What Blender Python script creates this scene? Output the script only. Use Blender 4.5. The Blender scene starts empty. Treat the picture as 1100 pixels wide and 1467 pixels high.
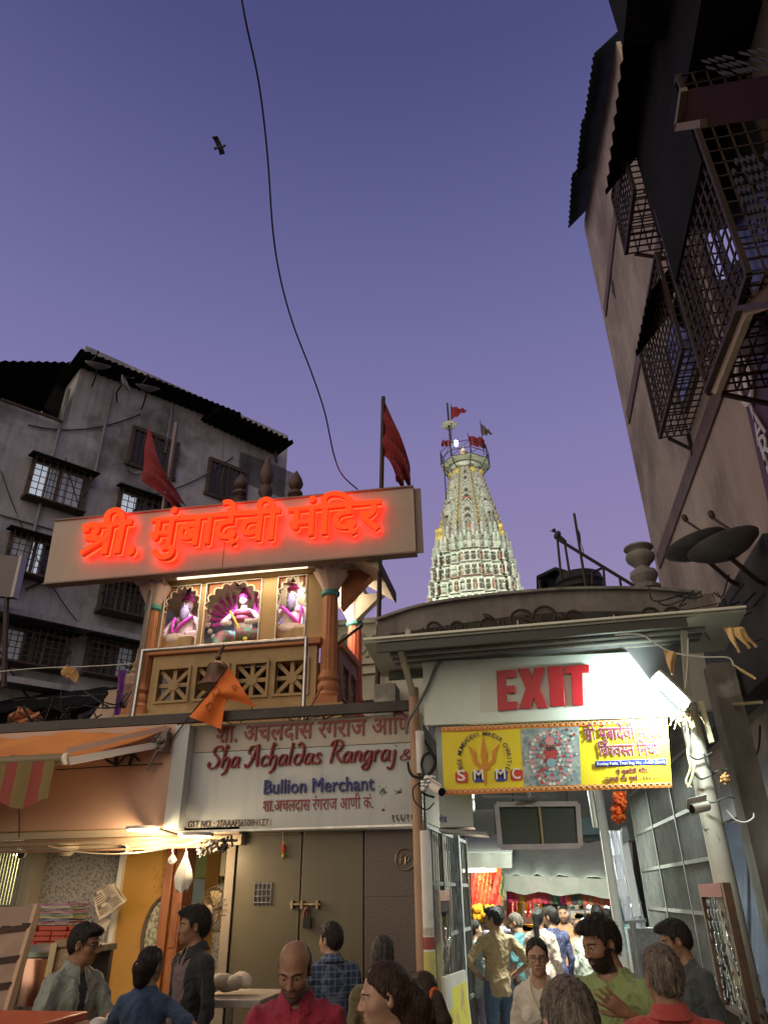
import bpy, bmesh, math, random
import numpy as np
from mathutils import Vector, Matrix, Euler, Quaternion
S = bpy.context.scene
COL = S.collection
R = math.radians
random.seed(7)
RNG = np.random.default_rng(11)
# ------------------------------------------------------------------ camera
F_PX, CX, CY, CAM_H = 1017.0, 550.0, 733.5, 1.8
PITCH, YAW, ROLL = R(28.4), R(10.7), R(0.76)
MC = Matrix.Rotation(YAW, 3, 'Z') @ Matrix.Rotation(math.pi / 2 + PITCH, 3, 'X') @ Matrix.Rotation(-ROLL, 3, 'Z')
cam = bpy.data.cameras.new('camera')
cam.sensor_fit = 'VERTICAL'
cam.sensor_height = 24.0
cam.lens = 24.0 * F_PX / 1467.0
cam.clip_start = 0.05
cam.clip_end = 2000.0
camo = bpy.data.objects.new('camera', cam)
COL.objects.link(camo)
camo.matrix_world = Matrix.Translation((0, 0, CAM_H)) @ MC.to_4x4()
S.camera = camo
# ------------------------------------------------------------------ world: dusk sky
W = bpy.data.worlds.new('World')
S.world = W
W.use_nodes = True
nt = W.node_tree
nt.nodes.clear()
wo = nt.nodes.new('ShaderNodeOutputWorld')
bg = nt.nodes.new('ShaderNodeBackground')
sky = nt.nodes.new('ShaderNodeTexSky')
sky.sky_type = 'NISHITA'
sky.sun_disc = False
sky.sun_elevation = R(-3.0)
sky.sun_rotation = R(60)
sky.ozone_density = 3.0
tc = nt.nodes.new('ShaderNodeTexCoord')
sx = nt.nodes.new('ShaderNodeSeparateXYZ')
rp = nt.nodes.new('ShaderNodeValToRGB')
nt.links.new(tc.outputs['Generated'], sx.inputs[0])
nt.links.new(sx.outputs['Z'], rp.inputs['Fac'])
cr = rp.color_ramp
cr.elements[0].position = 0.0
cr.elements[0].color = (0.30, 0.22, 0.38, 1)
cr.elements[1].position = 1.0
cr.elements[1].color = (0.055, 0.065, 0.19, 1)
for p_, c_ in ((0.35, (0.295, 0.240, 0.445, 1)), (0.55, (0.222, 0.197, 0.412, 1)), (0.72, (0.14, 0.138, 0.325, 1)), (0.88, (0.072, 0.075, 0.21, 1))):
 e_ = cr.elements.new(p_)
 e_.color = c_
mixw = nt.nodes.new('ShaderNodeMix')
mixw.data_type = 'RGBA'
mixw.blend_type = 'ADD'
mixw.inputs[0].default_value = 0.05
nt.links.new(rp.outputs['Color'], mixw.inputs[6])
nt.links.new(sky.outputs['Color'], mixw.inputs[7])
# added warm sky glow behind the camera, brightening the street facades
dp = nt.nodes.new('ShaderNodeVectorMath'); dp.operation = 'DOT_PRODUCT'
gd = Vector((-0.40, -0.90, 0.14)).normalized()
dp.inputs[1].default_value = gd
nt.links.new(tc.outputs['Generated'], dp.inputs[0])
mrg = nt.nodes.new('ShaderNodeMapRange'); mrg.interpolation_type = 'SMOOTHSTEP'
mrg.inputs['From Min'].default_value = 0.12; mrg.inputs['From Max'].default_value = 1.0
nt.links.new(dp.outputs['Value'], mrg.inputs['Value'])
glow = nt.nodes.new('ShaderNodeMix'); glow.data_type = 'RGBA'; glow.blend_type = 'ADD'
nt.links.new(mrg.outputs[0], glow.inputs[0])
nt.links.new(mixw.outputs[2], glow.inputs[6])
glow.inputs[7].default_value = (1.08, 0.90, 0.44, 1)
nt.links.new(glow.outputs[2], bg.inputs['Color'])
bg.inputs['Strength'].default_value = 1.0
nt.links.new(bg.outputs[0], wo.inputs['Surface'])
S.render.engine = 'CYCLES'
S.view_settings.view_transform = 'Standard'
S.view_settings.look = 'None'
S.view_settings.exposure = 0.0
S.view_settings.gamma = 1.0
S.cycles.use_denoising = True
S.cycles.max_bounces = 5
S.cycles.diffuse_bounces = 3
S.cycles.glossy_bounces = 2
S.cycles.transmission_bounces = 3
S.cycles.transparent_max_bounces = 6
S.cycles.sample_clamp_indirect = 4.0
S.cycles.caustics_reflective = False
S.cycles.caustics_refractive = False
# ------------------------------------------------------------------ rays through photo pixels onto real planes
def ray(u, v):
 return MC @ Vector(((u - CX) / F_PX, -(v - CY) / F_PX, -1.0))
def onY(u, v, Y):
 r = ray(u, v); t = Y / r.y
 return Vector((r.x * t, Y, CAM_H + r.z * t))
def onX(u, v, X):
 r = ray(u, v); t = X / r.x
 return Vector((X, r.y * t, CAM_H + r.z * t))
def onZ(u, v, Z):
 r = ray(u, v); t = (Z - CAM_H) / r.z
 return Vector((r.x * t, r.y * t, Z))
def onP(u, v, p0, n):
 r = ray(u, v); c = Vector((0, 0, CAM_H)); t = (p0 - c).dot(n) / r.dot(n)
 return c + r * t
# ------------------------------------------------------------------ materials
_M = {}
def mat(name, col, rough=0.7, metal=0.0, col2=None, scale=4.0, detail=6.0, amt=(0.35, 0.65), bump=0.0, bscale=None,
  streak=0.0, dirt=None, dirt_amt=(0.55, 0.75), dirt_scale=2.0, emit=None, estr=0.0, alpha=1.0, trans=0.0, spec=0.5, stretch=(1, 1, 1), sss=0.0, sheen=0.0, coat=0.0, fold=0.0):
 if name in _M:
  return _M[name]
 m = bpy.data.materials.new(name)
 _M[name] = m
 m.use_nodes = True
 n = m.node_tree
 b = n.nodes['Principled BSDF']
 b.inputs['Roughness'].default_value = rough
 b.inputs['Metallic'].default_value = metal
 b.inputs['Specular IOR Level'].default_value = spec
 b.inputs['Base Color'].default_value = (*col, 1)
 b.inputs['Alpha'].default_value = alpha
 b.inputs['Transmission Weight'].default_value = trans
 if sss:
  b.inputs['Subsurface Weight'].default_value = sss
  b.inputs['Subsurface Radius'].default_value = (0.012, 0.005, 0.003)
  b.inputs['Subsurface Scale'].default_value = 0.5
 if sheen:
  b.inputs['Sheen Weight'].default_value = sheen
 if coat:
  b.inputs['Coat Weight'].default_value = coat
 if emit:
  b.inputs['Emission Color'].default_value = (*emit, 1)
  b.inputs['Emission Strength'].default_value = estr
 t = n.nodes.new('ShaderNodeTexCoord')
 mp = n.nodes.new('ShaderNodeMapping')
 mp.inputs['Scale'].default_value = stretch
 n.links.new(t.outputs['Object'], mp.inputs[0])
 def noise(sc, de=detail):
  q = n.nodes.new('ShaderNodeTexNoise')
  q.inputs['Scale'].default_value = sc
  q.inputs['Detail'].default_value = de
  q.inputs['Roughness'].default_value = 0.62
  n.links.new(mp.outputs[0], q.inputs['Vector'])
  return q
 cur = None
 def mixin(cur, c2, fac):
  x = n.nodes.new('ShaderNodeMix')
  x.data_type = 'RGBA'
  n.links.new(fac, x.inputs[0])
  if cur is None:
   x.inputs[6].default_value = (*col, 1)
  else:
   n.links.new(cur, x.inputs[6])
  x.inputs[7].default_value = (*c2, 1)
  return x.outputs[2]
 def ramp(out, a):
  mr = n.nodes.new('ShaderNodeMapRange')
  mr.inputs['From Min'].default_value = a[0]
  mr.inputs['From Max'].default_value = a[1]
  n.links.new(out, mr.inputs['Value'])
  return mr.outputs[0]
 if col2:
  cur = mixin(cur, col2, ramp(noise(scale).outputs['Fac'], amt))
 if dirt:
  cur = mixin(cur, dirt, ramp(noise(dirt_scale, 9).outputs['Fac'], dirt_amt))
 if streak:
  mp2 = n.nodes.new('ShaderNodeMapping')
  mp2.inputs['Scale'].default_value = (5, 5, 0.35)
  n.links.new(t.outputs['Object'], mp2.inputs[0])
  q = n.nodes.new('ShaderNodeTexNoise')
  q.inputs['Scale'].default_value = 1.6
  q.inputs['Detail'].default_value = 7
  n.links.new(mp2.outputs[0], q.inputs['Vector'])
  mr = ramp(q.outputs['Fac'], (0.48, 0.78))
  mu = n.nodes.new('ShaderNodeMath'); mu.operation = 'MULTIPLY'; mu.inputs[1].default_value = streak
  n.links.new(mr, mu.inputs[0])
  cur = mixin(cur, tuple(c * 0.3 for c in col), mu.outputs[0])
 if cur is not None:
  n.links.new(cur, b.inputs['Base Color'])
 if bump:
  q = noise(bscale or scale * 4, 5)
  bp = n.nodes.new('ShaderNodeBump')
  bp.inputs['Strength'].default_value = bump
  bp.inputs['Distance'].default_value = 0.02
  n.links.new(q.outputs['Fac'], bp.inputs['Height'])
  n.links.new(bp.outputs[0], b.inputs['Normal'])
  if fold:
   q2 = noise(7.0, 3); q2.inputs['Distortion'].default_value = 2.2; q2.inputs['Roughness'].default_value = .45
   b2 = n.nodes.new('ShaderNodeBump'); b2.inputs['Strength'].default_value = fold; b2.inputs['Distance'].default_value = .06
   n.links.new(q2.outputs['Fac'], b2.inputs['Height']); n.links.new(b2.outputs[0], bp.inputs['Normal'])
 return m
def emat(name, col, s):
 if name in _M:
  return _M[name]
 m = bpy.data.materials.new(name); _M[name] = m
 m.use_nodes = True
 b = m.node_tree.nodes['Principled BSDF']
 b.inputs['Base Color'].default_value = (*[min(1, c) * 0.8 for c in col], 1)
 b.inputs['Emission Color'].default_value = (*col, 1)
 b.inputs['Emission Strength'].default_value = s
 return m
# ------------------------------------------------------------------ mesh builder
class MB:
 def __init__(s):
  s.v = []; s.f = []; s.mi = []; s.k = 0; s.flat = False
 def add(s, vs, fs, k=None):
  o = len(s.v)
  s.v.extend([tuple(p) for p in vs])
  s.f.extend([tuple(i + o for i in f) for f in fs])
  s.mi.extend([s.k if k is None else k] * len(fs))
  return s
 def box(s, x0, x1, y0, y1, z0, z1, k=None):
  if x1 < x0: x0, x1 = x1, x0
  if y1 < y0: y0, y1 = y1, y0
  if z1 < z0: z0, z1 = z1, z0
  return s.add([(x0, y0, z0), (x1, y0, z0), (x1, y1, z0), (x0, y1, z0), (x0, y0, z1), (x1, y0, z1), (x1, y1, z1), (x0, y1, z1)],
                     [(0, 3, 2, 1), (4, 5, 6, 7), (0, 1, 5, 4), (1, 2, 6, 5), (2, 3, 7, 6), (3, 0, 4, 7)], k)
 def obox(s, c, size, M=None, k=None):
  hx, hy, hz = [q / 2 for q in size]
  c = Vector(c)
  P = [(-hx, -hy, -hz), (hx, -hy, -hz), (hx, hy, -hz), (-hx, hy, -hz), (-hx, -hy, hz), (hx, -hy, hz), (hx, hy, hz), (-hx, hy, hz)]
  if M is not None:
   P = [c + M @ Vector(p) for p in P]
  else:
   P = [c + Vector(p) for p in P]
  return s.add(P, [(0, 3, 2, 1), (4, 5, 6, 7), (0, 1, 5, 4), (1, 2, 6, 5), (2, 3, 7, 6), (3, 0, 4, 7)], k)
 def beam(s, p, q, w, h, up=(0, 0, 1), k=None):
  p = Vector(p); q = Vector(q); d = q - p; L = d.length
  if L < 1e-6: return s
  d /= L; up = Vector(up)
  if abs(d.dot(up)) > 0.98: up = Vector((0, 1, 0))
  x = d.cross(up).normalized(); z = x.cross(d)
  M = Matrix((x, d, z)).transposed()
  return s.obox((p + q) / 2, (w, L, h), M, k)
 def tube(s, pts, r, n=8, cap=True, k=None):
  pts = [Vector(p) for p in pts]; m = len(pts)
  if not hasattr(r, '__len__'): r = [r] * m
  t0 = (pts[1] - pts[0]).normalized()
  up = Vector((0, 0, 1)) if abs(t0.z) < 0.9 else Vector((1, 0, 0))
  a = t0.cross(up).normalized()
  V = []; Fs = []
  for i in range(m):
   t = (pts[min(i + 1, m - 1)] - pts[max(i - 1, 0)])
   t = t.normalized() if t.length > 1e-9 else t0
   a = (a - t * a.dot(t)); a = a.normalized() if a.length > 1e-9 else t.orthogonal().normalized()
   b = t.cross(a)
   for j in range(n):
    an = 2 * math.pi * j / n
    V.append(pts[i] + (a * math.cos(an) + b * math.sin(an)) * r[i])
  for i in range(m - 1):
   for j in range(n):
    j2 = (j + 1) % n
    Fs.append((i * n + j, i * n + j2, (i + 1) * n + j2, (i + 1) * n + j))
  if cap:
   Fs.append(tuple(range(n - 1, -1, -1))); Fs.append(tuple((m - 1) * n + j for j in range(n)))
  return s.add(V, Fs, k)
 def lathe(s, prof, c, n=16, M=None, sq=(1, 1), k=None, a0=0.0):
  c = Vector(c); V = []; Fs = []
  m = len(prof)
  for (r, z) in prof:
   for j in range(n):
    an = 2 * math.pi * j / n + a0
    p = Vector((r * math.cos(an) * sq[0], r * math.sin(an) * sq[1], z))
    V.append(c + (M @ p if M is not None else p))
  for i in range(m - 1):
   for j in range(n):
    j2 = (j + 1) % n
    Fs.append((i * n + j, i * n + j2, (i + 1) * n + j2, (i + 1) * n + j))
  Fs.append(tuple(range(n - 1, -1, -1))); Fs.append(tuple((m - 1) * n + j for j in range(n)))
  return s.add(V, Fs, k)
 def prism(s, poly, w, k=None):
  """poly: list of 3D points (planar), w: extrusion vector"""
  w = Vector(w); n = len(poly)
  P = [Vector(p) for p in poly]
  V = P + [p + w for p in P]
  Fs = [tuple(range(n)), tuple(range(2 * n - 1, n - 1, -1))]
  for i in range(n):
   j = (i + 1) % n
   Fs.append((i, i + n, j + n, j))
  return s.add(V, Fs, k)
 def sheet(s, G, t=0.004, k=None):
  """G: rows of points, thickened by t along its normals"""
  nu = len(G); nv = len(G[0])
  P = [[Vector(p) for p in row] for row in G]
  N = []
  for i in range(nu):
   for j in range(nv):
    a = P[min(i + 1, nu - 1)][j] - P[max(i - 1, 0)][j]
    b = P[i][min(j + 1, nv - 1)] - P[i][max(j - 1, 0)]
    c = a.cross(b)
    N.append(c.normalized() if c.length > 1e-12 else Vector((0, 0, 1)))
  V = []; Fs = []
  for sgn in (0.5, -0.5):
   for i in range(nu):
    for j in range(nv):
     V.append(P[i][j] + N[i * nv + j] * t * sgn)
  o = nu * nv
  for i in range(nu - 1):
   for j in range(nv - 1):
    q = (i * nv + j, (i + 1) * nv + j, (i + 1) * nv + j + 1, i * nv + j + 1)
    Fs.append(q); Fs.append(tuple(x + o for x in reversed(q)))
  ring = [i * nv for i in range(nu)] + [(nu - 1) * nv + j for j in range(1, nv)] + [i * nv + nv - 1 for i in range(nu - 2, -1, -1)] + [j for j in range(nv - 2, 0, -1)]
  for a, b in zip(ring, ring[1:] + ring[:1]):
   Fs.append((a, a + o, b + o, b))
  return s.add(V, Fs, k)
 def ell(s, c, r, M=None, nu=12, nv=8, k=None):
  c = Vector(c); V = []; Fs = []
  if not hasattr(r, '__len__'): r = (r, r, r)
  for i in range(nv + 1):
   th = math.pi * i / nv
   for j in range(nu):
    ph = 2 * math.pi * j / nu
    p = Vector((r[0] * math.sin(th) * math.cos(ph), r[1] * math.sin(th) * math.sin(ph), r[2] * math.cos(th)))
    V.append(c + (M @ p if M is not None else p))
  for i in range(nv):
   for j in range(nu):
    j2 = (j + 1) % nu
    if i == 0: Fs.append((j, nu + j, nu + j2))
    elif i == nv - 1: Fs.append((i * nu + j, (i + 1) * nu + j, i * nu + j2))
    else: Fs.append((i * nu + j, (i + 1) * nu + j, (i + 1) * nu + j2, i * nu + j2))
  return s.add(V, Fs, k)
 def arr(s, V, Fc, k=0):
  return s.add([tuple(p) for p in V], [tuple(int(i) for i in f) for f in Fc], k)
 def build(s, name, m, parent=None, bev=0.0, sharp=38, tags=None, origin=None):
  me = bpy.data.meshes.new(name)
  if parent is not None:
   inv = world_of(parent).inverted()
   V = [inv @ Vector(p) for p in s.v]
   org = None
  else:
   if origin is None:
    xs = [p[0] for p in s.v]; ys = [p[1] for p in s.v]; zs = [p[2] for p in s.v]
    origin = ((min(xs) + max(xs)) / 2, (min(ys) + max(ys)) / 2, min(zs))
   org = Vector(origin)
   V = [Vector(p) - org for p in s.v]
  me.from_pydata([tuple(p) for p in V], [], s.f)
  ms = m if isinstance(m, (list, tuple)) else [m]
  for x in ms: me.materials.append(x)
  if len(ms) > 1:
   me.polygons.foreach_set('material_index', s.mi)
  me.validate(clean_customdata=False)
  bm = bmesh.new(); bm.from_mesh(me)
  bmesh.ops.remove_doubles(bm, verts=bm.verts, dist=1e-6)
  bmesh.ops.recalc_face_normals(bm, faces=bm.faces)
  bm.to_mesh(me); bm.free()
  if not s.flat:
   me.polygons.foreach_set('use_smooth', [True] * len(me.polygons))
   me.set_sharp_from_angle(angle=R(sharp))
  me.update()
  o = bpy.data.objects.new(name, me)
  COL.objects.link(o)
  if parent is not None: o.parent = parent
  else: o.location = org
  if bev:
   bv = o.modifiers.new('bevel', 'BEVEL'); bv.width = bev; bv.segments = 2; bv.limit_method = 'ANGLE'; bv.angle_limit = R(40)
  if tags: tag(o, *tags)
  return o
def world_of(o):
 m = o.matrix_basis.copy()
 return world_of(o.parent) @ m if o.parent else m
def tag(o, label=None, cat=None, group=None, kind=None):
 if label: o['label'] = label
 if cat: o['category'] = cat
 if group: o['group'] = group
 if kind: o['kind'] = kind
 return o
def thing(name, label, cat, loc, rotz=0.0, group=None):
 o = bpy.data.objects.new(name, None)
 o.empty_display_size = 0.1
 COL.objects.link(o)
 o.location = loc; o.rotation_euler = (0, 0, rotz)
 return tag(o, label, cat, group)
def struct(name, mb, m, **kw):
 o = mb.build(name, m, **kw); o['kind'] = 'structure'; return o
def dup(root, loc=None, rotz=None, label=None):
 r = root.copy(); COL.objects.link(r)
 if loc is not None: r.location = loc
 if rotz is not None: r.rotation_euler = (0, 0, rotz)
 if label: r['label'] = label
 def rec(a, b):
  for ch in list(a.children):
   c = ch.copy(); COL.objects.link(c); c.parent = b
   rec(ch, c)
 rec(root, r)
 return r
def lerp(a, b, t): return a + (b - a) * t
def cat_rom(P, n=6):
 """smooth curve through points of any dimension"""
 P = [np.array(p, float) for p in P]
 out = []
 for i in range(len(P) - 1):
  p0 = P[max(i - 1, 0)]; p1 = P[i]; p2 = P[i + 1]; p3 = P[min(i + 2, len(P) - 1)]
  for q in range(n):
   t = q / n
   out.append(0.5 * ((2 * p1) + (-p0 + p2) * t + (2 * p0 - 5 * p1 + 4 * p2 - p3) * t * t + (-p0 + 3 * p1 - 3 * p2 + p3) * t ** 3))
 out.append(P[-1])
 return [tuple(x) for x in out]
def sag(p, q, d, n=10):
 p = Vector(p); q = Vector(q)
 return [p.lerp(q, i / n) - Vector((0, 0, d * 4 * (i / n) * (1 - i / n))) for i in range(n + 1)]
# ------------------------------------------------------------------ lettering (built-in font, no files)
def _curve_mesh(body, off):
 c = bpy.data.curves.new('t', 'FONT'); c.body = body; c.size = 1.0; c.offset = off; c.resolution_u = 3
 o = bpy.data.objects.new('t', c); COL.objects.link(o)
 me = bpy.data.meshes.new_from_object(o)
 V = [(v.co.x, v.co.y) for v in me.vertices]
 Fs = [tuple(p.vertices) for p in me.polygons]
 bpy.data.objects.remove(o); bpy.data.curves.remove(c); bpy.data.meshes.remove(me)
 return V, Fs
_adv = {}
def advance(body):
 if body not in _adv:
  a = max(v[0] for v in _curve_mesh(body + 'I', 0)[0]) - max(v[0] for v in _curve_mesh('I', 0)[0])
  _adv[body] = a
 return _adv[body]
def _stroke(path, w, sm=4):
 P = cat_rom(path, sm) if sm else path
 V = []; Fs = []
 for i, p in enumerate(P):
  a = np.array(P[max(i - 1, 0)]); b = np.array(P[min(i + 1, len(P) - 1)])
  d = b - a; L = np.hypot(*d) or 1; nrm = np.array((-d[1], d[0])) / L * w / 2
  V.append((p[0] + nrm[0], p[1] + nrm[1])); V.append((p[0] - nrm[0], p[1] - nrm[1]))
 for i in range(len(P) - 1):
  Fs.append((2 * i, 2 * i + 1, 2 * i + 3, 2 * i + 2))
 return V, Fs
HEAD_Y, SW = 0.575, 0.075   # head line and stem of the built-in Devanagari
def glyph_shr(w):
 parts = [_stroke([(-0.02, HEAD_Y), (0.56, HEAD_Y)], w, 0), _stroke([(0.47, HEAD_Y), (0.47, 0.0)], w, 0),
             _stroke([(0.07, 0.46), (0.06, 0.54), (0.13, 0.60), (0.22, 0.57), (0.25, 0.47), (0.20, 0.38), (0.10, 0.33)], w),
             _stroke([(0.10, 0.33), (0.25, 0.31), (0.47, 0.27)], w), _stroke([(0.42, 0.27), (0.28, 0.18), (0.07, 0.03)], w)]
 return parts, 0.56
def half(ch, off, cut):
 V, Fs = _curve_mesh(ch, off)
 bm = bmesh.new(); vs = [bm.verts.new((x, y, 0)) for x, y in V]
 for f in Fs:
  try: bm.faces.new([vs[i] for i in f])
  except ValueError: pass
 bmesh.ops.bisect_plane(bm, geom=bm.verts[:] + bm.edges[:] + bm.faces[:], plane_co=(cut, 0, 0), plane_no=(1, 0, 0), clear_outer=True)
 bm.verts.index_update()
 r = ([(v.co.x, v.co.y) for v in bm.verts], [tuple(v.index for v in f.verts) for f in bm.faces])
 bm.free()
 return r
def text2d(tokens, off=0.0):
 """list of islands (V, F) in font units; tokens: str, or ('shr',), or ('half', ch)"""
 x = 0.0; out = []
 if isinstance(tokens, str): tokens = [tokens]
 for tk in tokens:
  if isinstance(tk, str):
   V, Fs = _curve_mesh(tk, off); out.append(([(a + x, b) for a, b in V], Fs)); x += advance(tk)
  elif tk[0] == 'shr':
   parts, a = glyph_shr(SW + 2 * off)
   out += [([(p + x, q) for p, q in V], Fs) for V, Fs in parts]; x += a
  else:
   a = advance(tk[1]); cut = a - 0.155
   V, Fs = half(tk[1], off, cut); out.append(([(p + x, q) for p, q in V], Fs)); x += cut - 0.02
 res = []
 for V, Fs in out:                       # split into islands so that overlapping glyphs never share a plane
  par = list(range(len(V)))
  def find(i):
   while par[i] != i:
    par[i] = par[par[i]]; i = par[i]
   return i
  for f in Fs:
   for i in f[1:]: par[find(f[0])] = find(i)
  isl = {}
  for f in Fs: isl.setdefault(find(f[0]), []).append(f)
  for fs in isl.values():
   ids = sorted({i for f in fs for i in f}); mp = {i: j for j, i in enumerate(ids)}
   res.append(([V[i] for i in ids], [tuple(mp[i] for i in f) for f in fs]))
 return res, x
def letters(mb, tokens, p0, U, V, height, width=None, depth=0.004, off=0.0, bold=0.0, shear=0.0, center=False, k=None, lift=0.0003):
 """lay lettering from p0 along U (right) and V (up); height is the font size, width the total length it is fitted to; grows out along U x V"""
 isl, adv = text2d(tokens, off)
 U = Vector(U).normalized(); V = Vector(V).normalized(); N = U.cross(V)
 sy = height; sx_ = (width / adv) if width else height
 p0 = Vector(p0)
 if center: p0 = p0 - U * adv * sx_ / 2
 shifts = [(0, 0)] if not bold else [(0, 0)] + [(bold * math.cos(a), bold * math.sin(a)) for a in [i * math.pi / 4 for i in range(8)]]
 i = 0
 for (VV, Fs) in isl:
  for (dx, dy) in shifts:
   d = depth + lift * (i % 37)
   i += 1
   A = [p0 + U * ((x + dx + shear * y) * sx_) + V * ((y + dy) * sy) for x, y in VV]
   n = len(A)
   vs = A + [a + N * d for a in A]
   cnt = {}
   for f in Fs:
    for a, b in zip(f, f[1:] + f[:1]):
     cnt[(a, b)] = 1
   fs = [tuple(q + n for q in f) for f in Fs]
   for (a, b) in cnt:
    if (b, a) not in cnt: fs.append((a, b, b + n, a + n))
   nf = len(Fs); mb.add(vs, fs[:nf], k); o_ = len(mb.v) - len(vs)
   mb.f.extend([tuple(q + o_ for q in f) for f in fs[nf:]]); mb.mi.extend([1] * (len(fs) - nf))
 return adv * sx_
# ================================================================== materials used all over
PAVE = mat('paving', (0.20, 0.185, 0.17), 0.55, col2=(0.13, 0.12, 0.115), scale=3, dirt=(0.07, 0.065, 0.06), dirt_scale=1.2, bump=0.2, bscale=30)
GREYWALL = mat('weathered_grey_plaster', (0.375, 0.375, 0.385), 0.9, col2=(0.26, 0.26, 0.265), scale=0.9, dirt=(0.09, 0.085, 0.08), dirt_scale=0.45, dirt_amt=(0.50, 0.66), streak=0.5, bump=0.3, bscale=12)
PINKWALL = mat('pink_plaster', (0.42, 0.345, 0.29), 0.9, col2=(0.33, 0.27, 0.235), scale=0.8, dirt=(0.19, 0.15, 0.13), dirt_scale=0.4, dirt_amt=(0.46, 0.64), streak=0.32, bump=0.4, bscale=10)
BAND = mat('brown_band', (0.17, 0.115, 0.11), 0.85, col2=(0.11, 0.08, 0.08), scale=2)
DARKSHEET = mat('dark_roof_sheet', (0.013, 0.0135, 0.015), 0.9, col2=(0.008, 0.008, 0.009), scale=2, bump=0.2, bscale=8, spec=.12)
GREENSHEET = mat('green_black_sheet', (0.03, 0.042, 0.038), 0.7, col2=(0.018, 0.024, 0.022), scale=3, spec=.15)
BLACKIRON = mat('black_iron', (0.03, 0.024, 0.022), 0.6, 0.3, col2=(0.06, 0.03, 0.02), scale=20)
RUST = mat('rusty_iron', (0.10, 0.06, 0.04), 0.8, 0.2, col2=(0.05, 0.035, 0.03), scale=14)
GLASSDARK = mat('dark_glass', (0.03, 0.033, 0.04), 0.12, spec=0.6)
GLASSLIT = emat('lit_window', (0.75, 0.86, 1.0), 0.38)
GLASSDIM = emat('dim_window', (0.5, 0.55, 0.62), 0.06)
WOODDARK = mat('dark_wood', (0.10, 0.075, 0.062), 0.7, col2=(0.06, 0.045, 0.038), scale=6, stretch=(1, 1, 6))
CABLE = mat('black_cable', (0.015, 0.015, 0.016), 0.6)
STEEL = mat('stainless_steel', (0.55, 0.54, 0.52), 0.28, 1.0, col2=(0.35, 0.34, 0.33), scale=8)
GREYPAINT = mat('grey_paint', (0.22, 0.23, 0.235), 0.5, col2=(0.15, 0.155, 0.16), scale=5, dirt=(0.08, 0.06, 0.05), dirt_scale=6, dirt_amt=(0.6, 0.75))
# ================================================================== ground
g = MB(); g.sheet([[(x, y, -0.02) for y in (-60, -20, 0, 12, 40, 120, 400)] for x in (-300, -60, -10, 0, 10, 60, 300)], 0.04)
struct('ground', g, mat('dusty_ground', (0.16, 0.145, 0.13), 0.9, col2=(0.10, 0.095, 0.09), scale=0.6))
g = MB(); g.box(-9, 2.45, -14, 7.45, 0.004, 0.02)
struct('road', g, PAVE)
g = MB()
for i in range(8):
 for j in range(26):
  g.box(-1.2 + i * 0.45, -1.2 + i * 0.45 + 0.442, 7.5 + j * 0.45, 7.5 + j * 0.45 + 0.442, 0.006, 0.03)
struct('lane_paving', g, mat('lane_tiles', (0.42, 0.40, 0.38), 0.35, col2=(0.33, 0.31, 0.30), scale=2, dirt=(0.2, 0.18, 0.17), dirt_scale=3))
# ================================================================== left apartment block
AD = Vector((0.61, 0.792, 0)).normalized(); AN = Vector((AD.y, -AD.x, 0))
AP0 = ray(302, 700).normalized() * 20 + Vector((0, 0, CAM_H))
def fa(u, v, out=0.0):
 return onP(u, v, AP0 + AN * out, AN)
def fs(u, v):
 p = fa(u, v); return (p - AP0).dot(AD), p.z
def FP(s, z, out=0.0):
 p = AP0 + AD * s + AN * out; return Vector((p.x, p.y, z))
apt = thing('apartment_building', 'grey weathered apartment block with barred windows and overhanging roof sheets behind the red sign', 'building', (AP0.x, AP0.y, 0))
s_r = fs(411, 660)[0]; s_m = fs(108, 560)[0]; s_l = s_m - 9
zt = fs(250, 560)[1] + 0.2; zt_l = fs(60, 596)[1]
b = MB()
b.prism([FP(s_m, 0), FP(s_r, 0), FP(s_r, zt), FP(s_m, zt)], -AN * 7)
b.prism([FP(s_l, 0, -.003), FP(s_m - .002, 0, -.003), FP(s_m - .002, zt_l, -.003), FP(s_l, zt_l, -.003)], -AN * 7)
b.build('wall', GREYWALL, apt)
# ledges at each floor
for (u, v, w) in ((60, 748, 0.5), (60, 892, 0.7), (60, 985, 0.7)):
 z = fs(u, v)[1]
 b = MB(); b.prism([FP(s_l, z - 0.12), FP(s_r - (0.02 if w < .6 else 3), z - 0.12), FP(s_r - (0.02 if w < .6 else 3), z), FP(s_l, z)], AN * (0.06 if w < .6 else 0.55))
 b.build('ledge', GREYWALL, apt)
z = fs(380, 665)[1]
b = MB(); b.prism([FP(s_r - 1.6, z - 0.9), FP(s_r + .35, z - 0.9), FP(s_r + .35, z + .1), FP(s_r - 1.6, z + .1)], -AN * 5 ); b.build('rear_parapet', GREYWALL, apt)
def corr(p, su, sv, n=60, amp=0.03, t=0.01):
 """corrugated sheet from corner p: ridges run along sv"""
 p = Vector(p); su = Vector(su); sv = Vector(sv); nn = su.cross(sv).normalized()
 return [[p + su * (i / n) + sv * (j / 3) + nn * amp * math.sin(i * math.pi / 1.5) for j in range(4)] for i in range(n + 1)]
zr = fs(116, 500)[1]
def roofsheet(u0, v0, u1, v1, back, drop, amp=0.03, n=80, out=0.7):
 a = fa(u0, v0, out); c = fa(u1, v1, out)
 b = MB(); b.sheet(corr(a, c - a, -AN * back + Vector((0, 0, drop)), n, amp), 0.012); return b
b = roofsheet(116, 500, 346, 592, 3.2, 0.0); b.build('roof_sheet', DARKSHEET, apt)
b = roofsheet(310, 580, 421, 633, 3.0, -0.02, 0.06, 44, 0.9); b.build('roof_sheet', DARKSHEET, apt)
a = fa(-60, 516, 0.6); c = fa(102, 519, 0.6)
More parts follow.
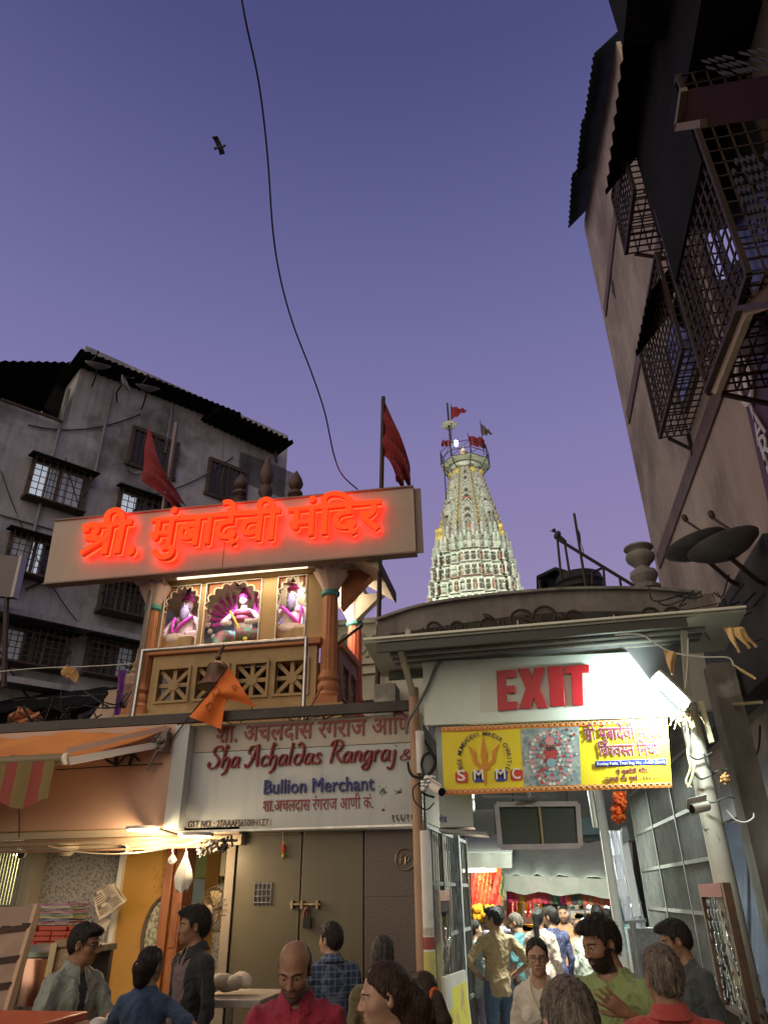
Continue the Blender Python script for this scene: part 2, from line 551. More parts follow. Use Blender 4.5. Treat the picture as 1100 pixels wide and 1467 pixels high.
b = MB(); b.sheet(corr(a, c - a, -AN * 4 + Vector((0, 0, -1.1)), 40, 0.03), 0.012); b.build('roof_sheet', DARKSHEET, apt)
b = MB()
pa, pb = fa(102, 519, 0.3), fa(96, 602, 0.3)
b.prism([fa(-40, 534, -1.0), fa(100, 524, -1.0), fa(92, 604, -1.0), fa(62, 590, -1.0), fa(62, 575, -1.0), fa(20, 574, -1.0), fa(-40, 560, -1.0)], -AN * 0.05)
b.build('roof_gable', DARKSHEET, apt)
for (u, v, u2, v2) in ((2, 572, 90, 604), (394, 632, 396, 662)):
 b = MB(); b.tube([fa(u, v, 0.2), fa(u2, v2, 0.2)], 0.04, 6); b.build('roof_strut', RUST, apt)
# windows
def apt_window(quad, lit, cage, cols=7, rows=6):
 P = [fs(*q) for q in quad]
 s0 = (P[0][0] + P[3][0]) / 2; s1 = (P[1][0] + P[2][0]) / 2
 z1 = (P[0][1] + P[1][1]) / 2; z0 = (P[2][1] + P[3][1]) / 2
 w = MB()
 for (x0, x1, y0, y1) in ((s0 - .09, s0, z0, z1), (s1, s1 + .09, z0, z1), (s0 - .09, s1 + .09, z1, z1 + .1), (s0 - .12, s1 + .12, z0 - .1, z0), ((s0 + s1) / 2 - .035, (s0 + s1) / 2 + .035, z0, z1)):
  w.prism([FP(x0, y0, .004), FP(x1, y0, .004), FP(x1, y1, .004), FP(x0, y1, .004)], AN * 0.07)
 wo_ = w.build('window', WOODDARK, apt)
 n = 3
 for i in range(n):
  x0 = lerp(s0, s1, i / n); x1 = lerp(s0, s1, (i + 1) / n)
  m_ = lit[i % len(lit)]
  q = MB(); q.prism([FP(x0 + .02, z0, .006), FP(x1 - .02, z0, .006), FP(x1 - .02, z1, .006), FP(x0 + .02, z1, .006)], AN * 0.02)
  q.build('pane', m_, wo_)
 gq = MB(); d = cage
 for i in range(cols + 1):
  x = lerp(s0 - .05, s1 + .05, i / cols)
  gq.beam(FP(x, z0 - .05, d), FP(x, z1 + .05, d), .015, .015)
  if i in (0, cols):
   for zz in (z0 - .05, (z0 + z1) / 2, z1 + .05): gq.beam(FP(x, zz, .08), FP(x, zz, d), .025, .025)
 for j in range(rows + 1):
  zz = lerp(z0 - .05, z1 + .05, j / rows); gq.beam(FP(s0 - .05, zz, d), FP(s1 + .05, zz, d), .015, .015)
 gq.build('grille', RUST, wo_)
 if cage > 0.2:
  hq = MB(); hq.prism([FP(s0 - .2, z1 + .1, .05), FP(s1 + .2, z1 + .1, .05), FP(s1 + .2, z1 + .04, d + .15), FP(s0 - .2, z1 + .04, d + .15)], Vector((0, 0, .03)))
  hq.build('hood', DARKSHEET, wo_)
  hq = MB(); hq.prism([FP(s0 - .1, z0 - .09, .05), FP(s1 + .1, z0 - .09, .05), FP(s1 + .1, z0 - .09, d + .03), FP(s0 - .1, z0 - .09, d + .03)], Vector((0, 0, .03)))
  hq.build('tray', RUST, wo_)
 return wo_
G_, L_, D_ = GLASSDARK, GLASSLIT, GLASSDIM
apt_window([(50, 664), (122, 688), (110, 736), (40, 710)], [L_, D_, D_], 0.30, 8, 6)
apt_window([(194, 616), (252, 640), (244, 686), (186, 660)], [G_], 0.14, 9, 12)
apt_window([(304, 660), (352, 682), (346, 722), (296, 706)], [G_], 0.14, 9, 12)
apt_window([(176, 706), (238, 728), (230, 772), (166, 752)], [L_, G_, G_], 0.22, 8, 6)
apt_window([(20, 766), (82, 790), (72, 836), (10, 812)], [D_, L_, G_], 0.30, 8, 6)
apt_window([(4, 896), (92, 922), (86, 962), (-4, 944)], [D_, G_, G_], 0.4, 10, 6)
apt_window([(150, 828), (206, 844), (200, 888), (144, 874)], [G_], 0.4, 8, 6)
apt_window([(130, 918), (190, 934), (184, 975), (124, 962)], [G_, G_, D_], 0.3, 8, 6)
# rain pipes and cables on the block
b = MB()
for (u, v0, v1) in ((98, 560, 860), (160, 560, 700), (246, 580, 650)):
 s0, z0 = fs(u, v0); s1, z1 = fs(u - (v1 - v0) * 0.19, v1)
 b.tube([FP(s0, z0, .08), FP(s0, z1, .08)], 0.035, 6)
b.build('rain_pipe', GREYPAINT, apt)
rw_ = random.Random(9); b = MB()
for i in range(14):
 s0, z0 = rw_.uniform(s_m - 2, s_r - 1), rw_.uniform(5, zt - .5); s1, z1 = s0 + rw_.uniform(-3, 3), z0 + rw_.uniform(-4, .5)
 s0, s1 = min(s0, s_r - .1), min(s1, s_r - .1); P = [FP(lerp(s0, s1, q / 8), lerp(z0, z1, q / 8) - 1.2 * q / 8 * (1 - q / 8), .05) for q in range(9)]; b.tube(P, rw_.uniform(.012, .022), 5)
o = b.build('wall_cables', CABLE, apt); o['kind'] = 'stuff'
def sat_dish(c, nrm, r, name, label, m, feed=0.5, group=None, foot=None):
 """a shallow dish on an arm with a feed rod"""
 c = Vector(c); nrm = Vector(nrm).normalized()
 q = Vector((0, 0, 1)).rotation_difference(nrm).to_matrix()
 t = thing(name, label, 'satellite dish', foot if foot is not None else c, 0, group)
 b = MB()
 pr = [(0.001, 0.0), (r * .35, .012 * r / .3), (r * .7, .055 * r / .3), (r, .12 * r / .3), (r * 1.02, .125 * r / .3), (r, .105 * r / .3), (r * .7, .04 * r / .3), (r * .35, -.004), (0.001, -.014)]
 b.lathe(pr, c, 28, q); b.build('dish', m, t)
 fp = c + nrm * r * 1.15 - (q @ Vector((0, r * .25, 0)))
 b = MB(); b.tube([c + q @ Vector((0, -r * .98, .11)), fp], 0.012, 6); b.build('feed_arm', BLACKIRON, t)
 b = MB(); b.lathe([(.018, 0), (.028, .02), (.028, .06), (.014, .08)], fp, 10, q); b.build('feed_horn', BLACKIRON, t)
 if foot is not None:
  b = MB(); b.tube([c - nrm * .01, (c * 0.6 + Vector(foot) * 0.4) - nrm * .1, Vector(foot)], 0.022, 8); b.build('mast', BLACKIRON, t)
 return t
DISHM = mat('grey_dish', (0.24, 0.245, 0.25), 0.6, col2=(0.16, 0.16, 0.165), scale=5)
DISHD = mat('dark_dish', (.11, .11, .115), .8, col2=(.07, .07, .075), scale=5, spec=.2)
for (u, v, r, lab) in ((211, 560, .3, 'small round dish in the middle of the grey block under its roof'), (140, 528, .3, 'small dish at the upper left corner of the grey block'), (176, 550, .22, 'tilted small dish seen edge on between two others on the grey block')):
 c = fa(u, v, .9); sat_dish(c, Vector((.3, -.5, .9)) if r > .25 else Vector((.9, .1, .35)), r, 'satellite_dish', lab, DISHM, group='dishes on the grey block', foot=fa(u - 8, v + 26, .05))
# dark neighbouring roofs below the block, at the left edge
t = thing('old_building', 'dark low old building with a tiled eave in front of the grey block, far left', 'building', onY(60, 1040, 12.6) * 1)
b = MB(); p = onY(-40, 985, 12.5); q = onY(150, 1004, 12.5)
b.box(p.x - 3, q.x, 12.5, 15, 0, p.z - .3); b.build('wall', mat('sooty_wall', (0.10, 0.095, 0.09), .9, col2=(.06, .055, .055), scale=2), t)
b = MB(); b.sheet([[(lerp(p.x - 3.2, q.x + .4, i / 40), 11.6 + .35 * j, p.z - .75 + .16 * j + .02 * math.sin(i * 2.1)) for j in range(6)] for i in range(41)], .04); b.build('roof', DARKSHEET, t)
for i in range(6):
 b = MB(); b.beam((lerp(p.x - 2.6, q.x, i / 5), 11.8, p.z - .9), (lerp(p.x - 2.6, q.x, i / 5), 12.5, p.z - .5), .06, .08); b.build('rafter', WOODDARK, t)
t = thing('name_board', 'plain pinkish grey board with a pale edge at the far left, turned away', 'board', onY(10, 860, 11))
b = MB(); b.prism([onY(-40, 790, 11), onY(33, 798, 11), onY(20, 856, 11), onY(-40, 850, 11)], (0, .12, 0)); b.build('panel', mat('board_grey', (0.15, 0.13, 0.135), .6), t)
b = MB(); b.beam(onY(34, 798, 10.99), onY(21, 857, 10.99), .06, .16, (0, 1, 0)); b.build('edge_strip', mat('pale_metal', (.30, .29, .285), .4, .4), t)
b = MB(); b.beam(onY(10, 857, 11.05), onY(6, 985, 11.05), .07, .07); b.build('post', BLACKIRON, t)
# ================================================================== right building
WX = 2.5
t = rb = thing('corner_building', 'tall dark pinkish plastered building with caged windows and black roof sheets on the right', 'building', (WX, 11.5, 0))
ztop = 14.6
b = MB(); b.prism([(WX, y, z) for y, z in ((-12, 0), (11.9, 0), (11.9, 15.3), (11.0, 15.05), (6.9, 13.55), (6.9, 12.2), (5.9, 11.7), (-12, 11.4))], (9, 0, 0)); b.build('wall', PINKWALL, rb)
for (u, v) in ((940, 815), (897, 615), (870, 420)):
 z = onX(u, v, WX).z
 b = MB(); b.box(WX - .03, WX + .1, -11, 11.57, z - .14, z + .12); b.build('plaster_band', BAND, rb)
b = MB(); z = onX(878, 400, WX).z
p = onX(878, 412, WX); b.prism([p + Vector((-.012, 0, .28)), p + Vector((-.012, .12, 0)), p + Vector((-.012, 0, -.28)), p + Vector((-.012, -.12, 0))], (.01, 0, 0)); b.build('vent', BLACKIRON, rb)
# corrugated eave sheet along the top edge
b = MB()
EV = [Vector((2.12, 6.85, 13.28)), Vector((2.12, 8.3, 13.80)), Vector((2.12, 9.8, 14.34)), Vector((2.12, 11.6, 15.0))]
for k in range(3):
 a, c = EV[k], EV[k + 1] + (EV[k + 1] - EV[k]) * .05
 a = a + Vector((-.04 * k, 0, .02 * k)); b.sheet(corr(a, c - a, (.95, 0, 1.0), 30, .022), .012)
b.build('eave_sheet', GREENSHEET, rb)
b = MB(); b.sheet(corr((1.70, 4.40, 9.40), (0, 2.06, .2), (.82, 0, 1.05), 30, .018), .012); b.build('awning_sheet', DARKSHEET, rb)
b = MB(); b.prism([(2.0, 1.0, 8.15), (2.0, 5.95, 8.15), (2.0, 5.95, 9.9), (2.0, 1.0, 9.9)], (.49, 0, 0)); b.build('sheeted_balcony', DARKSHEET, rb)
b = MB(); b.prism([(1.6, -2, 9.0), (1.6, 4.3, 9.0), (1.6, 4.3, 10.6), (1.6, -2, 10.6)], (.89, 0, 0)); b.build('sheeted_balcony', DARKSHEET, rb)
b = MB(); b.box(WX - .03, WX - .003, 1, 6.2, 5.8, 8.1); b.build('shade_panel', mat('brown_black_panel', (.07, .05, .045), .8), rb)  # dark panel added for the shade on the wall behind the cages
def enclosure(x0, y0, y1, z0, z1, m, slope=.25):
 b = MB(); b.prism([(WX - .004, y0, z0), (x0, y0, z0 + slope), (x0, y0, z1 - .3), (WX - .004, y0, z1)], (0, y1 - y0, 0)); return b.build('sheeted_balcony', m, rb)
b = MB()
MAROON = mat('maroon_panel', (.03, .007, .007), .8, col2=(.018, .006, .006), scale=2, spec=.1)
p = [onX(*q, 1.57) for q in ((985, 128), (1100, 108), (1100, 170), (978, 185))]
b.prism(p, (.03, 0, 0)); b.build('maroon_panel', MAROON, rb)
BEIGE = mat('beige_frame', (.42, .36, .29), .7, col2=(.3, .26, .22), scale=3)
b = MB(); p0, p1, p2 = onX(979, 128, 1.55), onX(971, 182, 1.55), onX(1008, 176, 1.55)
b.beam(p0, p1, .05, .05); b.beam(p1, p2, .05, .05); b.build('pale_trim', mat('dim_trim', (.14, .11, .09), .8), rb)
# perforated lattice screens
LAT = mat('lattice_grey', (.045, .045, .06), .8, spec=.1)
for (quad, nu_, nv_) in ((((1040, 228), (1100, 215), (1112, 342), (1078, 352)), 7, 9), (((988, 88), (1100, 64), (1100, 102), (1040, 110)), 9, 3)):
 P = [onX(*q, 1.54) for q in quad]
 b = MB()
 for i in range(nu_):
  for j in range(nv_):
   if (i * 7 + j * 3) % 5 == 0: continue
   c = P[0].lerp(P[1], (i + .5) / nu_).lerp(P[3].lerp(P[2], (i + .5) / nu_), (j + .5) / nv_)
   du = (P[1] - P[0]) / nu_ * .3; dv = (P[3] - P[0]) / nv_ * .42
   b.prism([c + dv, c + du, c - dv, c - du], (.012, 0, 0))
 b.build('lattice', LAT, rb)
# caged windows
def cage(y0, y1, z0, z1, x0, ny, nz, nx=4, lit=None, awn=None, bar=.014):
 w = MB(); w.box(WX - .04, WX + .02, y0 + .12, y1 - .12, z0 + .25, z1 - .05)
 wo_ = w.build('window', WOODDARK, rb)
 for (a, c) in (lit or ()):
  q = MB(); q.box(WX - .055, WX - .043, lerp(y0, y1, a), lerp(y0, y1, c), z0 + .35, z1 - .15); q.build('pane', emat('sky_glow_pane', (.24, .23, .48), .9), wo_)
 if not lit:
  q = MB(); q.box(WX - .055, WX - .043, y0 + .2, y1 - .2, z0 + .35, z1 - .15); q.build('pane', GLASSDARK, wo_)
 gq = MB()
 for i in range(ny + 1):
  y = lerp(y0, y1, i / ny); gq.beam((x0, y, z0), (x0, y, z1), bar, bar); gq.beam((x0, y, z0), (WX, y, z0), bar, bar)
 for j in range(nz + 1):
  z = lerp(z0, z1, j / nz); gq.beam((x0, y0, z), (x0, y1, z), bar, bar)
  for y in (y0, y1): gq.beam((x0, y, z), (WX, y, z), bar, bar)
 for i in range(nx + 1):
  x = lerp(x0, WX - .02, i / nx); gq.beam((x, y0, z0), (x, y1, z0), bar, bar)
  for y in (y0, y1): gq.beam((x, y, z0), (x, y, z1), bar, bar)
 for y in (y0, y1):
  gq.beam((x0, y, z0), (x0, y, z1), .04, .04); gq.beam((WX, y, z0 - .25), (x0 + .1, y, z0 - .02), .035, .035)
  gq.beam((WX - .02, y, z0 - .3), (WX - .02, y, z0), .05, .05)
 gq.beam((x0, y0, z0), (x0, y1, z0), .045, .045); gq.beam((x0, y0, z1), (x0, y1, z1), .04, .04)
 gq.build('grille', BLACKIRON, wo_)
 if awn:
  a = MB(); d, up, o = awn; a.sheet(corr((x0 - d, y0 - o, z1 + .03), (0, y1 - y0 + 2 * o, 0), (WX - x0 + d, 0, up), 24, .015), .012); a.build('awning_sheet', DARKSHEET, wo_)
 return wo_
cage(6.55, 8.3, 7.05, 8.55, 2.13, 14, 12, 4)
a_, c_ = onX(929, 420, 1.95), onX(910, 510, 1.95)
b = MB(); b.sheet(corr(a_, c_ - a_, (.53, 0, .62), 22, .015), .012); b.build('awning_sheet', DARKSHEET, rb)
cw = cage(4.1, 5.5, 5.68, 8.1, 1.9, 12, 16, 5, awn=None)
for qd in ([(1007, 333), (1022, 331), (1042, 398), (1028, 402)], [(1028, 330), (1046, 327), (1062, 365), (1048, 380)]):
 b = MB(); b.prism([onX(*q, 2.43) for q in qd], (.008, 0, 0)); b.build('pane', emat('sky_glow_pane', (.24, .23, .48), .8), cw)  # panes emit the sky colour in place of real sky light
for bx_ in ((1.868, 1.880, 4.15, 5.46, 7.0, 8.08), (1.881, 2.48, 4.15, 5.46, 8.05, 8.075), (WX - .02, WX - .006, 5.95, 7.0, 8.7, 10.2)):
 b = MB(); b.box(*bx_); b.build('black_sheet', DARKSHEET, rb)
cage(6.0, 6.95, 9.03, 10.1, 1.9, 9, 10, 4)
# beige arched canopy and the dark vertical sign beside it
b = MB()
b.prism([onX(1017, 562, 1.86), onX(1062, 443, 1.86), onX(1100, 432, 1.86), onX(1150, 440, 1.86), onX(1150, 450, 1.86), onX(1100, 441, 1.86), onX(1068, 452, 1.86), onX(1024, 565, 1.86)], (.05, 0, 0))
b.build('arched_canopy', BEIGE, rb)
b = MB(); b.sheet([[onX(u, v, 1.92), onX(u, v, 1.92) + Vector((.57, 0, .75))] for u, v in ((1019, 558), (1040, 500), (1064, 443), (1100, 432), (1150, 440))], .02); b.build('canopy_soffit', mat('soffit_brown', (.09, .06, .05), .85, spec=.15), rb)
b = MB(); b.beam(onX(1013, 560, 1.84), onX(1059, 441, 1.84), .04, .06, (1, 0, 0)); b.beam(onX(1059, 441, 1.84), onX(1145, 430, 1.84), .04, .06, (1, 0, 0)); b.build('canopy_edge', BLACKIRON, rb)
sg = thing('vertical_sign', 'dark maroon vertical shop sign with an oval badge and white letters on the right wall', 'sign', onX(1100, 740, 2.42))
b = MB(); P = [onX(*q, 2.42) for q in ((1052, 512), (1140, 500), (1160, 760), (1104, 742))]
b.prism(P, (.075, 0, 0)); b.build('panel', mat('maroon_sign', (.085, .03, .035), .5, col2=(.06, .025, .03), scale=3), sg)
LW = mat('white_letter', (.72, .70, .68), .5)
o0 = onX(1066, 548, 2.40)
b = MB()
ring = [o0 + Vector((0, .17 * math.cos(a), .24 * math.sin(a))) for a in [i * math.pi / 12 for i in range(25)]]
b.tube(ring, .022, 6, False); b.ell(o0, (.012, .05, .09)); b.build('badge', LW, sg)
b = MB()
for (ch, u, v) in (('T', 1077, 588), ('A', 1086, 612), ('R', 1096, 643), ('U', 1106, 672)):
 c = onX(u, v, 2.405)
 letters(b, ch, c + Vector((0, .12, -.14)), (0, -1, 0), (0, 0, 1), .42, .26, .012, off=.0)
b.build('lettering', LW, sg)
# lower part of the wall right of the gate: recess, ledges, blue tarpaulin
b = MB(); b.box(WX - .25, WX - .004, 6.2, 11.3, 3.55, 4.6); b.build('shop_soffit', mat('dark_grey_panel', (.06, .06, .065), .8, col2=(.035, .035, .04), scale=3), rb)  # plain dark grey box along the wall
b = MB(); b.box(WX - .08, WX - .004, 6.0, 11.2, 2.6, 3.04); b.build('grey_fascia', mat('grey_fascia', (.34, .34, .36), .7, col2=(.24, .24, .25), scale=3), rb)
TARP = mat('blue_grey_tarpaulin', (.055, .068, .10), .7, col2=(.04, .05, .075), scale=4, bump=.2, bscale=60)
b = MB()
b.sheet([[(WX - .10 - .06 * math.sin(i * .9 + j * .3) - .02 * j, lerp(5.2, 10.6, i / 30), lerp(2.55, .35, j / 14)) for j in range(15)] for i in range(31)], .006)
tag(b.build('tarpaulin', TARP), 'blue grey tarpaulin hung over the wall right of the gate post', 'tarpaulin')
# two dishes on the right wall
d1 = sat_dish(onY(1004, 795, 6.9), Vector((-.22, .02, .97)), .31, 'satellite_dish', 'large grey round dish, the farther and left of the two overlapping on the pink wall', DISHD, group='dishes on the pink wall', foot=(WX, 7.4, onY(1030, 850, 7.2).z))
d2 = sat_dish(onY(1044, 797, 6.2), Vector((-.2, .0, .97)), .31, 'satellite_dish', 'large grey round dish, the nearer and right of the two overlapping on the pink wall', DISHD, group='dishes on the pink wall', foot=(WX, 6.7, onY(1060, 850, 6.6).z))
# ================================================================== temple tower
TWX, TWY = -1.55, 30.0
CREAM = mat('white_tower_plaster', (.62, .63, .56), .75, col2=(.48, .52, .45), scale=1.4, dirt=(.22, .22, .19), dirt_scale=2.2, dirt_amt=(.55, .8), bump=.35, bscale=9)
GREENP = mat('pale_green_paint', (.44, .55, .46), .7, col2=(.52, .58, .50), scale=2)
YELP = mat('ochre_paint', (.55, .40, .10), .7, col2=(.6, .5, .2), scale=4)
REDP = mat('red_paint', (.38, .14, .11), .7, col2=(.42, .30, .22), scale=3)
DKP = mat('niche_black', (.12, .11, .09), .9)
tw = thing('temple_tower', 'tall floodlit white carved temple tower with a railed platform near its top', 'tower', (TWX, TWY, 0))
# profile (half width, z)
TP = [(2.2, 11.0), (2.1, 12.6), (1.90, 13.6), (1.82, 14.4), (1.70, 15.2), (1.55, 16.0), (1.46, 16.3), (1.32, 17.4), (1.08, 18.6), (.88, 19.7), (.76, 20.5), (.68, 20.9)]
def tw_w(z):
 for (a, z0), (c, z1) in zip(TP, TP[1:]):
  if z <= z1: return lerp(a, c, (z - z0) / (z1 - z0))
 return TP[-1][0]
def zmap(z): return z if z < 16.3 else 16.3 + (z - 16.3) * .80
def squeeze(b):
 b.v = [(x, y, zmap(z)) for x, y, z in b.v]; return b
def star(w, z, rot=0.0):
 """stepped square ring (ratha plan)"""
 P = []
 base = [(1.0, 0.0), (1.0, .22), (.93, .22), (.93, .46), (.84, .46), (.84, .66), (.74, .66)]
 q = base + [(y, x) for (x, y) in reversed(base)]
 for k in range(4):
  an = k * math.pi / 2 + rot
  for (x, y) in q[:-1]:
   P.append(Vector((TWX + w * (x * math.cos(an) - y * math.sin(an)), TWY + w * (x * math.sin(an) + y * math.cos(an)), z)))
 return P
def loft(b, rings, k=None):
 n = len(rings[0]); V = [p for r_ in rings for p in r_]; Fs = []
 for i in range(len(rings) - 1):
  for j in range(n):
   Fs.append((i * n + j, i * n + (j + 1) % n, (i + 1) * n + (j + 1) % n, (i + 1) * n + j))
 Fs.append(tuple(range(n))); Fs.append(tuple((len(rings) - 1) * n + j for j in range(n)))
 b.add(V, Fs, k)
b = MB(); rings = []
z = 4.0
rings = [star(2.4, 4.0), star(2.4, 11.0)]
z = 11.0
while z < 20.9:                      # courses with little cornices
 w = tw_w(z)
 if z < 15.9: rings += [star(w, z), star(w, z + .16), star(w * 1.03 + .02, z + .17), star(w * 1.03 + .02, z + .21), star(w * .985, z + .22)]
 else: rings += [star(w, z), star(w * .99, z + .2), star(w * 1.005, z + .21), star(w * 1.005, z + .235), star(w * .985, z + .245)]
 z += .30 if z > 16.3 else .36
loft(b, rings)
squeeze(b).build('shaft', CREAM, tw)
# repeated spirelets, pillars, niches on the four faces
def face(k):
 an = k * math.pi / 2
 return lambda a, o, z: Vector((TWX + o * math.sin(an) + a * math.cos(an), TWY - o * math.cos(an) + a * math.sin(an), z))
def spirelet(b, c, r, h):
 b.lathe([(r * 1.1, 0), (r * 1.1, .05 * h), (r * .95, .07 * h), (r, .3 * h), (r * 1.15, .32 * h), (r * .95, .36 * h), (r * .85, .6 * h), (r * .5, .82 * h), (r * .62, .85 * h), (r * .55, .9 * h), (r * .15, .94 * h), (.01, h)], c, 8)
class _Sub:
 def __init__(s, b, k): s.b = b; s.kk = k
 def __getattr__(s, n):
  fn = getattr(s.b, n)
  def w(*a, **kw): kw['k'] = s.kk; return fn(*a, **kw)
  return w
for k in range(4):
 f = face(k)
 carve = MB()
 sp, yl, rd, gr, nk, pil, cor = [_Sub(carve, i) for i in range(7)]
 # lower storeys: colonnades with dark niches
 for (z0, h, n) in ((12.2, .75, 15), (13.05, .62, 15), (13.8, .6, 13), (14.5, .55, 13)):
  w = tw_w(z0)
  for i in range(n):
   a = lerp(-.93, .93, i / (n - 1)) * w
   o = w * (1.0 if abs(a) < .22 * w else .93 if abs(a) < .46 * w else .84 if abs(a) < .66 * w else .74) + .05
   pil.lathe([(.075, 0), (.075, .06), (.05, .09), (.045, h * .7), (.075, h * .76), (.085, h * .82), (.06, h * .84)], f(a, o + .02, z0), 6)
   if i < n - 1 and (i + k) % 3 != 1:
    a2 = a + 1.86 * w / (n - 1) / 2; nk.obox(f(a2, o - .02, z0 + h * .42), (.065, .10, h * .5), Matrix.Rotation(k * math.pi / 2, 3, 'Z'))
   elif i < n - 1:
    a2 = a + 1.86 * w / (n - 1) / 2
    rd.ell(f(a2, o + .01, z0 + h * .35), (.055, .055, h * .28), None, 6, 5); rd.ell(f(a2, o + .01, z0 + h * .72), .045, None, 6, 5)
  for zz, th in ((z0 + h * .86, .05), (z0 - .02, .04)):
   for (x0, x1, oo) in ((-.24, .24, 1.0), (-.48, -.24, .93), (.24, .48, .93), (-.68, -.48, .84), (.48, .68, .84), (-.80, -.68, .76), (.68, .80, .76)):
    c = f((x0 + x1) / 2 * w, oo * w + .04, zz); cor.obox(c, ((x1 - x0) * w, .15, th), Matrix.Rotation(k * math.pi / 2, 3, 'Z'))
 rd.obox(f(0, tw_w(13.75) * 1.0 + .10, 13.75), (tw_w(14.3) * .5, .05, .045), Matrix.Rotation(k * math.pi / 2, 3, 'Z'))
 for sg_ in (-1, 1):
  rd.obox(f(sg_ * .36 * tw_w(13.75), tw_w(13.75) * .93 + .12, 13.75), (tw_w(14.3) * .25, .05, .045), Matrix.Rotation(k * math.pi / 2, 3, 'Z'))
 # turrets in rows above
 for (z0, n, h, r) in ((15.15, 9, .85, .11), (15.8, 8, .8, .10)):
  w = tw_w(z0)
  for i in range(n):
   a = lerp(-.85, .85, i / (n - 1)) * w
   o = w * (1.0 if abs(a) < .22 * w else .93 if abs(a) < .46 * w else .84 if abs(a) < .66 * w else .72) + .03
   spirelet(sp if i % 3 else gr, f(a, o, z0), r, h)
 # central stack of little gavakshas (arched motifs), growing up the spine
 for j in range(9):
  z0 = 16.35 + j * .50; w = tw_w(z0); sc = 1 - j * .055
  pts = [f(x * sc, w + .07, z0 + zz * sc) for (x, zz) in ((-.26, 0), (-.22, .22), (-.09, .40), (0, .55), (.09, .40), (.22, .22), (.26, 0))]
  cor.tube(pts, .035 * sc, 6)
  (gr if j % 3 == 0 else nk).prism([f(x * sc, w + .03, z0 + .03 + zz * sc) for (x, zz) in ((-.15, 0), (-.13, .16), (0, .34), (.13, .16), (.15, 0))], f(0, -.04, 0) - f(0, 0, 0))
  if j in (0, 4): rd.prism([f(x, w + .10, z0 - .06 + zz) for (x, zz) in ((-.22, -.05), (.22, -.05), (.2, .09), (0, .16), (-.2, .09))], f(0, .03, 0) - f(0, 0, 0))
 # ochre strips either side and pearl strips
 for sg_ in (-1, 1):
  for j in range(13):
   z0 = 16.45 + j * .335; w = tw_w(z0); a = sg_ * .345 * w
   yl.ell(f(a, w * .93 + .05, z0), (.09 * w / 1.3, .09, .10), None, 7, 5)
   nk.ell(f(a, w * .93 + .12, z0 - .03), (.04, .04, .05), None, 6, 4)
   if j < 11: nk.obox(f(sg_ * .57 * w, w * .84 + .0, z0), (.05, .06, .10), Matrix.Rotation(k * math.pi / 2, 3, 'Z'))
  for (z0, rr) in ((17.9, .16), (18.9, .15), (19.7, .13)):
   w = tw_w(z0); spirelet(sp, f(sg_ * .70 * w, .76 * w + .02, z0 - .45), rr, .8); yl.ell(f(sg_ * .66 * w, .80 * w, z0 - .5), .10, None, 7, 5)
   spirelet(gr, f(sg_ * .50 * w, .86 * w + .02, z0 - .25), rr * .7, .6)
  # thin vertical ribs
  for rr in (.10, .24, .28, .42, .46, .52, .62, .67):
   cor.tube([f(sg_ * rr * tw_w(q), tw_w(q) * (1.0 if rr < .2 else .97 if rr < .3 else .89 if rr < .5 else .8) + .035, q) for q in np.linspace(16.0, 20.6, 10)], .028, 5)
 # seated lions on the corners, big round medallions up high
 for sg_ in (-1, 1):
  w = tw_w(15.7); c = f(sg_ * .88 * w, .80 * w, 15.85)
  if sg_ == 1 or k == 0:
   yl.ell(c + Vector((0, 0, .18)), (.14, .14, .24), None, 8, 6); yl.ell(c + Vector((0, -.05, .46)), .13, None, 8, 6); yl.ell(c + Vector((.05, -.12, .08)), (.09, .12, .09), None, 7, 5)
  yl.ell(f(sg_ * .36, .70, 20.62), (.17, .17, .19), None, 10, 7)
 rd.ell(f(0, .74, 20.62), (.10, .08, .14), None, 8, 6)
 squeeze(carve).build('carved_face', [CREAM, YELP, REDP, GREENP, DKP, CREAM, CREAM], tw)
b = MB(); b.lathe([(.62, 20.85), (.55, 20.95), (.72, 21.05), (.80, 21.2), (.72, 21.33), (.55, 21.4)], (TWX, TWY, 0), 24)
squeeze(b).build('neck_disc', CREAM, tw)
b = MB(); b.lathe([(.5, 21.45), (.38, 21.5), (.3, 21.6), (.34, 21.7), (.40, 21.9), (.36, 22.1), (.2, 22.25), (.13, 22.32), (.2, 22.42), (.14, 22.55), (.06, 22.75), (.01, 23.0)], (TWX - .05, TWY, 0), 18)
squeeze(b).build('finial', mat('finial_gold_white', (.6, .5, .35), .5, col2=(.45, .25, .12), scale=5), tw)
b = MB(); b.lathe([(1.22, 21.36), (1.22, 21.41)], (TWX, TWY, 0), 8, a0=.3); squeeze(b).build('platform', mat('platform_sheet', (.42, .43, .33), .6, col2=(.28, .28, .22), scale=3), tw)
b = MB()
hexa = [Vector((TWX + 1.22 * math.cos(.3 + i * math.pi / 4), TWY + 1.22 * math.sin(.3 + i * math.pi / 4), 21.42)) for i in range(8)]
for i in range(8):
 p, q = hexa[i], hexa[(i + 1) % 8]
 b.tube([p, p + Vector((0, 0, .95))], .025, 6)
 for h in (.0, .45, .95): b.tube([p + Vector((0, 0, h)), q + Vector((0, 0, h))], .022, 6)
 b.tube([p, q + Vector((0, 0, .95))], .015, 5)
 b.tube([p, Vector((lerp(p.x, TWX, .5), lerp(p.y, TWY, .5), 20.5))], .025, 5)
squeeze(b).build('railing', BLACKIRON, tw)
fx, fy = TWX - .62, TWY - .3
b = MB(); b.tube([(fx, fy, 21.4), (fx - .05, fy, 26.1)], .05, 8); b.tube([(fx - .35, fy - .6, 18.6), (fx - .35, fy - .6, 21.4)], .03, 6); squeeze(b).build('mast', BLACKIRON, tw)
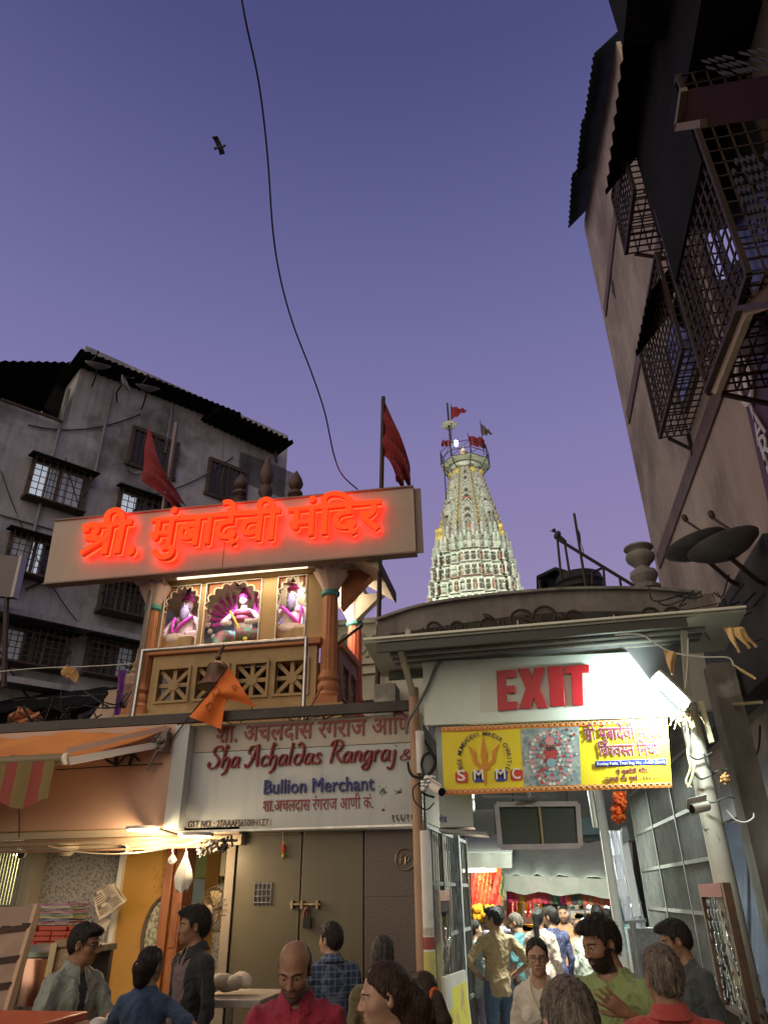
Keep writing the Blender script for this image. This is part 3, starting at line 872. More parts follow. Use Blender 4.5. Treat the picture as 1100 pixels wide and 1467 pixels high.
b = MB(); b.lathe([(.42, 0), (.40, .06), (.05, .36)], (fx - .02, fy, 24.35), 6); squeeze(b).build('mast_canopy', mat('mast_canopy', (.45, .42, .3), .6), tw)
b = MB(); b.lathe([(.06, 0), (.09, .1), (.09, .3), (.05, .36)], (fx + .28, fy - .25, 22.55), 8); lo = squeeze(b).build('lamp', emat('tower_lamp', (.75, .9, 1.0), 40), tw)
def flag_mesh(pts, n=(8, 8), ripple=.05, rip_dir=(0, 1, 0), waves=2.3, t=.012):
 """pts: hoist top, hoist bottom, fly bottom, fly top; rippled cloth"""
 A, B, C_, D = [Vector(p) for p in pts]; rd_ = Vector(rip_dir)
 G = []
 for i in range(n[0] + 1):
  u = i / n[0]; row = []
  for j in range(n[1] + 1):
   v = j / n[1]; p = A.lerp(B, v).lerp(D.lerp(C_, v), u)
   row.append(p + rd_ * ripple * math.sin(u * waves * 2 * math.pi + v * 2.0) * (.25 + u))
  G.append(row)
 b = MB(); b.sheet(G, t); return b
FLAGR = mat('red_flag', (.22, .013, .02), .85, col2=(.14, .01, .014), scale=4)
FLAGB = mat('black_flag', (.04, .03, .03), .8, col2=(.12, .09, .06), scale=10)
tp = lambda u, v, d=0: onY(u, v, TWY - .5 + d)
for (lab, pts, m_) in (
 ('red pennant flying at the very top of the tower mast', [(646, 582), (647, 601), (668, 588), (668, 587)], FLAGR),
 ('small red pennant pointing left beside the tower mast', [(645, 631), (645, 639), (632, 639), (632, 631)], FLAGR),
 ('crumpled red flag over the tower railing, below the black one', [(670, 624), (674, 638), (696, 642), (693, 628)], FLAGR),
 ('black pennant with pale stripes flying right of the tower', [(688, 606), (691, 624), (705, 621), (704, 620)], FLAGB)):
 b = flag_mesh([tp(*q) for q in pts], (8, 6), .12)
 fl = thing('flag', lab, 'flag', tp(*pts[1]), group='flags on the temple tower')
 b.build('cloth', m_, fl)
 b = MB(); q0 = tp(*pts[0]); q1 = tp(pts[1][0] + (0 if pts[1][0] < 660 else 2), 652 if pts[1][0] > 660 else 645); b.tube([q0 + Vector((0, 0, .15)), q1], .02, 5); b.build('pole', BLACKIRON, fl)
# tower floodlight housings on the roof of the hall below, shining up
HALLM = mat('hall_stone', (.40, .38, .31), .8, col2=(.28, .27, .22), scale=2, dirt=(.15, .14, .12), dirt_scale=2)
hall = thing('temple_hall', 'cream temple hall with carved cornice behind the pavilion and gate', 'building', (-1.5, 24, 0))
b = MB(); b.box(-9, 6, 21.0, 34, 0, 6.5); b.build('wall', HALLM, hall)
b = MB(); b.box(-9.2, 6.2, 20.8, 21.0, 6.1, 6.5); b.build('cornice', HALLM, hall)
def floodlight(loc, target, energy, color, label, size=50, grp='floodlights'):
 loc = Vector(loc); d = (Vector(target) - loc).normalized()
 t = thing('floodlight', label, 'lamp', loc, group=grp)
 q = Vector((0, 0, 1)).rotation_difference(d).to_matrix()
 b = MB(); b.obox(loc - d * .06, (.34, .26, .1), q); b.build('housing', BLACKIRON, t)
 b = MB(); b.obox(loc - d * .003, (.3, .22, .006), q); b.build('glass', emat('flood_glass', (.9, 1, .9), 6), t)
 L = bpy.data.lights.new('flood_lamp', 'SPOT'); L.energy = energy; L.color = color; L.spot_size = R(size); L.spot_blend = .6; L.shadow_soft_size = .12
 o = bpy.data.objects.new('flood_lamp', L); COL.objects.link(o); o.parent = t
 o.rotation_euler = (-d).to_track_quat('Z', 'Y').to_euler(); o.location = d * .03
 return t
floodlight((-5.5, 22.3, 6.7), (TWX - .4, TWY, 17.2), 4200, (.93, 1.0, .80), 'floodlight on the hall roof left of the tower', 70)
floodlight((3.2, 22.3, 6.7), (TWX + .4, TWY, 17.2), 4200, (.93, 1.0, .80), 'floodlight on the hall roof right of the tower', 70)
# ================================================================== bullion shop
YS = 7.5
def ptext(b, tokens, p, u1, cap, Y, depth=.004, off=0.0, bold=0.0, capf=.575, shear=0.0, k=None, lift=.0003):
 """lettering whose base line runs from pixel p to column u1 on the upright plane Y"""
 a = onY(p[0], p[1], Y); e = onY(u1, p[1], Y); h = onY(p[0], p[1] - cap, Y).z - a.z
 letters(b, tokens, a, (1, 0, 0), (0, 0, 1), h / capf, e.x - a.x, depth, off, bold, shear, k=k, lift=lift)
DOORM = mat('brown_door_paint', (.125, .108, .07), .42, col2=(.105, .09, .058), scale=1.5, dirt=(.10, .08, .065), dirt_scale=3, dirt_amt=(.6, .8), bump=.08, bscale=3, streak=.25)
DOORD = mat('dark_granite', (.085, .062, .055), .4, col2=(.13, .10, .09), scale=60, detail=2)
shop = thing('bullion_shop', 'narrow shop front with tall brown metal doors under the long white sign board', 'shop', (-2.0, YS, 0))
def yx(u, v=1260, Y=YS): return onY(u, v, Y).x
xl, xa, xb, xr = yx(337), yx(431), yx(521), -1.10
b = MB(); b.box(xl - .10, xr + .04, YS + .16, 9.4, 0, 3.22); b.box(xl - 5, xl - .103, YS + .2, 9.4, 2.72, 3.22); b.box(xl - .10, xl - .012, YS - .02, YS + .16, .0, 2.6); b.build('wall', mat('shop_wall', (.30, .25, .2), .8, col2=(.22, .19, .16), scale=2), shop)
for (x0, x1, m_) in ((xl, xa, DOORM), (xa, xb, DOORM), (xb, xr, DOORD)):
 b = MB(); b.box(x0 + .006, x1 - .006, YS, YS + .05, .05, 2.44)
 if m_ is DOORM:
  for zz in (.1, 2.38): b.box(x0 + .02, x1 - .02, YS - .012, YS + .01, zz - .03, zz + .03)
 else:
  for zz in (.6, 1.2, 1.8): b.box(x0 + .02, x1, YS - .004, YS + .01, zz - .006, zz + .006)
 d = b.build('door', m_, shop, bev=.004)
 if x0 == xl:
  p0, p1 = onY(366, 1264, YS - .01), onY(388, 1296, YS - .01)
  h = MB(); h.box(p0.x, p1.x, YS - .004, YS + .0, p1.z, p0.z); h.build('hatch', GLASSDARK, d)
  h = MB()
  for i in range(5): x = lerp(p0.x, p1.x, i / 4); h.tube([(x, YS - .016, p1.z), (x, YS - .016, p0.z)], .006, 6)
  for i in range(4): z = lerp(p1.z, p0.z, (i + .35) / 3.6); h.tube([(p0.x, YS - .022, z), (p1.x, YS - .022, z)], .005, 6)
  h.build('hatch_grille', STEEL, d)
 if x0 == xa:
  p0, p1 = onY(415, 1296, YS - .03), onY(459, 1296, YS - .03)
  BRASS = mat('old_brass', (.42, .33, .2), .4, .9, col2=(.25, .18, .1), scale=12)
  h = MB(); h.tube([p0, p1], .013, 8)
  for u in (419, 433, 455): q = onY(u, 1296, YS - .02); h.box(q.x - .012, q.x + .012, YS - .05, YS - .002, q.z - .035, q.z + .035)
  h.build('bolt', BRASS, d)
  q = onY(438, 1299, YS - .035)
  h = MB(); h.box(q.x - .025, q.x + .02, q.y - .008, q.y + .008, q.z - .16, q.z); h.build('hasp', mat('rusty_hasp', (.25, .10, .06), .7), d)
  q = onY(440, 1322, YS - .05)
  h = MB(); h.box(q.x - .038, q.x + .038, q.y - .02, q.y + .02, q.z - .045, q.z + .045); h.tube(cat_rom([(q.x - .025, q.y, q.z + .04), (q.x - .025, q.y, q.z + .09), (q.x, q.y, q.z + .115), (q.x + .025, q.y, q.z + .09), (q.x + .025, q.y, q.z + .04)], 4), .008, 6)
  h.build('padlock', mat('padlock_black', (.03, .028, .027), .4, .6), d, bev=.006)
 if x0 == xb:
  c = onY(580, 1231, YS - .012)
  h = MB(); h.tube([c + Vector((.092 * math.cos(a), 0, .092 * math.sin(a))) for a in [i * math.pi / 14 for i in range(29)]], .007, 6, False)
  pth = lambda P: [c + Vector((x * .01, 0, z * .01)) for x, z in P]
  h.tube(cat_rom(pth([(-4.5, -4), (-3.6, 2), (-1.5, 4.8), (.3, 2.6), (.2, -3.5)]), 5), .006, 6); h.tube(pth([(-3.8, -.4), (.2, -.4)]), .006, 6)
  h.tube(cat_rom(pth([(.8, -5), (1.0, 1), (3, 3.6), (4.7, 1.5), (3.4, -1.6), (1.0, -1.4)]), 5), .006, 6)
  h.build('round_emblem', BRASS, d)
# hanging lemon and chilli charm on the doors
t = thing('charm', 'small red and green charm hanging on a thread over the brown doors', 'ornament', onY(406, 1228, YS - .03))
b = MB(); b.tube([onY(405, 1192, YS - .03), onY(406, 1212, YS - .03)], .004, 5); b.build('thread', mat('thread', (.6, .5, .4), .8), t)
b = MB()
for i, v in enumerate((1212, 1216, 1220)):
 q = onY(406, v, YS - .03); b.ell(q, (.022, .015, .018), None, 8, 6)
b.build('chillies', mat('chilli_red', (.45, .05, .02), .5), t)
b = MB(); b.ell(onY(406, 1226, YS - .03), (.02, .02, .026)); b.build('lemon', mat('lemon', (.3, .32, .05), .5), t)
# long sign board
YB = 7.33
SIGNW = mat('sign_grey_white', (.50, .54, .55), .45, col2=(.45, .485, .49), scale=1.2, dirt=(.40, .41, .40), dirt_scale=1.6, dirt_amt=(.55, .8), streak=.22)
SIGNB = mat('sign_beige', (.47, .44, .38), .55, col2=(.42, .39, .33), scale=2, streak=.2)
sb = thing('shop_sign', 'long grey white shop sign board with red script and blue lettering', 'sign', onY(430, 1190, YB))
TL, TR, BL, BR = onY(262, 1046, YB), onY(604, 1022, YB), onY(257, 1192, YB), onY(604, 1187, YB)
zm0, zm1 = onY(262, 1077, YB).z, onY(604, 1063, YB).z
b = MB(); b.prism([BL, BR, Vector((BR.x, YB, zm1)), Vector((BL.x, YB, zm1))], (0, .15, 0)); b.build('panel', SIGNW, sb, bev=.006)
b = MB(); b.prism([Vector((BL.x, YB - .004, zm1 + .003)), Vector((BR.x, YB - .004, zm1 + .003)), TR + Vector((0, -.004, 0)), Vector((BL.x, YB - .004, TR.z))], (0, .15, 0)); b.build('upper_panel', SIGNB, sb, bev=.005)
b = MB()
for (p, q) in ((Vector((BL.x, YB - .012, BL.z)), Vector((BR.x, YB - .012, BL.z))),): b.beam(p, q, .012, .02)
b.build('trim', STEEL, sb)
MAR = mat('maroon_letters', (.26, .035, .04), .45, col2=(.2, .03, .035), scale=6)
BLU = mat('blue_letters', (.010, .014, .17), .4)
b = MB(); ptext(b, ['शा. अचलदास रंगराज आिण'], (309, 1064), 592, 20, YB - .006, .012, .012); b.build('maroon_line', MAR, sb)
b = MB(); ptext(b, 'Bullion Merchant', (377, 1138), 536, 21.5, YB - .006, .014, 0, .009, .74); b.build('blue_line', BLU, sb)
b = MB(); ptext(b, ['शा.अचलदास रंगराज आणी कं.'], (376, 1163), 535, 14, YB - .002, .004, .006); b.build('small_maroon_line', MAR, sb)
p0 = onY(266, 1191, YB - .003); p1 = onY(388, 1174, YB - .003)
b = MB(); b.box(p0.x, p1.x, YB - .005, YB - .0015, p0.z + .03, p1.z); b.build('number_strip', SIGNB, sb)
INK = mat('black_ink', (.02, .02, .022), .6)
b = MB(); ptext(b, 'GST NO. : 27AAAFS6508H1Z7', (269, 1186), 384, 10, YB - .0055, .002, 0, 0, .74); b.build('black_line', INK, sb)
b = MB(); ptext(b, '१६६/१६८', (560, 1177), 600, 9, YB - .002, .002, .004, 0, .6); b.build('house_number', INK, sb)
b = MB()
for (cx, cy, n, sx_, sy_) in ((549, 1134, 40, 7, 7), (571, 1134, 26, 6, 5), (549, 1160, 10, 3, 4)):
 for i in range(n):
  q = onY(cx + random.gauss(0, sx_ * .45), cy + random.gauss(0, sy_ * .45), YB - .0015); b.box(q.x - .006, q.x + .006, q.y, q.y + .001, q.z - .004, q.z + .005)
o = b.build('paint_specks', mat('speck_grey', (.2, .22, .22), .8), sb); o['kind'] = 'stuff'
# script line, tubes of changing width
SG = {
 'S': ([[(.58, .80), (.46, .99), (.22, .95), (.14, .74), (.34, .54), (.5, .34), (.42, .07), (.2, 0), (.02, .12), (.05, .28)]], .64),
 'h': ([[(.20, .92), (.12, 1.02), (.08, .8), (.08, .0)], [(.08, .28), (.2, .46), (.34, .40), (.36, .1), (.30, -.2), (.14, -.32)]], .48),
 'a': ([[(.36, .43), (.18, .46), (.04, .24), (.11, .02), (.26, .06), (.36, .32)], [(.37, .47), (.36, .10), (.46, 0)]], .48),
 'A': ([[(-.04, .12), (.05, -.02), (.22, .2), (.44, 1.0)], [(.44, 1.0), (.49, .5), (.56, .0)], [(.16, .40), (.55, .38)], [(.34, .93), (.12, .9), (.02, .68), (.12, .58)]], .70),
 'c': ([[(.34, .36), (.22, .47), (.06, .34), (.06, .1), (.2, 0), (.36, .1)]], .38),
 'l': ([[(.10, 1.0), (.08, .5), (.08, .08), (.18, 0)]], .25),
 'd': ([[(.12, .84), (.26, .98), (.42, .74), (.42, .24), (.26, 0), (.08, .1), (.07, .32), (.2, .46), (.40, .34)]], .54),
 's': ([[(.31, .38), (.19, .47), (.08, .36), (.2, .23), (.3, .11), (.17, 0), (.02, .08)]], .38),
 'R': ([[(.13, 0), (.18, .5), (.25, .95)], [(.02, .78), (.16, .98), (.45, .99), (.57, .78), (.42, .54), (.22, .5)], [(.3, .5), (.45, .22), (.66, .0)]], .68),
 'n': ([[(.08, .46), (.08, 0)], [(.08, .28), (.2, .46), (.34, .4), (.34, .08), (.44, 0)]], .46),
 'g': ([[(.36, .43), (.18, .46), (.04, .24), (.11, .04), (.26, .08), (.36, .3)], [(.37, .47), (.36, -.1), (.24, -.34), (.07, -.27), (.12, -.12), (.46, .06)]], .48),
 'r': ([[(.08, .46), (.08, 0)], [(.08, .28), (.19, .46), (.33, .42)]], .36),
 'j': ([[(.14, .46), (.14, -.14), (.03, -.36), (-.12, -.28)], [(.14, .64), (.15, .66)]], .28),
 '&': ([[(.62, .0), (.2, .55), (.2, .8), (.35, .86), (.43, .72), (.1, .36), (.08, .1), (.25, 0), (.46, .12), (.6, .42)]], .68)}
def script(b, text, p, u1, cap, Y):
 a = onY(p[0], p[1], Y); e = onY(u1, p[1], Y); h = onY(p[0], p[1] - cap, Y).z - a.z
 tot = sum(.30 if c == ' ' else SG[c][1] for c in text); kx = (e.x - a.x) / tot; x = 0
 slope = (onY(u1, p[1] - 0, Y).z - a.z) * 0
 for c in text:
  if c == ' ': x += .30; continue
  st, ad = SG[c]
  for s_ in st:
   P = cat_rom(s_, 5); pts = []; rr = []
   for i, q in enumerate(P):
    q0 = P[max(i - 1, 0)]; q1 = P[min(i + 1, len(P) - 1)]
    dx, dy = q1[0] - q0[0], q1[1] - q0[1]; L = math.hypot(dx, dy) or 1
    pts.append((a.x + (x + q[0] + .16 * q[1]) * kx, Y, a.z + q[1] * h)); rr.append(h * (.034 + .040 * abs(dy / L)))
   b.tube(pts, rr, 8)
  x += ad
b = MB(); script(b, 'Sha Achaldas Rangraj', (297, 1101), 568, 31, YB - .02); script(b, '&', (571, 1089), 590, 17, YB - .02); b.build('script_line', MAR, sb)
# dark gutter along the roof edge, above the sign and stall
t = thing('roof_gutter', 'long dark gutter strip along the roof edge above sign and awning', 'gutter', onY(300, 1045, 7.3))
b = MB(); pl, pr = onY(-30, 1060, 7.3), onY(590, 1017, 7.3); pl.z = pr.z = onY(430, 1031, 7.3).z + .075
b.beam(pl, pr, .16, .07); b.beam(pl + Vector((0, -.09, -.01)), pr + Vector((0, -.09, -.01)), .02, .10); b.build('channel', mat('gutter_black', (.03, .028, .027), .6, col2=(.06, .05, .045), scale=5), t)
b = MB(); b.box(-9, xr + .04, 7.42, 9.6, pl.z - .24, pl.z - .10); b.build('roof_deck', mat('roof_deck', (.16, .14, .12), .9, col2=(.1, .09, .08), scale=3), t)
# ================================================================== jewellery stall at the left
FASC = mat('pink_fascia', (.60, .385, .28), .65, col2=(.55, .35, .255), scale=1, dirt=(.46, .29, .21), dirt_scale=1.3, dirt_amt=(.6, .85))
st = thing('stall_front', 'jewellery stall front with pinkish fascia, cream soffit and yellow inner wall', 'stall', (-5, 7.2, 0))
YF = 7.2
f0, f1 = onY(-60, 1199, YF), onY(236, 1184, YF); fz1 = pl.z - .07
b = MB(); b.box(f0.x, f1.x, YF, YF + .12, f1.z, fz1); b.build('fascia', FASC, st)
b = MB(); b.box(f1.x + .004, onY(258, 1184, YF).x - .004, YF - .03, YF + .12, onY(245, 1188, YF).z, fz1 - .02); b.build('pale_strip', mat('pale_blue_grey', (.52, .56, .57), .5, col2=(.46, .5, .51), scale=2), st)
CREAMP = mat('cream_paint', (.62, .52, .38), .6, col2=(.55, .46, .34), scale=2)
b = MB(); z0 = onY(200, 1213, YF + .1).z
b.box(-8, onY(335, 1200, YF).x, YF + .13, YF + .22, z0 + .1, f1.z - .004); b.box(-8, onY(335, 1200, YF).x, YF + .2, YF + .30, z0, z0 + .096); b.box(-8, onY(335, 1200, YF).x, YF + .14, 10.5, f1.z + .0, f1.z + .06); b.build('soffit', CREAMP, st)
b = MB(); q = onY(92, 1212, YF + .1); b.lathe([(.05, -.09), (.12, -.02), (.12, .02)], (q.x, YF + .16, q.z), 12); b.build('bracket', CREAMP, st)
for v, r in ((1198, .012), (1213, .01), (1205, .008)):
 b = MB(); b.tube(sag((-7.5, YF + .02, onY(20, v + 4, YF).z), onY(330, v - 2, YF), .02), r, 6); b.build('pipe', mat('brown_conduit', (.30, .19, .12), .5), st)
GRAN = mat('speckled_granite', (.46, .44, .40), .35, col2=(.20, .18, .16), scale=38, detail=3, amt=(.45, .6), dirt=(.55, .52, .47), dirt_scale=55, dirt_amt=(.6, .68))
YG = 8.3
b = MB(); b.box(onY(42, 1300, YG).x, onY(172, 1300, YG).x, YG, YG + .1, .05, 2.6); b.build('granite_panel', GRAN, st)
YEL = mat('yellow_wall', (.48, .26, .045), .5, col2=(.42, .22, .04), scale=1.2, dirt=(.30, .16, .04), dirt_scale=2.5, dirt_amt=(.62, .8))
xy0, xy1 = onY(172, 1300, 8.15).x, onY(244, 1250, 8.15).x
b = MB(); b.box(xy0, xy1, 8.15, 8.3, .05, 2.6); b.build('yellow_wall', YEL, st)
b = MB(); b.box(xy0 - .06, xy0 - .003, 8.10, 8.3, .05, 2.6); b.build('white_edge', mat('white_edge', (.75, .72, .66), .5), st)
b = MB()
for i in range(26):
 q = onY(random.choice((225, 232, 238)) + random.uniform(-4, 4), random.uniform(1240, 1278), 8.146); b.box(q.x - .004, q.x + .004, q.y, q.y + .003, q.z - .02, q.z + random.uniform(0, .02))
o = b.build('wall_scribbles', mat('scribble', (.3, .13, .03), .8), st); o['kind'] = 'stuff'
# oval mosaic mirror and carved door frame beside it
ov = [onY(u, v, 8.12) for (u, v) in ((204, 1378), (205, 1345), (210, 1320), (219, 1300), (230, 1288), (241, 1284), (241, 1378))]
b = MB(); b.prism(ov, (0, .026, 0)); b.build('arched_mosaic', mat('mosaic', (.42, .42, .33), .4, col2=(.16, .17, .12), scale=26, detail=2, amt=(.47, .53)), st)
b = MB(); b.tube(cat_rom(ov[:6], 5), .022, 8); b.build('mosaic_rim', WOODDARK, st)
DW = mat('reddish_wood', (.30, .11, .035), .4, col2=(.18, .06, .02), scale=5, stretch=(4, 4, .6), coat=.2)
b = MB(); x0, x1 = xy1 + .002, onY(263, 1300, 8.1).x
b.box(x0, x0 + .10, 8.0, 8.3, .05, 2.3); b.box(x0 + .104, x1, 8.04, 8.3, .05, 2.3)
for z in (.45, 1.0, 1.55, 2.1): b.box(x0 + .12, x1 - .02, 8.03, 8.05, z - .2, z + .2)
b.build('carved_door_frame', DW, st, bev=.006)
b = MB(); b.box(onY(235, 1300, 10.2).x, onY(352, 1300, 10.2).x, 10.2, 10.3, 0, 2.7); b.build('passage_wall', mat('passage_wall', (.50, .42, .28), .7, col2=(.42, .36, .25), scale=2), st)
b = MB(); b.box(onY(277, 1230, 9.6).x, onY(302, 1230, 9.6).x, 9.6, 10.1, onY(290, 1258, 9.6).z, 2.6); b.build('green_cupboard', mat('green_cupboard', (.36, .40, .16), .5), st, bev=.01)
b = MB(); b.box(onY(266, 1300, 9.9).x, onY(290, 1300, 9.9).x, 9.9, 9.95, .05, onY(290, 1262, 9.9).z); b.build('blue_door', mat('pale_blue_door', (.36, .45, .50), .5), st)
b = MB(); b.box(onY(300, 1200, 9.2).x, onY(318, 1200, 9.2).x, 9.2, 9.3, .05, 2.5); b.build('yellow_post', YEL, st)
b = MB(); b.box(onY(308, 1300, 8.9).x, onY(334, 1300, 8.9).x, 8.9, 9.0, .05, 1.95); b.build('granite_post', GRAN, st)
b = MB(); b.box(onY(318, 1216, 8.8).x, onY(335, 1216, 8.8).x, 8.8, 8.83, onY(325, 1255, 8.8).z, onY(325, 1213, 8.8).z); b.build('notice', mat('notice_cream', (.7, .65, .5), .6), st)
b = MB(); ptext(b, 'BULLION', (322, 1250), 331, 5, 8.79, .002, 0, 0, .74)
for i in range(4):
 q = onY(327, 1222 + i * 8, 8.795); b.tube([q + Vector((.03 * math.cos(a), 0, .02 * math.sin(a))) for a in [j * math.pi / 5 for j in range(11)]], .004, 5, False)
b.v = b.v[:]; b.build('notice_marks', mat('notice_ink', (.35, .22, .12), .7), st)
# far left: lit corridor with bars
b = MB(); b.box(-9.5, onY(14, 1300, 8.6).x, 9.0, 9.1, .05, 2.6); b.build('lit_recess', mat('lit_recess', (.66, .66, .38), .6), st)
b = MB()
for i in range(12):
 x = lerp(onY(-30, 1300, 8.0).x, onY(20, 1300, 8.0).x, i / 11); b.tube([(x, 8.0, .05), (x, 8.0, 2.55)], .012, 6)
for z in (1.0, 1.75, 2.3): b.tube([(onY(-30, 1300, 8.0).x, 8.0, z), (onY(20, 1300, 8.0).x, 8.0, z)], .014, 6)
b.build('bars', GREYPAINT, st)
b = MB(); b.box(onY(16, 1300, 8.1).x, onY(38, 1300, 8.1).x, 8.1, 8.3, .05, 2.6); b.build('grey_post', mat('post_beige', (.42, .38, .31), .6), st)
def disc_lamp(u, v, Y, en, label, col=(1.0, .74, .42)):
 p = onY(u, v, Y)
 t = thing('ceiling_lamp', label, 'lamp', p, group='ceiling lamps of the stall')
 b = MB(); b.lathe([(.16, -.02), (.17, -.005), (.17, .01)], p, 20); b.build('rim', mat('lamp_white', (.8, .78, .74), .5), t)
 b = MB(); b.lathe([(.15, -.026), (.15, -.021)], p, 20); b.build('diffuser', emat('warm_diffuser', col, 9), t)
 L = bpy.data.lights.new('ceiling_light', 'POINT'); L.shadow_soft_size = .10; L.energy = en; L.color = col
 o = bpy.data.objects.new('ceiling_light', L); COL.objects.link(o); o.parent = t; o.location = (0, -.02, -.14)
 return t
disc_lamp(206, 1186, 7.02, 38, 'round warm ceiling lamp over the yellow wall, left of two')
disc_lamp(281, 1195, 7.02, 34, 'round warm ceiling lamp by the passage, right of two')
p = onY(30, 1222, 8.75); t = thing('ceiling_lamp', 'bright lamp over the pale recess behind bars at the far left', 'lamp', p, group='ceiling lamps of the stall')
b = MB(); b.lathe([(.10, -.02), (.11, 0), (.11, .03)], p, 16); b.build('rim', mat('lamp_white', (1, 1, 1)), t)
b = MB(); b.lathe([(.09, -.027), (.09, -.021)], p, 16); b.build('diffuser', emat('pale_diffuser', (1, .95, .7), 9), t)
L = bpy.data.lights.new('recess_light', 'POINT'); L.energy = 30; L.color = (1, .93, .66); L.shadow_soft_size = .09
o = bpy.data.objects.new('recess_light', L); COL.objects.link(o); o.parent = t; o.location = (.12, -.1, -.12)
# striped roll-out awning
def px(u, v, Y): return onY(u, v, Y)
aw = thing('awning', 'orange striped roll-out awning with scalloped valance over the stall', 'awning', onY(90, 1087, 6.35))
YA = 6.35
ca = onY(93, 1087, YA); wb = onY(243, 1043, 7.12)
stripe = bpy.data.materials.new('awning_cloth'); stripe.use_nodes = True
n_ = stripe.node_tree; pb = n_.nodes['Principled BSDF']; pb.inputs['Roughness'].default_value = .85
tcn = n_.nodes.new('ShaderNodeTexCoord'); sxn = n_.nodes.new('ShaderNodeSeparateXYZ'); n_.links.new(tcn.outputs['Object'], sxn.inputs[0])
m1 = n_.nodes.new('ShaderNodeMath'); m1.operation = 'MULTIPLY'; m1.inputs[1].default_value = 3.6; n_.links.new(sxn.outputs['X'], m1.inputs[0])
m2 = n_.nodes.new('ShaderNodeMath'); m2.operation = 'FRACT'; n_.links.new(m1.outputs[0], m2.inputs[0])
m3 = n_.nodes.new('ShaderNodeMath'); m3.operation = 'GREATER_THAN'; m3.inputs[1].default_value = .5; n_.links.new(m2.outputs[0], m3.inputs[0])
mx = n_.nodes.new('ShaderNodeMix'); mx.data_type = 'RGBA'; mx.inputs[6].default_value = (.27, .055, .04, 1); mx.inputs[7].default_value = (.22, .16, .06, 1)
n_.links.new(m3.outputs[0], mx.inputs[0]); n_.links.new(mx.outputs[2], pb.inputs['Base Color'])
ORG = mat('orange_awning', (.62, .27, .06), .8, col2=(.50, .20, .05), scale=2, dirt=(.35, .15, .06), dirt_scale=3, dirt_amt=(.6, .8))
b = MB(); nA = 30
b.sheet([[Vector((lerp(lerp(-8.5, wb.x, i / nA), lerp(-8.5, ca.x, i / nA), j / 8), lerp(7.14, YA, j / 8), lerp(wb.z + .0, ca.z + .03, j / 8) - .05 * math.sin(math.pi * j / 8) + .022 * math.sin(i * .9 + j * .35) + .012 * math.sin(i * 2.3 - j))) for j in range(9)] for i in range(nA + 1)], .006)
b.build('cloth', ORG, aw)
b = MB()
b.sheet([[Vector((lerp(-8.5, ca.x - .06, i / 90), YA - .05 + .012 * math.sin(i * .9), lerp(ca.z - .02, ca.z - (.40 + .035 * math.cos(i * math.pi / 6.0)) * (1 if i < 86 else .98), j / 6))) for j in range(7)] for i in range(91)], .005)
b.build('valance', stripe, aw)
b = MB(); b.tube([(-8.5, YA, ca.z), (ca.x, YA, ca.z)], .05, 10); b.build('front_bar', mat('olive_bar', (.20, .16, .08), .5), aw)
b = MB(); b.tube([ca + Vector((.002, 0, 0)), ca + Vector((.02, 0, 0))], .055, 12); b.build('end_cap', mat('white_metal', (.78, .76, .72), .4), aw)
e1 = onY(226, 1067, 7.1)
b = MB(); b.beam(ca + Vector((.03, .03, -.02)), e1, .035, .07); b.build('arm', mat('white_metal', (.78, .76, .72), .4), aw, bev=.005)
b = MB(); b.beam(ca + Vector((.0, .0, .07)), wb + Vector((-.02, -.02, .0)), .012, .05); b.build('side_hem', mat('hem_white_red', (.66, .45, .38), .6), aw)
b = MB(); q = onY(238, 1060, 7.12); b.box(q.x - .06, q.x + .03, 7.06, 7.18, q.z - .12, q.z + .08); b.beam(q + Vector((.05, -.04, .12)), q + Vector((-.16, -.02, -.30)), .025, .025)
for i in range(7): b.ell(q + Vector((random.uniform(-.12, .05), -.08, random.uniform(-.12, .06))), random.uniform(.015, .04), None, 8, 6)
b.build('hinge', mat('dirty_metal', (.2, .18, .16), .6, .4), aw)
# dangling wires under the awning arm
b = MB()
for (P, r) in (([(150, 1085), (158, 1092), (170, 1094), (180, 1083), (190, 1081), (200, 1090)], .012), ([(166, 1098), (168, 1082), (176, 1078)], .02), ([(186, 1096), (190, 1080), (193, 1070)], .018), ([(80, 1103), (140, 1099), (233, 1094)], .006), ([(27, 1143), (28, 1170), (28, 1200)], .006)):
 b.tube(cat_rom([onY(u, v, YF - .03) for u, v in P], 5), r, 6)
tag(b.build('cable_tangle', CABLE), 'loose brown wires and clamp on the pink fascia under the awning arm', 'cable')
# ---- goods and fittings
rope = MB(); P = sag(onY(70, 1212, 7.0), onY(290, 1202, 7.0), .10, 24); rope.tube(P, .008, 6)
tag(rope.build('rope', mat('rope', (.70, .58, .40), .8)), 'pale rope slung under the soffit, carrying plastic bags', 'rope')
PLAST = mat('white_plastic', (.80, .78, .72), .35, trans=.15, spec=.4)
def hung_bag(u, v0, v1, w, label):
 a, e = onY(u, v0, 6.98), onY(u, v1, 6.98); h = a.z - e.z; b = MB(); G = []
 for i in range(15):
  row = []
  for j in range(18):
   t_ = i / 14; an = 2 * math.pi * j / 17
   rr = w * (.10 + .9 * math.sin(min(1, t_ * 1.25) * math.pi / 2) ** 1.5) * (1 - .35 * max(0, t_ - .75) * 4) * (1 + .16 * math.sin(5 * an + 3 * t_))
   row.append((a.x + rr * math.cos(an), a.y + .4 * rr * math.sin(an), a.z - h * t_ * (1 + .05 * math.sin(3 * an))))
  G.append(row)
 b.sheet(G, .003)
 t = thing('plastic_bag', label, 'bag', e, group='bags hung on the rope'); b.build('body', PLAST, t)
 b = MB(); b.tube([a + Vector((-.01, 0, .05)), a + Vector((.0, 0, -.01))], .004, 5); b.build('handle', PLAST, t)
hung_bag(267, 1220, 1276, .085, 'long white plastic bag hanging by the passage, the larger of two')
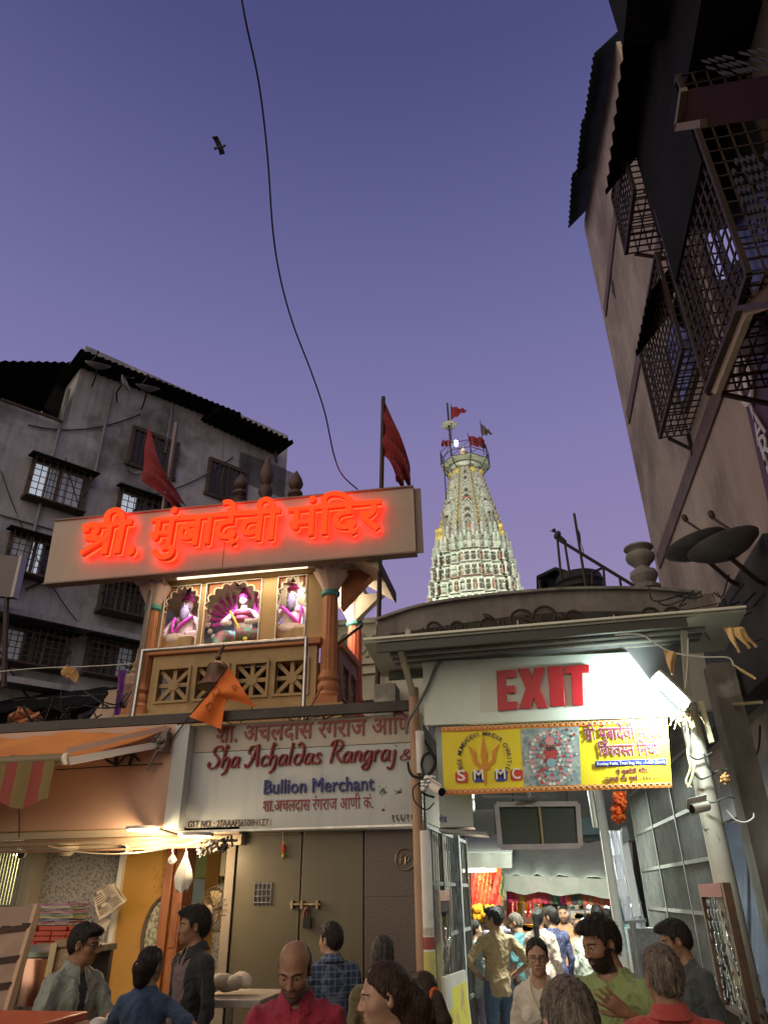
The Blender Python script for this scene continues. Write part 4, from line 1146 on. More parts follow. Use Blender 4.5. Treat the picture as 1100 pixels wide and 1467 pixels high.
hung_bag(248, 1222, 1237, .04, 'little white plastic bag hanging from the rope, the smaller of two')
# bunch of black clips on a wire
t = thing('clip_bunch', 'dense bunch of black clips hanging on a cord over the passage', 'clips', onY(310, 1215, 7.05))
b = MB(); b.tube(cat_rom([onY(u, v, 7.05) for u, v in ((225, 1187), (260, 1197), (300, 1204), (340, 1204))], 6), .014, 6); b.build('cord', mat('brown_cord', (.10, .07, .05), .7), t)
b = MB()
for i in range(46):
 u = random.uniform(284, 334); v = 1206 + (334 - u) * .22 + random.uniform(-9, 9)
 q = onY(u, v, 7.05 + random.uniform(-.05, .05)); b.obox(q, (.018, .012, random.uniform(.04, .08)), Euler((random.uniform(-1, 1), random.uniform(-1.2, 1.2), 0)).to_matrix())
o = b.build('clips', mat('clip_black', (.02, .02, .022), .4), t); o['kind'] = 'stuff'
# wall fan
fan = thing('wall_fan', 'old round wall fan with wire cage by the passage', 'fan', onY(313, 1303, 7.6))
fc = onY(311, 1302, 7.6); fd = Vector((-.45, -.85, -.18)).normalized(); fq = Vector((0, 0, 1)).rotation_difference(fd).to_matrix()
b = MB(); rF = .20
for i in range(26):
 a = 2 * math.pi * i / 26; b.tube([fc + fq @ Vector((r_ * math.cos(a), r_ * math.sin(a), z)) for r_, z in ((.05, .09), (.13, .085), (.19, .05), (rF, 0), (.17, -.06), (.08, -.09))], .0028, 4)
for r_, z in ((rF, 0), (.13, .085), (.06, .092)):
 b.tube([fc + fq @ Vector((r_ * math.cos(a), r_ * math.sin(a), z)) for a in [i * math.pi / 16 for i in range(33)]], .005, 5, False)
b.build('cage', mat('fan_wire', (.16, .12, .08), .4, .6), fan)
b = MB()
for k in range(3):
 a0 = k * 2.094 + .4; b.sheet([[fc + fq @ Vector((r_ * math.cos(a0 + w_), r_ * math.sin(a0 + w_), .02 + .03 * (w_ - .4))) for w_ in (0, .25, .5, .75, .95)] for r_ in (.04, .09, .14, .17)], .003)
b.build('blades', mat('fan_blade', (.30, .24, .15), .4), fan)
b = MB(); b.lathe([(.05, -.2), (.075, -.16), (.07, -.08), (.015, -.07), (.015, .09), (.055, .095), (.05, .1), (.02, .105)], fc, 14, fq); b.build('motor', mat('fan_motor', (.22, .17, .13), .5), fan)
b = MB(); b.tube([fc + fq @ Vector((0, 0, -.15)), onY(336, 1312, 7.75), onY(338, 1330, 7.75)], .015, 6); b.build('bracket', RUST, fan)
# newspapers hung on the yellow wall edge
t = thing('newspapers', 'folded newspapers clipped to the edge of the granite panel', 'newspaper', onY(158, 1310, 7.9))
PAPER = mat('newsprint', (.62, .54, .44), .8, col2=(.52, .45, .37), scale=6)
for k, (quad, Y) in enumerate(((((134, 1282), (158, 1266), (182, 1292), (143, 1318)), 7.85), (((150, 1270), (163, 1265), (184, 1289), (165, 1305)), 7.9), (((137, 1310), (158, 1318), (150, 1343), (140, 1330)), 7.95))):
 P = [onY(u, v, Y) for u, v in quad]; b = MB(); b.sheet([[P[0].lerp(P[1], i / 6).lerp(P[3].lerp(P[2], i / 6), j / 6) + Vector((0, -.02 * math.sin(i * .9 + j * .5), 0)) for j in range(7)] for i in range(7)], .008)
 pp = b.build('paper', PAPER, t)
 if k == 0:
  b = MB()
  for j in range(10):
   for i in range(2):
    a = P[0].lerp(P[1], .1 + .46 * i).lerp(P[3].lerp(P[2], .1 + .46 * i), (j + .6) / 11); e = P[0].lerp(P[1], .48 + .46 * i).lerp(P[3].lerp(P[2], .48 + .46 * i), (j + .6) / 11)
    if (i + j) % 6: b.beam(a + Vector((0, -.028, 0)), e + Vector((0, -.028, 0)), .002, .009)
    else: b.beam(a + Vector((0, -.028, 0)), a.lerp(e, .4) + Vector((0, -.028, 0)), .002, .03)
  b.build('print', mat('newsprint_ink', (.16, .14, .13), .8), pp)
# counter, red boxes, stack of bagged cloth, leaning board, steel pots
RED = mat('orange_red_laminate', (.62, .10, .025), .35, col2=(.55, .085, .02), scale=3)
c0, c1 = onY(-40, 1446, 4.35), onY(128, 1446, 4.35)
ct = thing('sales_counter', 'orange red topped wooden sales counter at the lower left', 'counter', ((c0.x + c1.x) / 2, 4.1, 0))
b = MB(); b.box(c0.x - .8, c1.x, 3.5, 4.35, c0.z - .04, c0.z); b.build('top', RED, ct, bev=.008)
b = MB(); b.box(c0.x - .75, c1.x - .05, 3.55, 4.3, .02, c0.z - .044); b.build('cabinet', DW, ct)
sh = thing('back_shelf', 'low steel edged shelf behind the vendor holding red boxes', 'shelf', onY(70, 1360, 5.9))
s0, s1 = onY(20, 1357, 5.9), onY(112, 1357, 5.9)
b = MB(); b.box(s0.x - .3, s1.x, 5.85, 6.5, s0.z - .05, s0.z); b.build('board', STEEL, sh, bev=.004)
b = MB()
for x in (s0.x - .25, s1.x - .06):
 for y in (5.9, 6.42): b.box(x, x + .05, y, y + .05, .02, s0.z - .053)
b.build('legs', WOODDARK, sh)
b = MB(); b.box(s0.x - .28, s1.x - .02, 6.43, 6.46, .05, s0.z - .06); b.build('back_board', WOODDARK, sh)
RBX = mat('red_card', (.60, .085, .04), .5, col2=(.50, .07, .03), scale=6)
lb = s0.z + .003; wbx = (s1.x - s0.x + .1) / 5
zt_ = onY(60, 1326, 5.9).z; nrow = 4; hb = (zt_ - lb) / nrow
first = None
for r_ in range(nrow):
 for k in range(5):
  p = Vector((s0.x - .1 + (k + .5) * wbx, 6.02 + random.uniform(-.015, .015), lb + r_ * hb))
  b = MB(); b.box(p.x - wbx * .48, p.x + wbx * .48, p.y - .1, p.y + .1, p.z, p.z + hb - .004)
  bx = b.build('red_box', RBX, bev=.004)
  tag(bx, 'flat orange red jewellery box in the stack behind the vendor', 'box', 'red boxes on the back shelf')
cols_ = [(.35, .06, .08), (.08, .12, .25), (.40, .34, .10), (.10, .22, .12), (.45, .15, .22), (.12, .10, .10), (.5, .42, .3), (.3, .08, .2)]
names_ = ('maroon', 'navy', 'mustard', 'green', 'pink', 'black', 'cream', 'purple')
pos_ = ('at the bottom of', 'second from the bottom in', 'third from the bottom in', 'fourth from the bottom in', 'fourth from the top in', 'third from the top in', 'second from the top in', 'on top of')
zs = zt_ + .01
for i in range(8):
 hh = (onY(75, 1296, 5.9).z - zt_) / 8
 x0, x1 = onY(30, 1310, 5.9).x + random.uniform(0, .08), onY(100 + random.uniform(-3, 4), 1310, 5.9).x
 b = MB(); G = []
 for a in range(13):
  row = []
  for c in range(9):
   row.append((lerp(x0, x1, a / 12), 5.92 + .24 * c / 8, zs + hh * i + hh * .5 + .0025 * math.sin(a * .9 + c * .7 + i * 2)))
  G.append(row)
 b.sheet(G, hh * .62)
 tt = b.build('cloth_packet', mat('cloth_' + names_[i], cols_[i], .3, spec=.7, coat=.6)); tag(tt, f'{names_[i]} cloth packet in clear plastic, {pos_[i]} the pile', 'cloth packet', 'cloth packets piled on the red boxes')
bd = thing('leaning_board', 'scuffed pale wooden board with dark straps leaning at the far left', 'board', onY(10, 1465, 4.7))
BW = mat('scuffed_board', (.36, .24, .17), .7, col2=(.26, .17, .12), scale=3, dirt=(.14, .09, .07), dirt_scale=4, dirt_amt=(.58, .75))
P = [onY(-30, 1300, 5.0), onY(51, 1298, 5.0), onY(6, 1452, 4.6), onY(-60, 1452, 4.6)]
b = MB(); b.prism(P, (0, .03, 0)); b.build('panel', BW, bd)
b = MB(); b.beam(P[1] + Vector((.012, .012, 0)), P[2] + Vector((.012, .012, 0)), .03, .05, (0, 1, 0)); b.build('edge_batten', mat('pale_batten', (.5, .34, .2), .6), bd)
for (t0, m_) in ((.28, RUST), (.58, BLACKIRON), (.82, BLACKIRON)):
 a = P[0].lerp(P[3], t0) + Vector((0, -.012, 0)); e = P[1].lerp(P[2], t0 - .06) + Vector((0, -.012, 0)); b = MB(); b.beam(a, e, .02, .035); b.build('strap', m_, bd)
b = MB()
for (u, v) in ((8, 1330), (38, 1326)): q = onY(u, v, 4.9); b.obox(q, (.05, .02, .03))
b.build('clasps', CABLE, bd)
pot = thing('steel_pot', 'polished steel drum pot with reddish reflection on the lower shelf', 'pot', onY(52, 1440, 5.7))
pc = onY(50, 1438, 5.7); b = MB(); b.lathe([(.16, 0), (.165, .02), (.165, .28), (.155, .30)], pc, 24); b.build('body', mat('red_tinted_steel', (.6, .36, .26), .25, 1.0), pot)  # reddish reflection is painted into the steel colour
b = MB(); b.lathe([(.17, .30), (.17, .33), (.12, .37), (.02, .38)], pc, 24); b.build('lid', mat('green_lid', (.3, .36, .28), .4, .6), pot)
jar = thing('plastic_jar', 'tall clear jar with a red lid beside the steel pot', 'jar', onY(24, 1440, 5.6)); pc = onY(24, 1440, 5.6)
b = MB(); b.lathe([(.07, 0), (.08, .02), (.08, .24), (.06, .27)], pc, 16); b.build('body', mat('jar_clear', (.3, .22, .2), .15, trans=.4), jar)
b = MB(); b.lathe([(.07, .27), (.07, .31), (.06, .315)], pc, 16); b.build('lid', RED, jar)
fr = thing('picture_frame', 'small gilt picture frame leaning on the shelf behind the vendor', 'frame', onY(92, 1385, 5.4))
P = [onY(80, 1352, 5.42), onY(114, 1348, 5.42), onY(112, 1400, 5.35), onY(70, 1400, 5.35)]
b = MB()
for i in range(4): b.beam(P[i], P[(i + 1) % 4], .05, .03, (0, 1, 0))
b.build('moulding', mat('gilt', (.45, .35, .2), .4, .5), fr)
b = MB(); b.prism([p + Vector((0, .01, 0)) for p in P], (0, .01, 0)); b.build('picture', mat('picture_cream', (.55, .45, .25), .6, col2=(.4, .2, .1), scale=20), fr)
bn = thing('bench_table', 'low cluttered bench with a pale top in front of the brown doors', 'bench', onY(330, 1440, 6.2))
p0, p1 = onY(292, 1432, 5.9), onY(372, 1432, 5.9)
b = MB(); b.box(p0.x - .1, p1.x, 5.9, 6.6, p0.z - .05, p0.z); b.build('top', mat('bench_top', (.55, .5, .42), .5, col2=(.4, .36, .3), scale=8), bn, bev=.006)
b = MB(); b.box(p0.x - .05, p1.x - .05, 5.97, 6.5, p0.z - .5, p0.z - .47); b.build('shelf', mat('bench_top', (1, 1, 1)), bn)
for x in (p0.x - .05, p1.x - .08):
 for y in (5.95, 6.5):
  b = MB(); b.box(x, x + .04, y, y + .04, .02, p0.z - .053); b.build('leg', STEEL, bn)
bag = MB(); q = onY(312, 1420, 6.15); rs_ = random.Random(4)
for i in range(9): bag.ell(q + Vector((-.18 + .045 * i, rs_.uniform(-.06, .06), .045 + .012 * (i % 3))), (.07, .10, .05), Euler((rs_.uniform(-.4, .4), rs_.uniform(-.5, .5), rs_.uniform(0, 3))).to_matrix(), 14, 8)
tag(bag.build('cloth_bundle', mat('bundle_cream', (.6, .54, .42), .8, bump=.5, bscale=20)), 'cream cloth bundle lying on the bench by the passage', 'bundle')
def cctv(p, aim, label, m=None, grp='security cameras'):
 p = Vector(p); d = Vector(aim).normalized(); q = Vector((0, 0, 1)).rotation_difference(d).to_matrix()
 t = thing('security_camera', label, 'camera', p, group=grp)
 b = MB(); b.lathe([(.03, -.10), (.042, -.095), (.042, .07), (.038, .075)], p, 14, q); b.build('body', mat('camera_white', (.66, .65, .60), .4), t)
 b = MB(); b.obox(p + d * .01 + Vector((0, 0, .046)), (.09, .22, .006), (q @ Matrix.Rotation(math.pi / 2, 3, 'X'))); b.build('visor', mat('camera_white', (1, 1, 1)), t)
 b = MB(); b.lathe([(.036, .0755), (.036, .078), (.02, .0785)], p, 14, q); b.build('lens', mat('lens_black', (.012, .012, .014), .1), t)
 return t
cctv(onY(34, 1222, 7.4), (.35, -.9, -.25), 'small white security camera on the post at the far left of the stall')
cctv(onY(181, 1216, 7.4), (.1, -.95, -.1), 'tiny white security camera on the soffit above the yellow wall')
# ================================================================== pavilion on the roof
PV = mat('ochre_plaster', (.48, .33, .16), .75, col2=(.40, .27, .13), scale=2, dirt=(.22, .16, .09), dirt_scale=3, dirt_amt=(.55, .75), bump=.3, bscale=20, streak=.25)
TER = mat('terracotta_paint', (.46, .18, .075), .7, col2=(.36, .14, .06), scale=3, dirt=(.2, .1, .06), dirt_scale=5, dirt_amt=(.6, .8), streak=.3)
PINKC = mat('pink_white_plaster', (.62, .48, .42), .7, col2=(.55, .38, .34), scale=6)
TEAL = mat('teal_ring', (.06, .26, .24), .6)
CRM = mat('cream_ceiling', (.62, .55, .43), .7, col2=(.52, .44, .33), scale=2)
YP = 8.25
pv = thing('rooftop_pavilion', 'ochre and terracotta temple pavilion with fluted columns standing on the shop roof', 'pavilion', (-3.5, 8.8, 3.6))
PXL, PXR, PZ0 = -4.72, -2.27, onY(330, 1022, YP).z
zrail = onY(330, 921, YP - .12).z - .03            # top of the balustrade
ztop_ = 5.52
def column(x, y, z0, z1, m_, r=.10):
 b = MB(); n = 32; pr = []; V = []; Fs = []
 hs = [0, .12, .5, .9, 1]
 rings = 12
 for i in range(rings + 1):
  t_ = i / rings; z = lerp(z0 + .30, z1 - .30, t_); rr = r * (1.12 - .16 * t_)
  for j in range(n):
   a = 2 * math.pi * j / n; q = rr * (1 - .09 * (1 + math.cos(a * 12)) / 2)
   V.append((x + q * math.cos(a), y + q * math.sin(a), z))
 for i in range(rings):
  for j in range(n): Fs.append((i * n + j, i * n + (j + 1) % n, (i + 1) * n + (j + 1) % n, (i + 1) * n + j))
 b.add(V, Fs)
 c = b.build('column', m_, pv)
 b = MB(); b.box(x - r * 1.5, x + r * 1.5, y - r * 1.5, y + r * 1.5, z0 - .1, z0 + .10); b.lathe([(r * 1.45, z0 + .10), (r * 1.5, z0 + .14), (r * 1.25, z0 + .18), (r * 1.4, z0 + .22), (r * 1.35, z0 + .26), (r * 1.1, z0 + .30), (r * 1.3, z0 + .34), (r * 1.05, z0 + .44)], (x, y, 0), 20); b.build('base', m_, c)
 b = MB(); b.lathe([(r * 1.02, z1 - .34), (r * 1.22, z1 - .32), (r * 1.22, z1 - .28), (r * 1.0, z1 - .26)], (x, y, 0), 20); b.build('ring', TEAL, c)
 b = MB(); n = 40; V = []; Fs = []
 pf = [(.98, -.27), (1.1, -.23), (1.45, -.15), (1.9, -.07), (2.05, -.03), (1.9, 0)]
 for (q, dz) in pf:
  for j in range(n):
   a = 2 * math.pi * j / n; w = 1 + .12 * abs(math.sin(a * 5)) * (q - .9)
   V.append((x + r * q * w * math.cos(a), y + r * q * w * math.sin(a), z1 + dz + (.02 * abs(math.sin(a * 5)) if dz > -.1 else 0)))
 for i in range(len(pf) - 1):
  for j in range(n): Fs.append((i * n + j, i * n + (j + 1) % n, (i + 1) * n + (j + 1) % n, (i + 1) * n + j))
 Fs.append(tuple((len(pf) - 1) * n + j for j in range(n))); b.add(V, Fs)
 b.box(x - r * 1.75, x + r * 1.75, y - r * 1.75, y + r * 1.75, z1 + .0, z1 + .07); b.build('capital', PINKC, c)
YR = 9.45
REDC = mat('red_orange_column', (.58, .14, .07), .6, col2=(.48, .10, .05), scale=4)
column(PXL, YP, PZ0, ztop_, TER); column(PXR, YP, PZ0, ztop_, TER); column(PXR + .04, YR, PZ0, ztop_, REDC, .10); column(PXL + .02, YR, PZ0, ztop_, REDC, .10)
# plinth
b = MB(); b.box(PXL - .22, PXR + .22, YP - .16, YR + .2, 3.45, PZ0 + .02); b.build('plinth', PV, pv)
# balustrade: wall with wheel pattern openings
def wheel_panel(P0, U, width, z0, z1, n, m_, wid, tdir):
 """P0 start, U unit along; openings with an eight spoke lattice"""
 P0 = Vector(P0); U = Vector(U).normalized(); T = Vector(tdir)
 b = MB()
 at = lambda s_, z: Vector((P0.x + U.x * s_, P0.y + U.y * s_, z))
 ow = wid; gap = (width - n * ow) / (n + 1)
 zo0, zo1 = z0 + (z1 - z0) * .24, z0 + (z1 - z0) * .76
 def slab(s0, s1, a, c, th=.10, off=0.0): b.prism([at(s0, a) + T * off, at(s1, a) + T * off, at(s1, c) + T * off, at(s0, c) + T * off], T * th)
 slab(0, width, z0, zo0); slab(0, width, zo1, z1)
 for i in range(n + 1):
  s0 = i * (ow + gap); slab(s0, s0 + gap, zo0 + .001, zo1 - .001)
 for i in range(n):
  s0 = gap + i * (ow + gap); c = at(s0 + ow / 2, (zo0 + zo1) / 2) + T * .05; hw, hh = ow / 2, (zo1 - zo0) / 2
  for a in range(8):
   an = a * math.pi / 4; dx, dz = math.cos(an), math.sin(an); L = min(hw / abs(dx) if abs(dx) > .01 else 9, hh / abs(dz) if abs(dz) > .01 else 9)
   b.beam(c, c + U * dx * L + Vector((0, 0, dz * L)), .05, .05, T)
  b.prism([c + U * .07 * math.cos(q) + Vector((0, 0, .07 * math.sin(q))) - T * .035 for q in [k * math.pi / 6 for k in range(12)]], T * .07)
  for (a0, a1, c0, c1) in ((s0 - .03, s0, zo0 - .03, zo1 + .03), (s0 + ow, s0 + ow + .03, zo0 - .03, zo1 + .03), (s0 + .001, s0 + ow - .001, zo0 - .03, zo0), (s0 + .001, s0 + ow - .001, zo1, zo1 + .03)):
   slab(a0, a1, c0, c1, .04, -.025)
 return b.build('balustrade', m_, pv)
wheel_panel((PXL + .14, YP - .06, 0), (1, 0, 0), PXR - PXL - .28, PZ0 + .0, zrail - .06, 4, PV, .40, (0, 1, 0))
wheel_panel((PXR + .10, YP + .15, 0), (0, 1, 0), YR - YP - .28, PZ0 + .0, zrail - .06, 2, mat('mauve_plaster', (.40, .24, .22), .8, col2=(.3, .18, .17), scale=3), .34, (-1, 0, 0))
b = MB(); b.box(PXL + .08, PXR - .08, YP - .12, YP + .10, zrail - .055, zrail + .03); b.box(PXR - .02, PXR + .15, YP + .12, YR - .1, zrail - .055, zrail + .03); b.build('hand_rail', TER, pv, bev=.01)
# dark sheet put in for the shade inside, behind the balustrade
b = MB(); b.box(PXL + .2, PXR - .2, YP + .55, YP + .58, PZ0 + .03, zrail - .1); b.build('inner_shade_sheet', mat('inner_shade', (.05, .045, .04), .9), pv)
# screen with three scalloped arches
zs0 = zrail + .032; zs1 = onY(330, 838, YP).z + .06
def scallop(cx, hw, zb, zsp, zap, n=9):
 P = [(cx - hw, zb), (cx - hw, zsp)]
 for i in range(n):                                    # lobes
  for q in range(1, 6):
   t_ = (i + q / 5) / n; an = math.pi * (1 - t_); bump = .045 * math.sin(math.pi * q / 5)
   P.append((cx + (hw + bump) * math.cos(an) * (1 if abs(math.cos(an)) < .98 else .98), zsp + (zap - zsp + bump) * math.sin(an)))
 P += [(cx + hw, zb)]
 return P
ux = lambda u: onY(u, 880, YP + .05).x
bays = [(ux(236), ux(288)), (ux(294), ux(375)), (ux(397), ux(440))]
GOLDF = mat('gold_brown_frame', (.40, .25, .10), .6, col2=(.32, .2, .08), scale=3)
b = MB()
edges = [PXL + .09] + [x for bb in bays for x in bb] + [PXR - .09]
for i in range(0, 8, 2): b.box(edges[i], edges[i + 1], YP + .0, YP + .10, zs0, zs1)
b.box(PXL + .05, PXR - .05, YP - .02, YP + .12, zs1 + .001, zs1 + .16); b.build('screen_frame', GOLDF, pv, bev=.008)
for (x0, x1) in bays:
 cx, hw = (x0 + x1) / 2, (x1 - x0) / 2 - .03
 P = scallop(cx, hw, zs0, lerp(zs0, zs1, .58), zs1 - .05)
 b = MB(); Q = [(x0, zs0), (x0, zs1), (x1, zs1), (x1, zs0)]
 # spandrel: strip between outer rectangle and scalloped arch (above springing only)
 P = [p for p in P if p[1] >= lerp(zs0, zs1, .58) - 1e-6]
 top = []
 for (px_, pz_) in P:
  t_ = (px_ - P[0][0]) / (P[-1][0] - P[0][0]); top.append((lerp(x0 + .006, x1 - .006, min(1, max(0, t_))), zs1 - .004))
 n_q = len(P)
 for yy, rev in ((YP + .02, 0), (YP + .05, 1)):
  o = len(b.v)
 V = [(p[0], YP + .02, p[1]) for p in P] + [(p[0], YP + .02, p[1]) for p in top] + [(p[0], YP + .05, p[1]) for p in P] + [(p[0], YP + .05, p[1]) for p in top]
 Fs = []
 for i in range(n_q - 1):
  Fs += [(i, i + 1, n_q + i + 1, n_q + i), (2 * n_q + i, 3 * n_q + i, 3 * n_q + i + 1, 2 * n_q + i + 1), (i, 2 * n_q + i, 2 * n_q + i + 1, i + 1)]
 b.add(V, Fs)
 b.prism([(x0 + .006, YP + .02, P[0][1]), (P[0][0], YP + .02, P[0][1]), (x0 + .006, YP + .02, zs1 - .005)], (0, .03, 0))
 b.prism([(x1 - .006, YP + .02, P[-1][1]), (x1 - .006, YP + .02, zs1 - .005), (P[-1][0], YP + .02, P[-1][1])], (0, .03, 0))
 b.build('arch_infill', TER, pv)
 b = MB(); b.tube([(p[0], YP + .015, p[1]) for p in P], .012, 6); b.build('arch_edging', CRM, pv)
 b = MB()
 for (a, c) in (((x0 + .008, zs0), (x0 + .008, zs1 - .01)), ((x1 - .008, zs0), (x1 - .008, zs1 - .01))): b.beam((a[0], YP - .006, a[1]), (c[0], YP - .006, c[1]), .012, .012)
 b.beam((x0 + .015, YP - .006, zs1 - .012), (x1 - .015, YP - .006, zs1 - .012), .012, .012); b.build('white_bead', mat('white_bead', (.75, .7, .66), .5), pv)
# roof: ceiling, sloping eave on the right, parapet steps
b = MB(); b.box(PXL - .3, PXR + .22, YP - .1, YR + .3, ztop_ + .075, ztop_ + .18); b.build('ceiling', CRM, pv)
b = MB()
xo = -1.56; zo_ = onX(566, 860, xo)
b.prism([(PXR + .221, 7.88, ztop_ + .16), (xo, 7.88, zo_.z - .02), (xo, 7.88, zo_.z + .10), (PXR + .221, 7.88, ztop_ + .34)], (0, zo_.y - 7.88, 0))
b.build('side_eave', CRM, pv)
b = MB(); b.beam((xo + .006, 7.87, zo_.z + .04), (xo + .006, zo_.y + .01, zo_.z + .04), .02, .14); b.build('eave_edge', mat('eave_edge_dark', (.08, .06, .05), .8), pv)
b = MB(); b.prism([(PXR + .10, YP + .14, ztop_ - .45), (PXR + .10, YP + .14, ztop_ + .07), (PXR + .60, YP + .14, ztop_ + .07)], (0, .16, 0)); b.build('eave_bracket', TER, pv)
b = MB(); b.prism([(PXR + .10, YR - .2, ztop_ - .30), (PXR + .10, YR - .2, ztop_ + .07), (PXR + .50, YR - .2, ztop_ + .07)], (0, .14, 0)); b.build('eave_bracket', CRM, pv)
b = MB(); b.box(PXL - .2, PXR + .1, YP + .1, YR + .1, ztop_ + .181, 6.35); b.box(PXL + .2, PXR - .4, YP + .3, YR - .1, 6.351, 6.75); b.build('roof_block', TER, pv)
FINM = mat('dark_finial', (.10, .05, .04), .6, col2=(.06, .035, .03), scale=8)
for (u, v, h) in ((347, 678, .52), (385, 652, .95), (425, 674, .60)):
 p = onY(u, v, 8.9); z0 = p.z - h
 b = MB(); b.lathe([(.16, z0 - .5), (.16, z0 - .05), (.10, z0), (.12, z0 + h * .10), (.06, z0 + h * .16), (.115, z0 + h * .27), (.11, z0 + h * .34), (.05, z0 + h * .42), (.10, z0 + h * .50), (.115, z0 + h * .60), (.09, z0 + h * .74), (.045, z0 + h * .88), (.004, z0 + h)], (p.x, 8.9, 0), 16); b.build('finial', FINM, pv)
# pavilion lamps: small spots over the arches
def spot(u, v, col, en, tgt, label, size=75):
 p = onY(u, v, YP + .16)
 t = thing('spot_lamp', label, 'lamp', p, group='spot lamps over the arches')
 d = (Vector(tgt) - p).normalized(); q = Vector((0, 0, 1)).rotation_difference(d).to_matrix()
 b = MB(); b.lathe([(.03, -.05), (.035, .0), (.035, .03), (.03, .032)], p, 12, q); b.build('housing', CABLE, t)
 b = MB(); b.tube([p, p + Vector((0, 0, .07))], .008, 6); b.build('stem', CABLE, t)
 L = bpy.data.lights.new('spot_light', 'SPOT'); L.energy = en; L.color = col; L.spot_size = R(size); L.spot_blend = .7; L.shadow_soft_size = .03
 o = bpy.data.objects.new('spot_light', L); COL.objects.link(o); o.parent = t; o.location = d * .05; o.rotation_euler = (-d).to_track_quat('Z', 'Y').to_euler()
YI = 8.72
def six(u, v): return onY(u, v, YI)
spot(271, 846, (1, .70, .95), 19, six(268, 905), 'small black spot lamp over the left arch')
spot(342, 836, (1, .70, .95), 38, six(348, 890), 'small black spot lamp over the wide middle arch')
spot(420, 830, (1, .70, .95), 19, six(418, 885), 'small black spot lamp over the right arch')
L = bpy.data.lights.new('pavilion_light', 'AREA'); L.energy = 16; L.color = (1, .83, .55); L.size = 1.6; L.shape = 'RECTANGLE'; L.size_y = .1
t = thing('tube_lamp', 'pale tube lamp along the ceiling edge of the pavilion, under the red sign', 'lamp', (-3.5, YP - .14, ztop_ + .02))
b = MB(); b.tube([(-4.35, YP - .15, ztop_ + .045), (-2.55, YP - .15, ztop_ + .045)], .018, 8); b.build('tube', emat('warm_tube', (1, .86, .6), 1.6), t)
b = MB(); b.box(-4.4, -2.5, YP - .18, YP - .12, ztop_ + .062, ztop_ + .074); b.build('batten', CRM, t)
o = bpy.data.objects.new('pavilion_light', L); COL.objects.link(o); o.parent = t; o.location = (0, -.05, .0)
L = bpy.data.lights.new('inner_light', 'POINT'); L.energy = 55; L.color = (1, .88, .66); L.shadow_soft_size = .1
t = thing('inner_lamp', 'round lamp inside the pavilion under its ceiling', 'lamp', (PXR - .3, 9.1, ztop_ - .02))
b = MB(); b.lathe([(.05, .05), (.09, .03), (.09, 0), (.03, -.03)], (PXR - .3, 9.1, ztop_), 14); b.build('globe', emat('globe_glow', (1, .8, .55), 3), t)
o = bpy.data.objects.new('inner_light', L); COL.objects.link(o); o.parent = t; o.location = (0, 0, -.1)
# ---- seated statues
SKINP = mat('painted_pale_pink', (.74, .62, .60), .55, col2=(.68, .52, .52), scale=5)
MAGE = mat('magenta_paint', (.62, .07, .45), .5, col2=(.5, .05, .38), scale=6)
BEARD = mat('grey_beard', (.10, .11, .12), .8, col2=(.2, .2, .22), scale=30)
STW = mat('statue_white', (.78, .72, .72), .5)
def rishi(cx, cz, s, label, flip):
 t = thing('seated_statue', label, 'statue', (cx, YI, cz), group='bearded statues in the side arches')
 P = lambda x, y, z: Vector((cx + flip * x * s, YI + y * s, cz + z * s))
 b = MB(); b.ell(P(0, 0, .30), (.15 * s, .12 * s, .24 * s)); b.ell(P(0, 0, .46), (.19 * s, .11 * s, .10 * s)); b.tube([P(0, 0, .5), P(0, -.02, .66)], [.06 * s, .05 * s], 10); b.ell(P(0, -.03, .70), (.085 * s, .095 * s, .11 * s)); b.ell(P(0, -.13, .69), (.02 * s, .02 * s, .03 * s))
 b.tube(cat_rom([P(.17, 0, .48), P(.28, -.08, .28), P(.30, -.24, .10)], 4), [.06 * s] * 3 + [.05 * s] * 6 if False else .05 * s, 10); b.tube(cat_rom([P(-.17, 0, .48), P(-.26, -.06, .26), P(-.12, -.22, .16)], 4), .05 * s, 10)
 b.build('body', SKINP, t)
 b = MB(); b.tube(cat_rom([P(-.1, 0, .08), P(-.30, -.14, .08), P(-.05, -.30, .07), P(.12, -.28, .05)], 5), .085 * s, 10); b.tube(cat_rom([P(.1, 0, .08), P(.32, -.14, .08), P(.06, -.27, .10), P(-.1, -.27, .08)], 5), .085 * s, 10); b.build('folded_legs', SKINP, t)
 b = MB(); b.ell(P(0, -.10, .56), (.075 * s, .05 * s, .15 * s)); b.ell(P(0, -.09, .64), (.085 * s, .06 * s, .05 * s)); b.build('beard', BEARD, t)
 b = MB(); b.ell(P(0, -.02, .79), (.10 * s, .105 * s, .06 * s)); b.ell(P(0, 0, .88), (.065 * s, .065 * s, .075 * s)); b.build('turban', MAGE, t)
 b = MB(); b.tube(cat_rom([P(-.14, -.10, .50), P(0, -.15, .36), P(.13, -.11, .22)], 4), .028 * s, 8); b.tube(cat_rom([P(.15, -.08, .5), P(.16, -.12, .35), P(.13, -.11, .2)], 4), .022 * s, 8); b.build('sash', MAGE, t)
 b = MB()
 for z in (.22, .27): b.tube([P(.305 + .05 * math.cos(a) , -.12 + .055 * math.sin(a), z - .02) for a in [i * math.pi / 6 for i in range(13)]], .012 * s, 6, False)
 b.tube(cat_rom([P(.29, -.17, .2), P(.30, -.22, .12), P(.30, -.25, .09)], 3), .056 * s, 10); b.build('arm_bands', mat('black_cloth', (.03, .028, .03), .8), t)
zs_ = six(268, 922).z
rishi(six(266, 900).x, zs_ - .10, .92, 'seated bearded statue with magenta turban in the left arch', -1)
rishi(six(419, 895).x, zs_ - .08, .92, 'seated bearded statue with magenta turban in the right arch', 1)
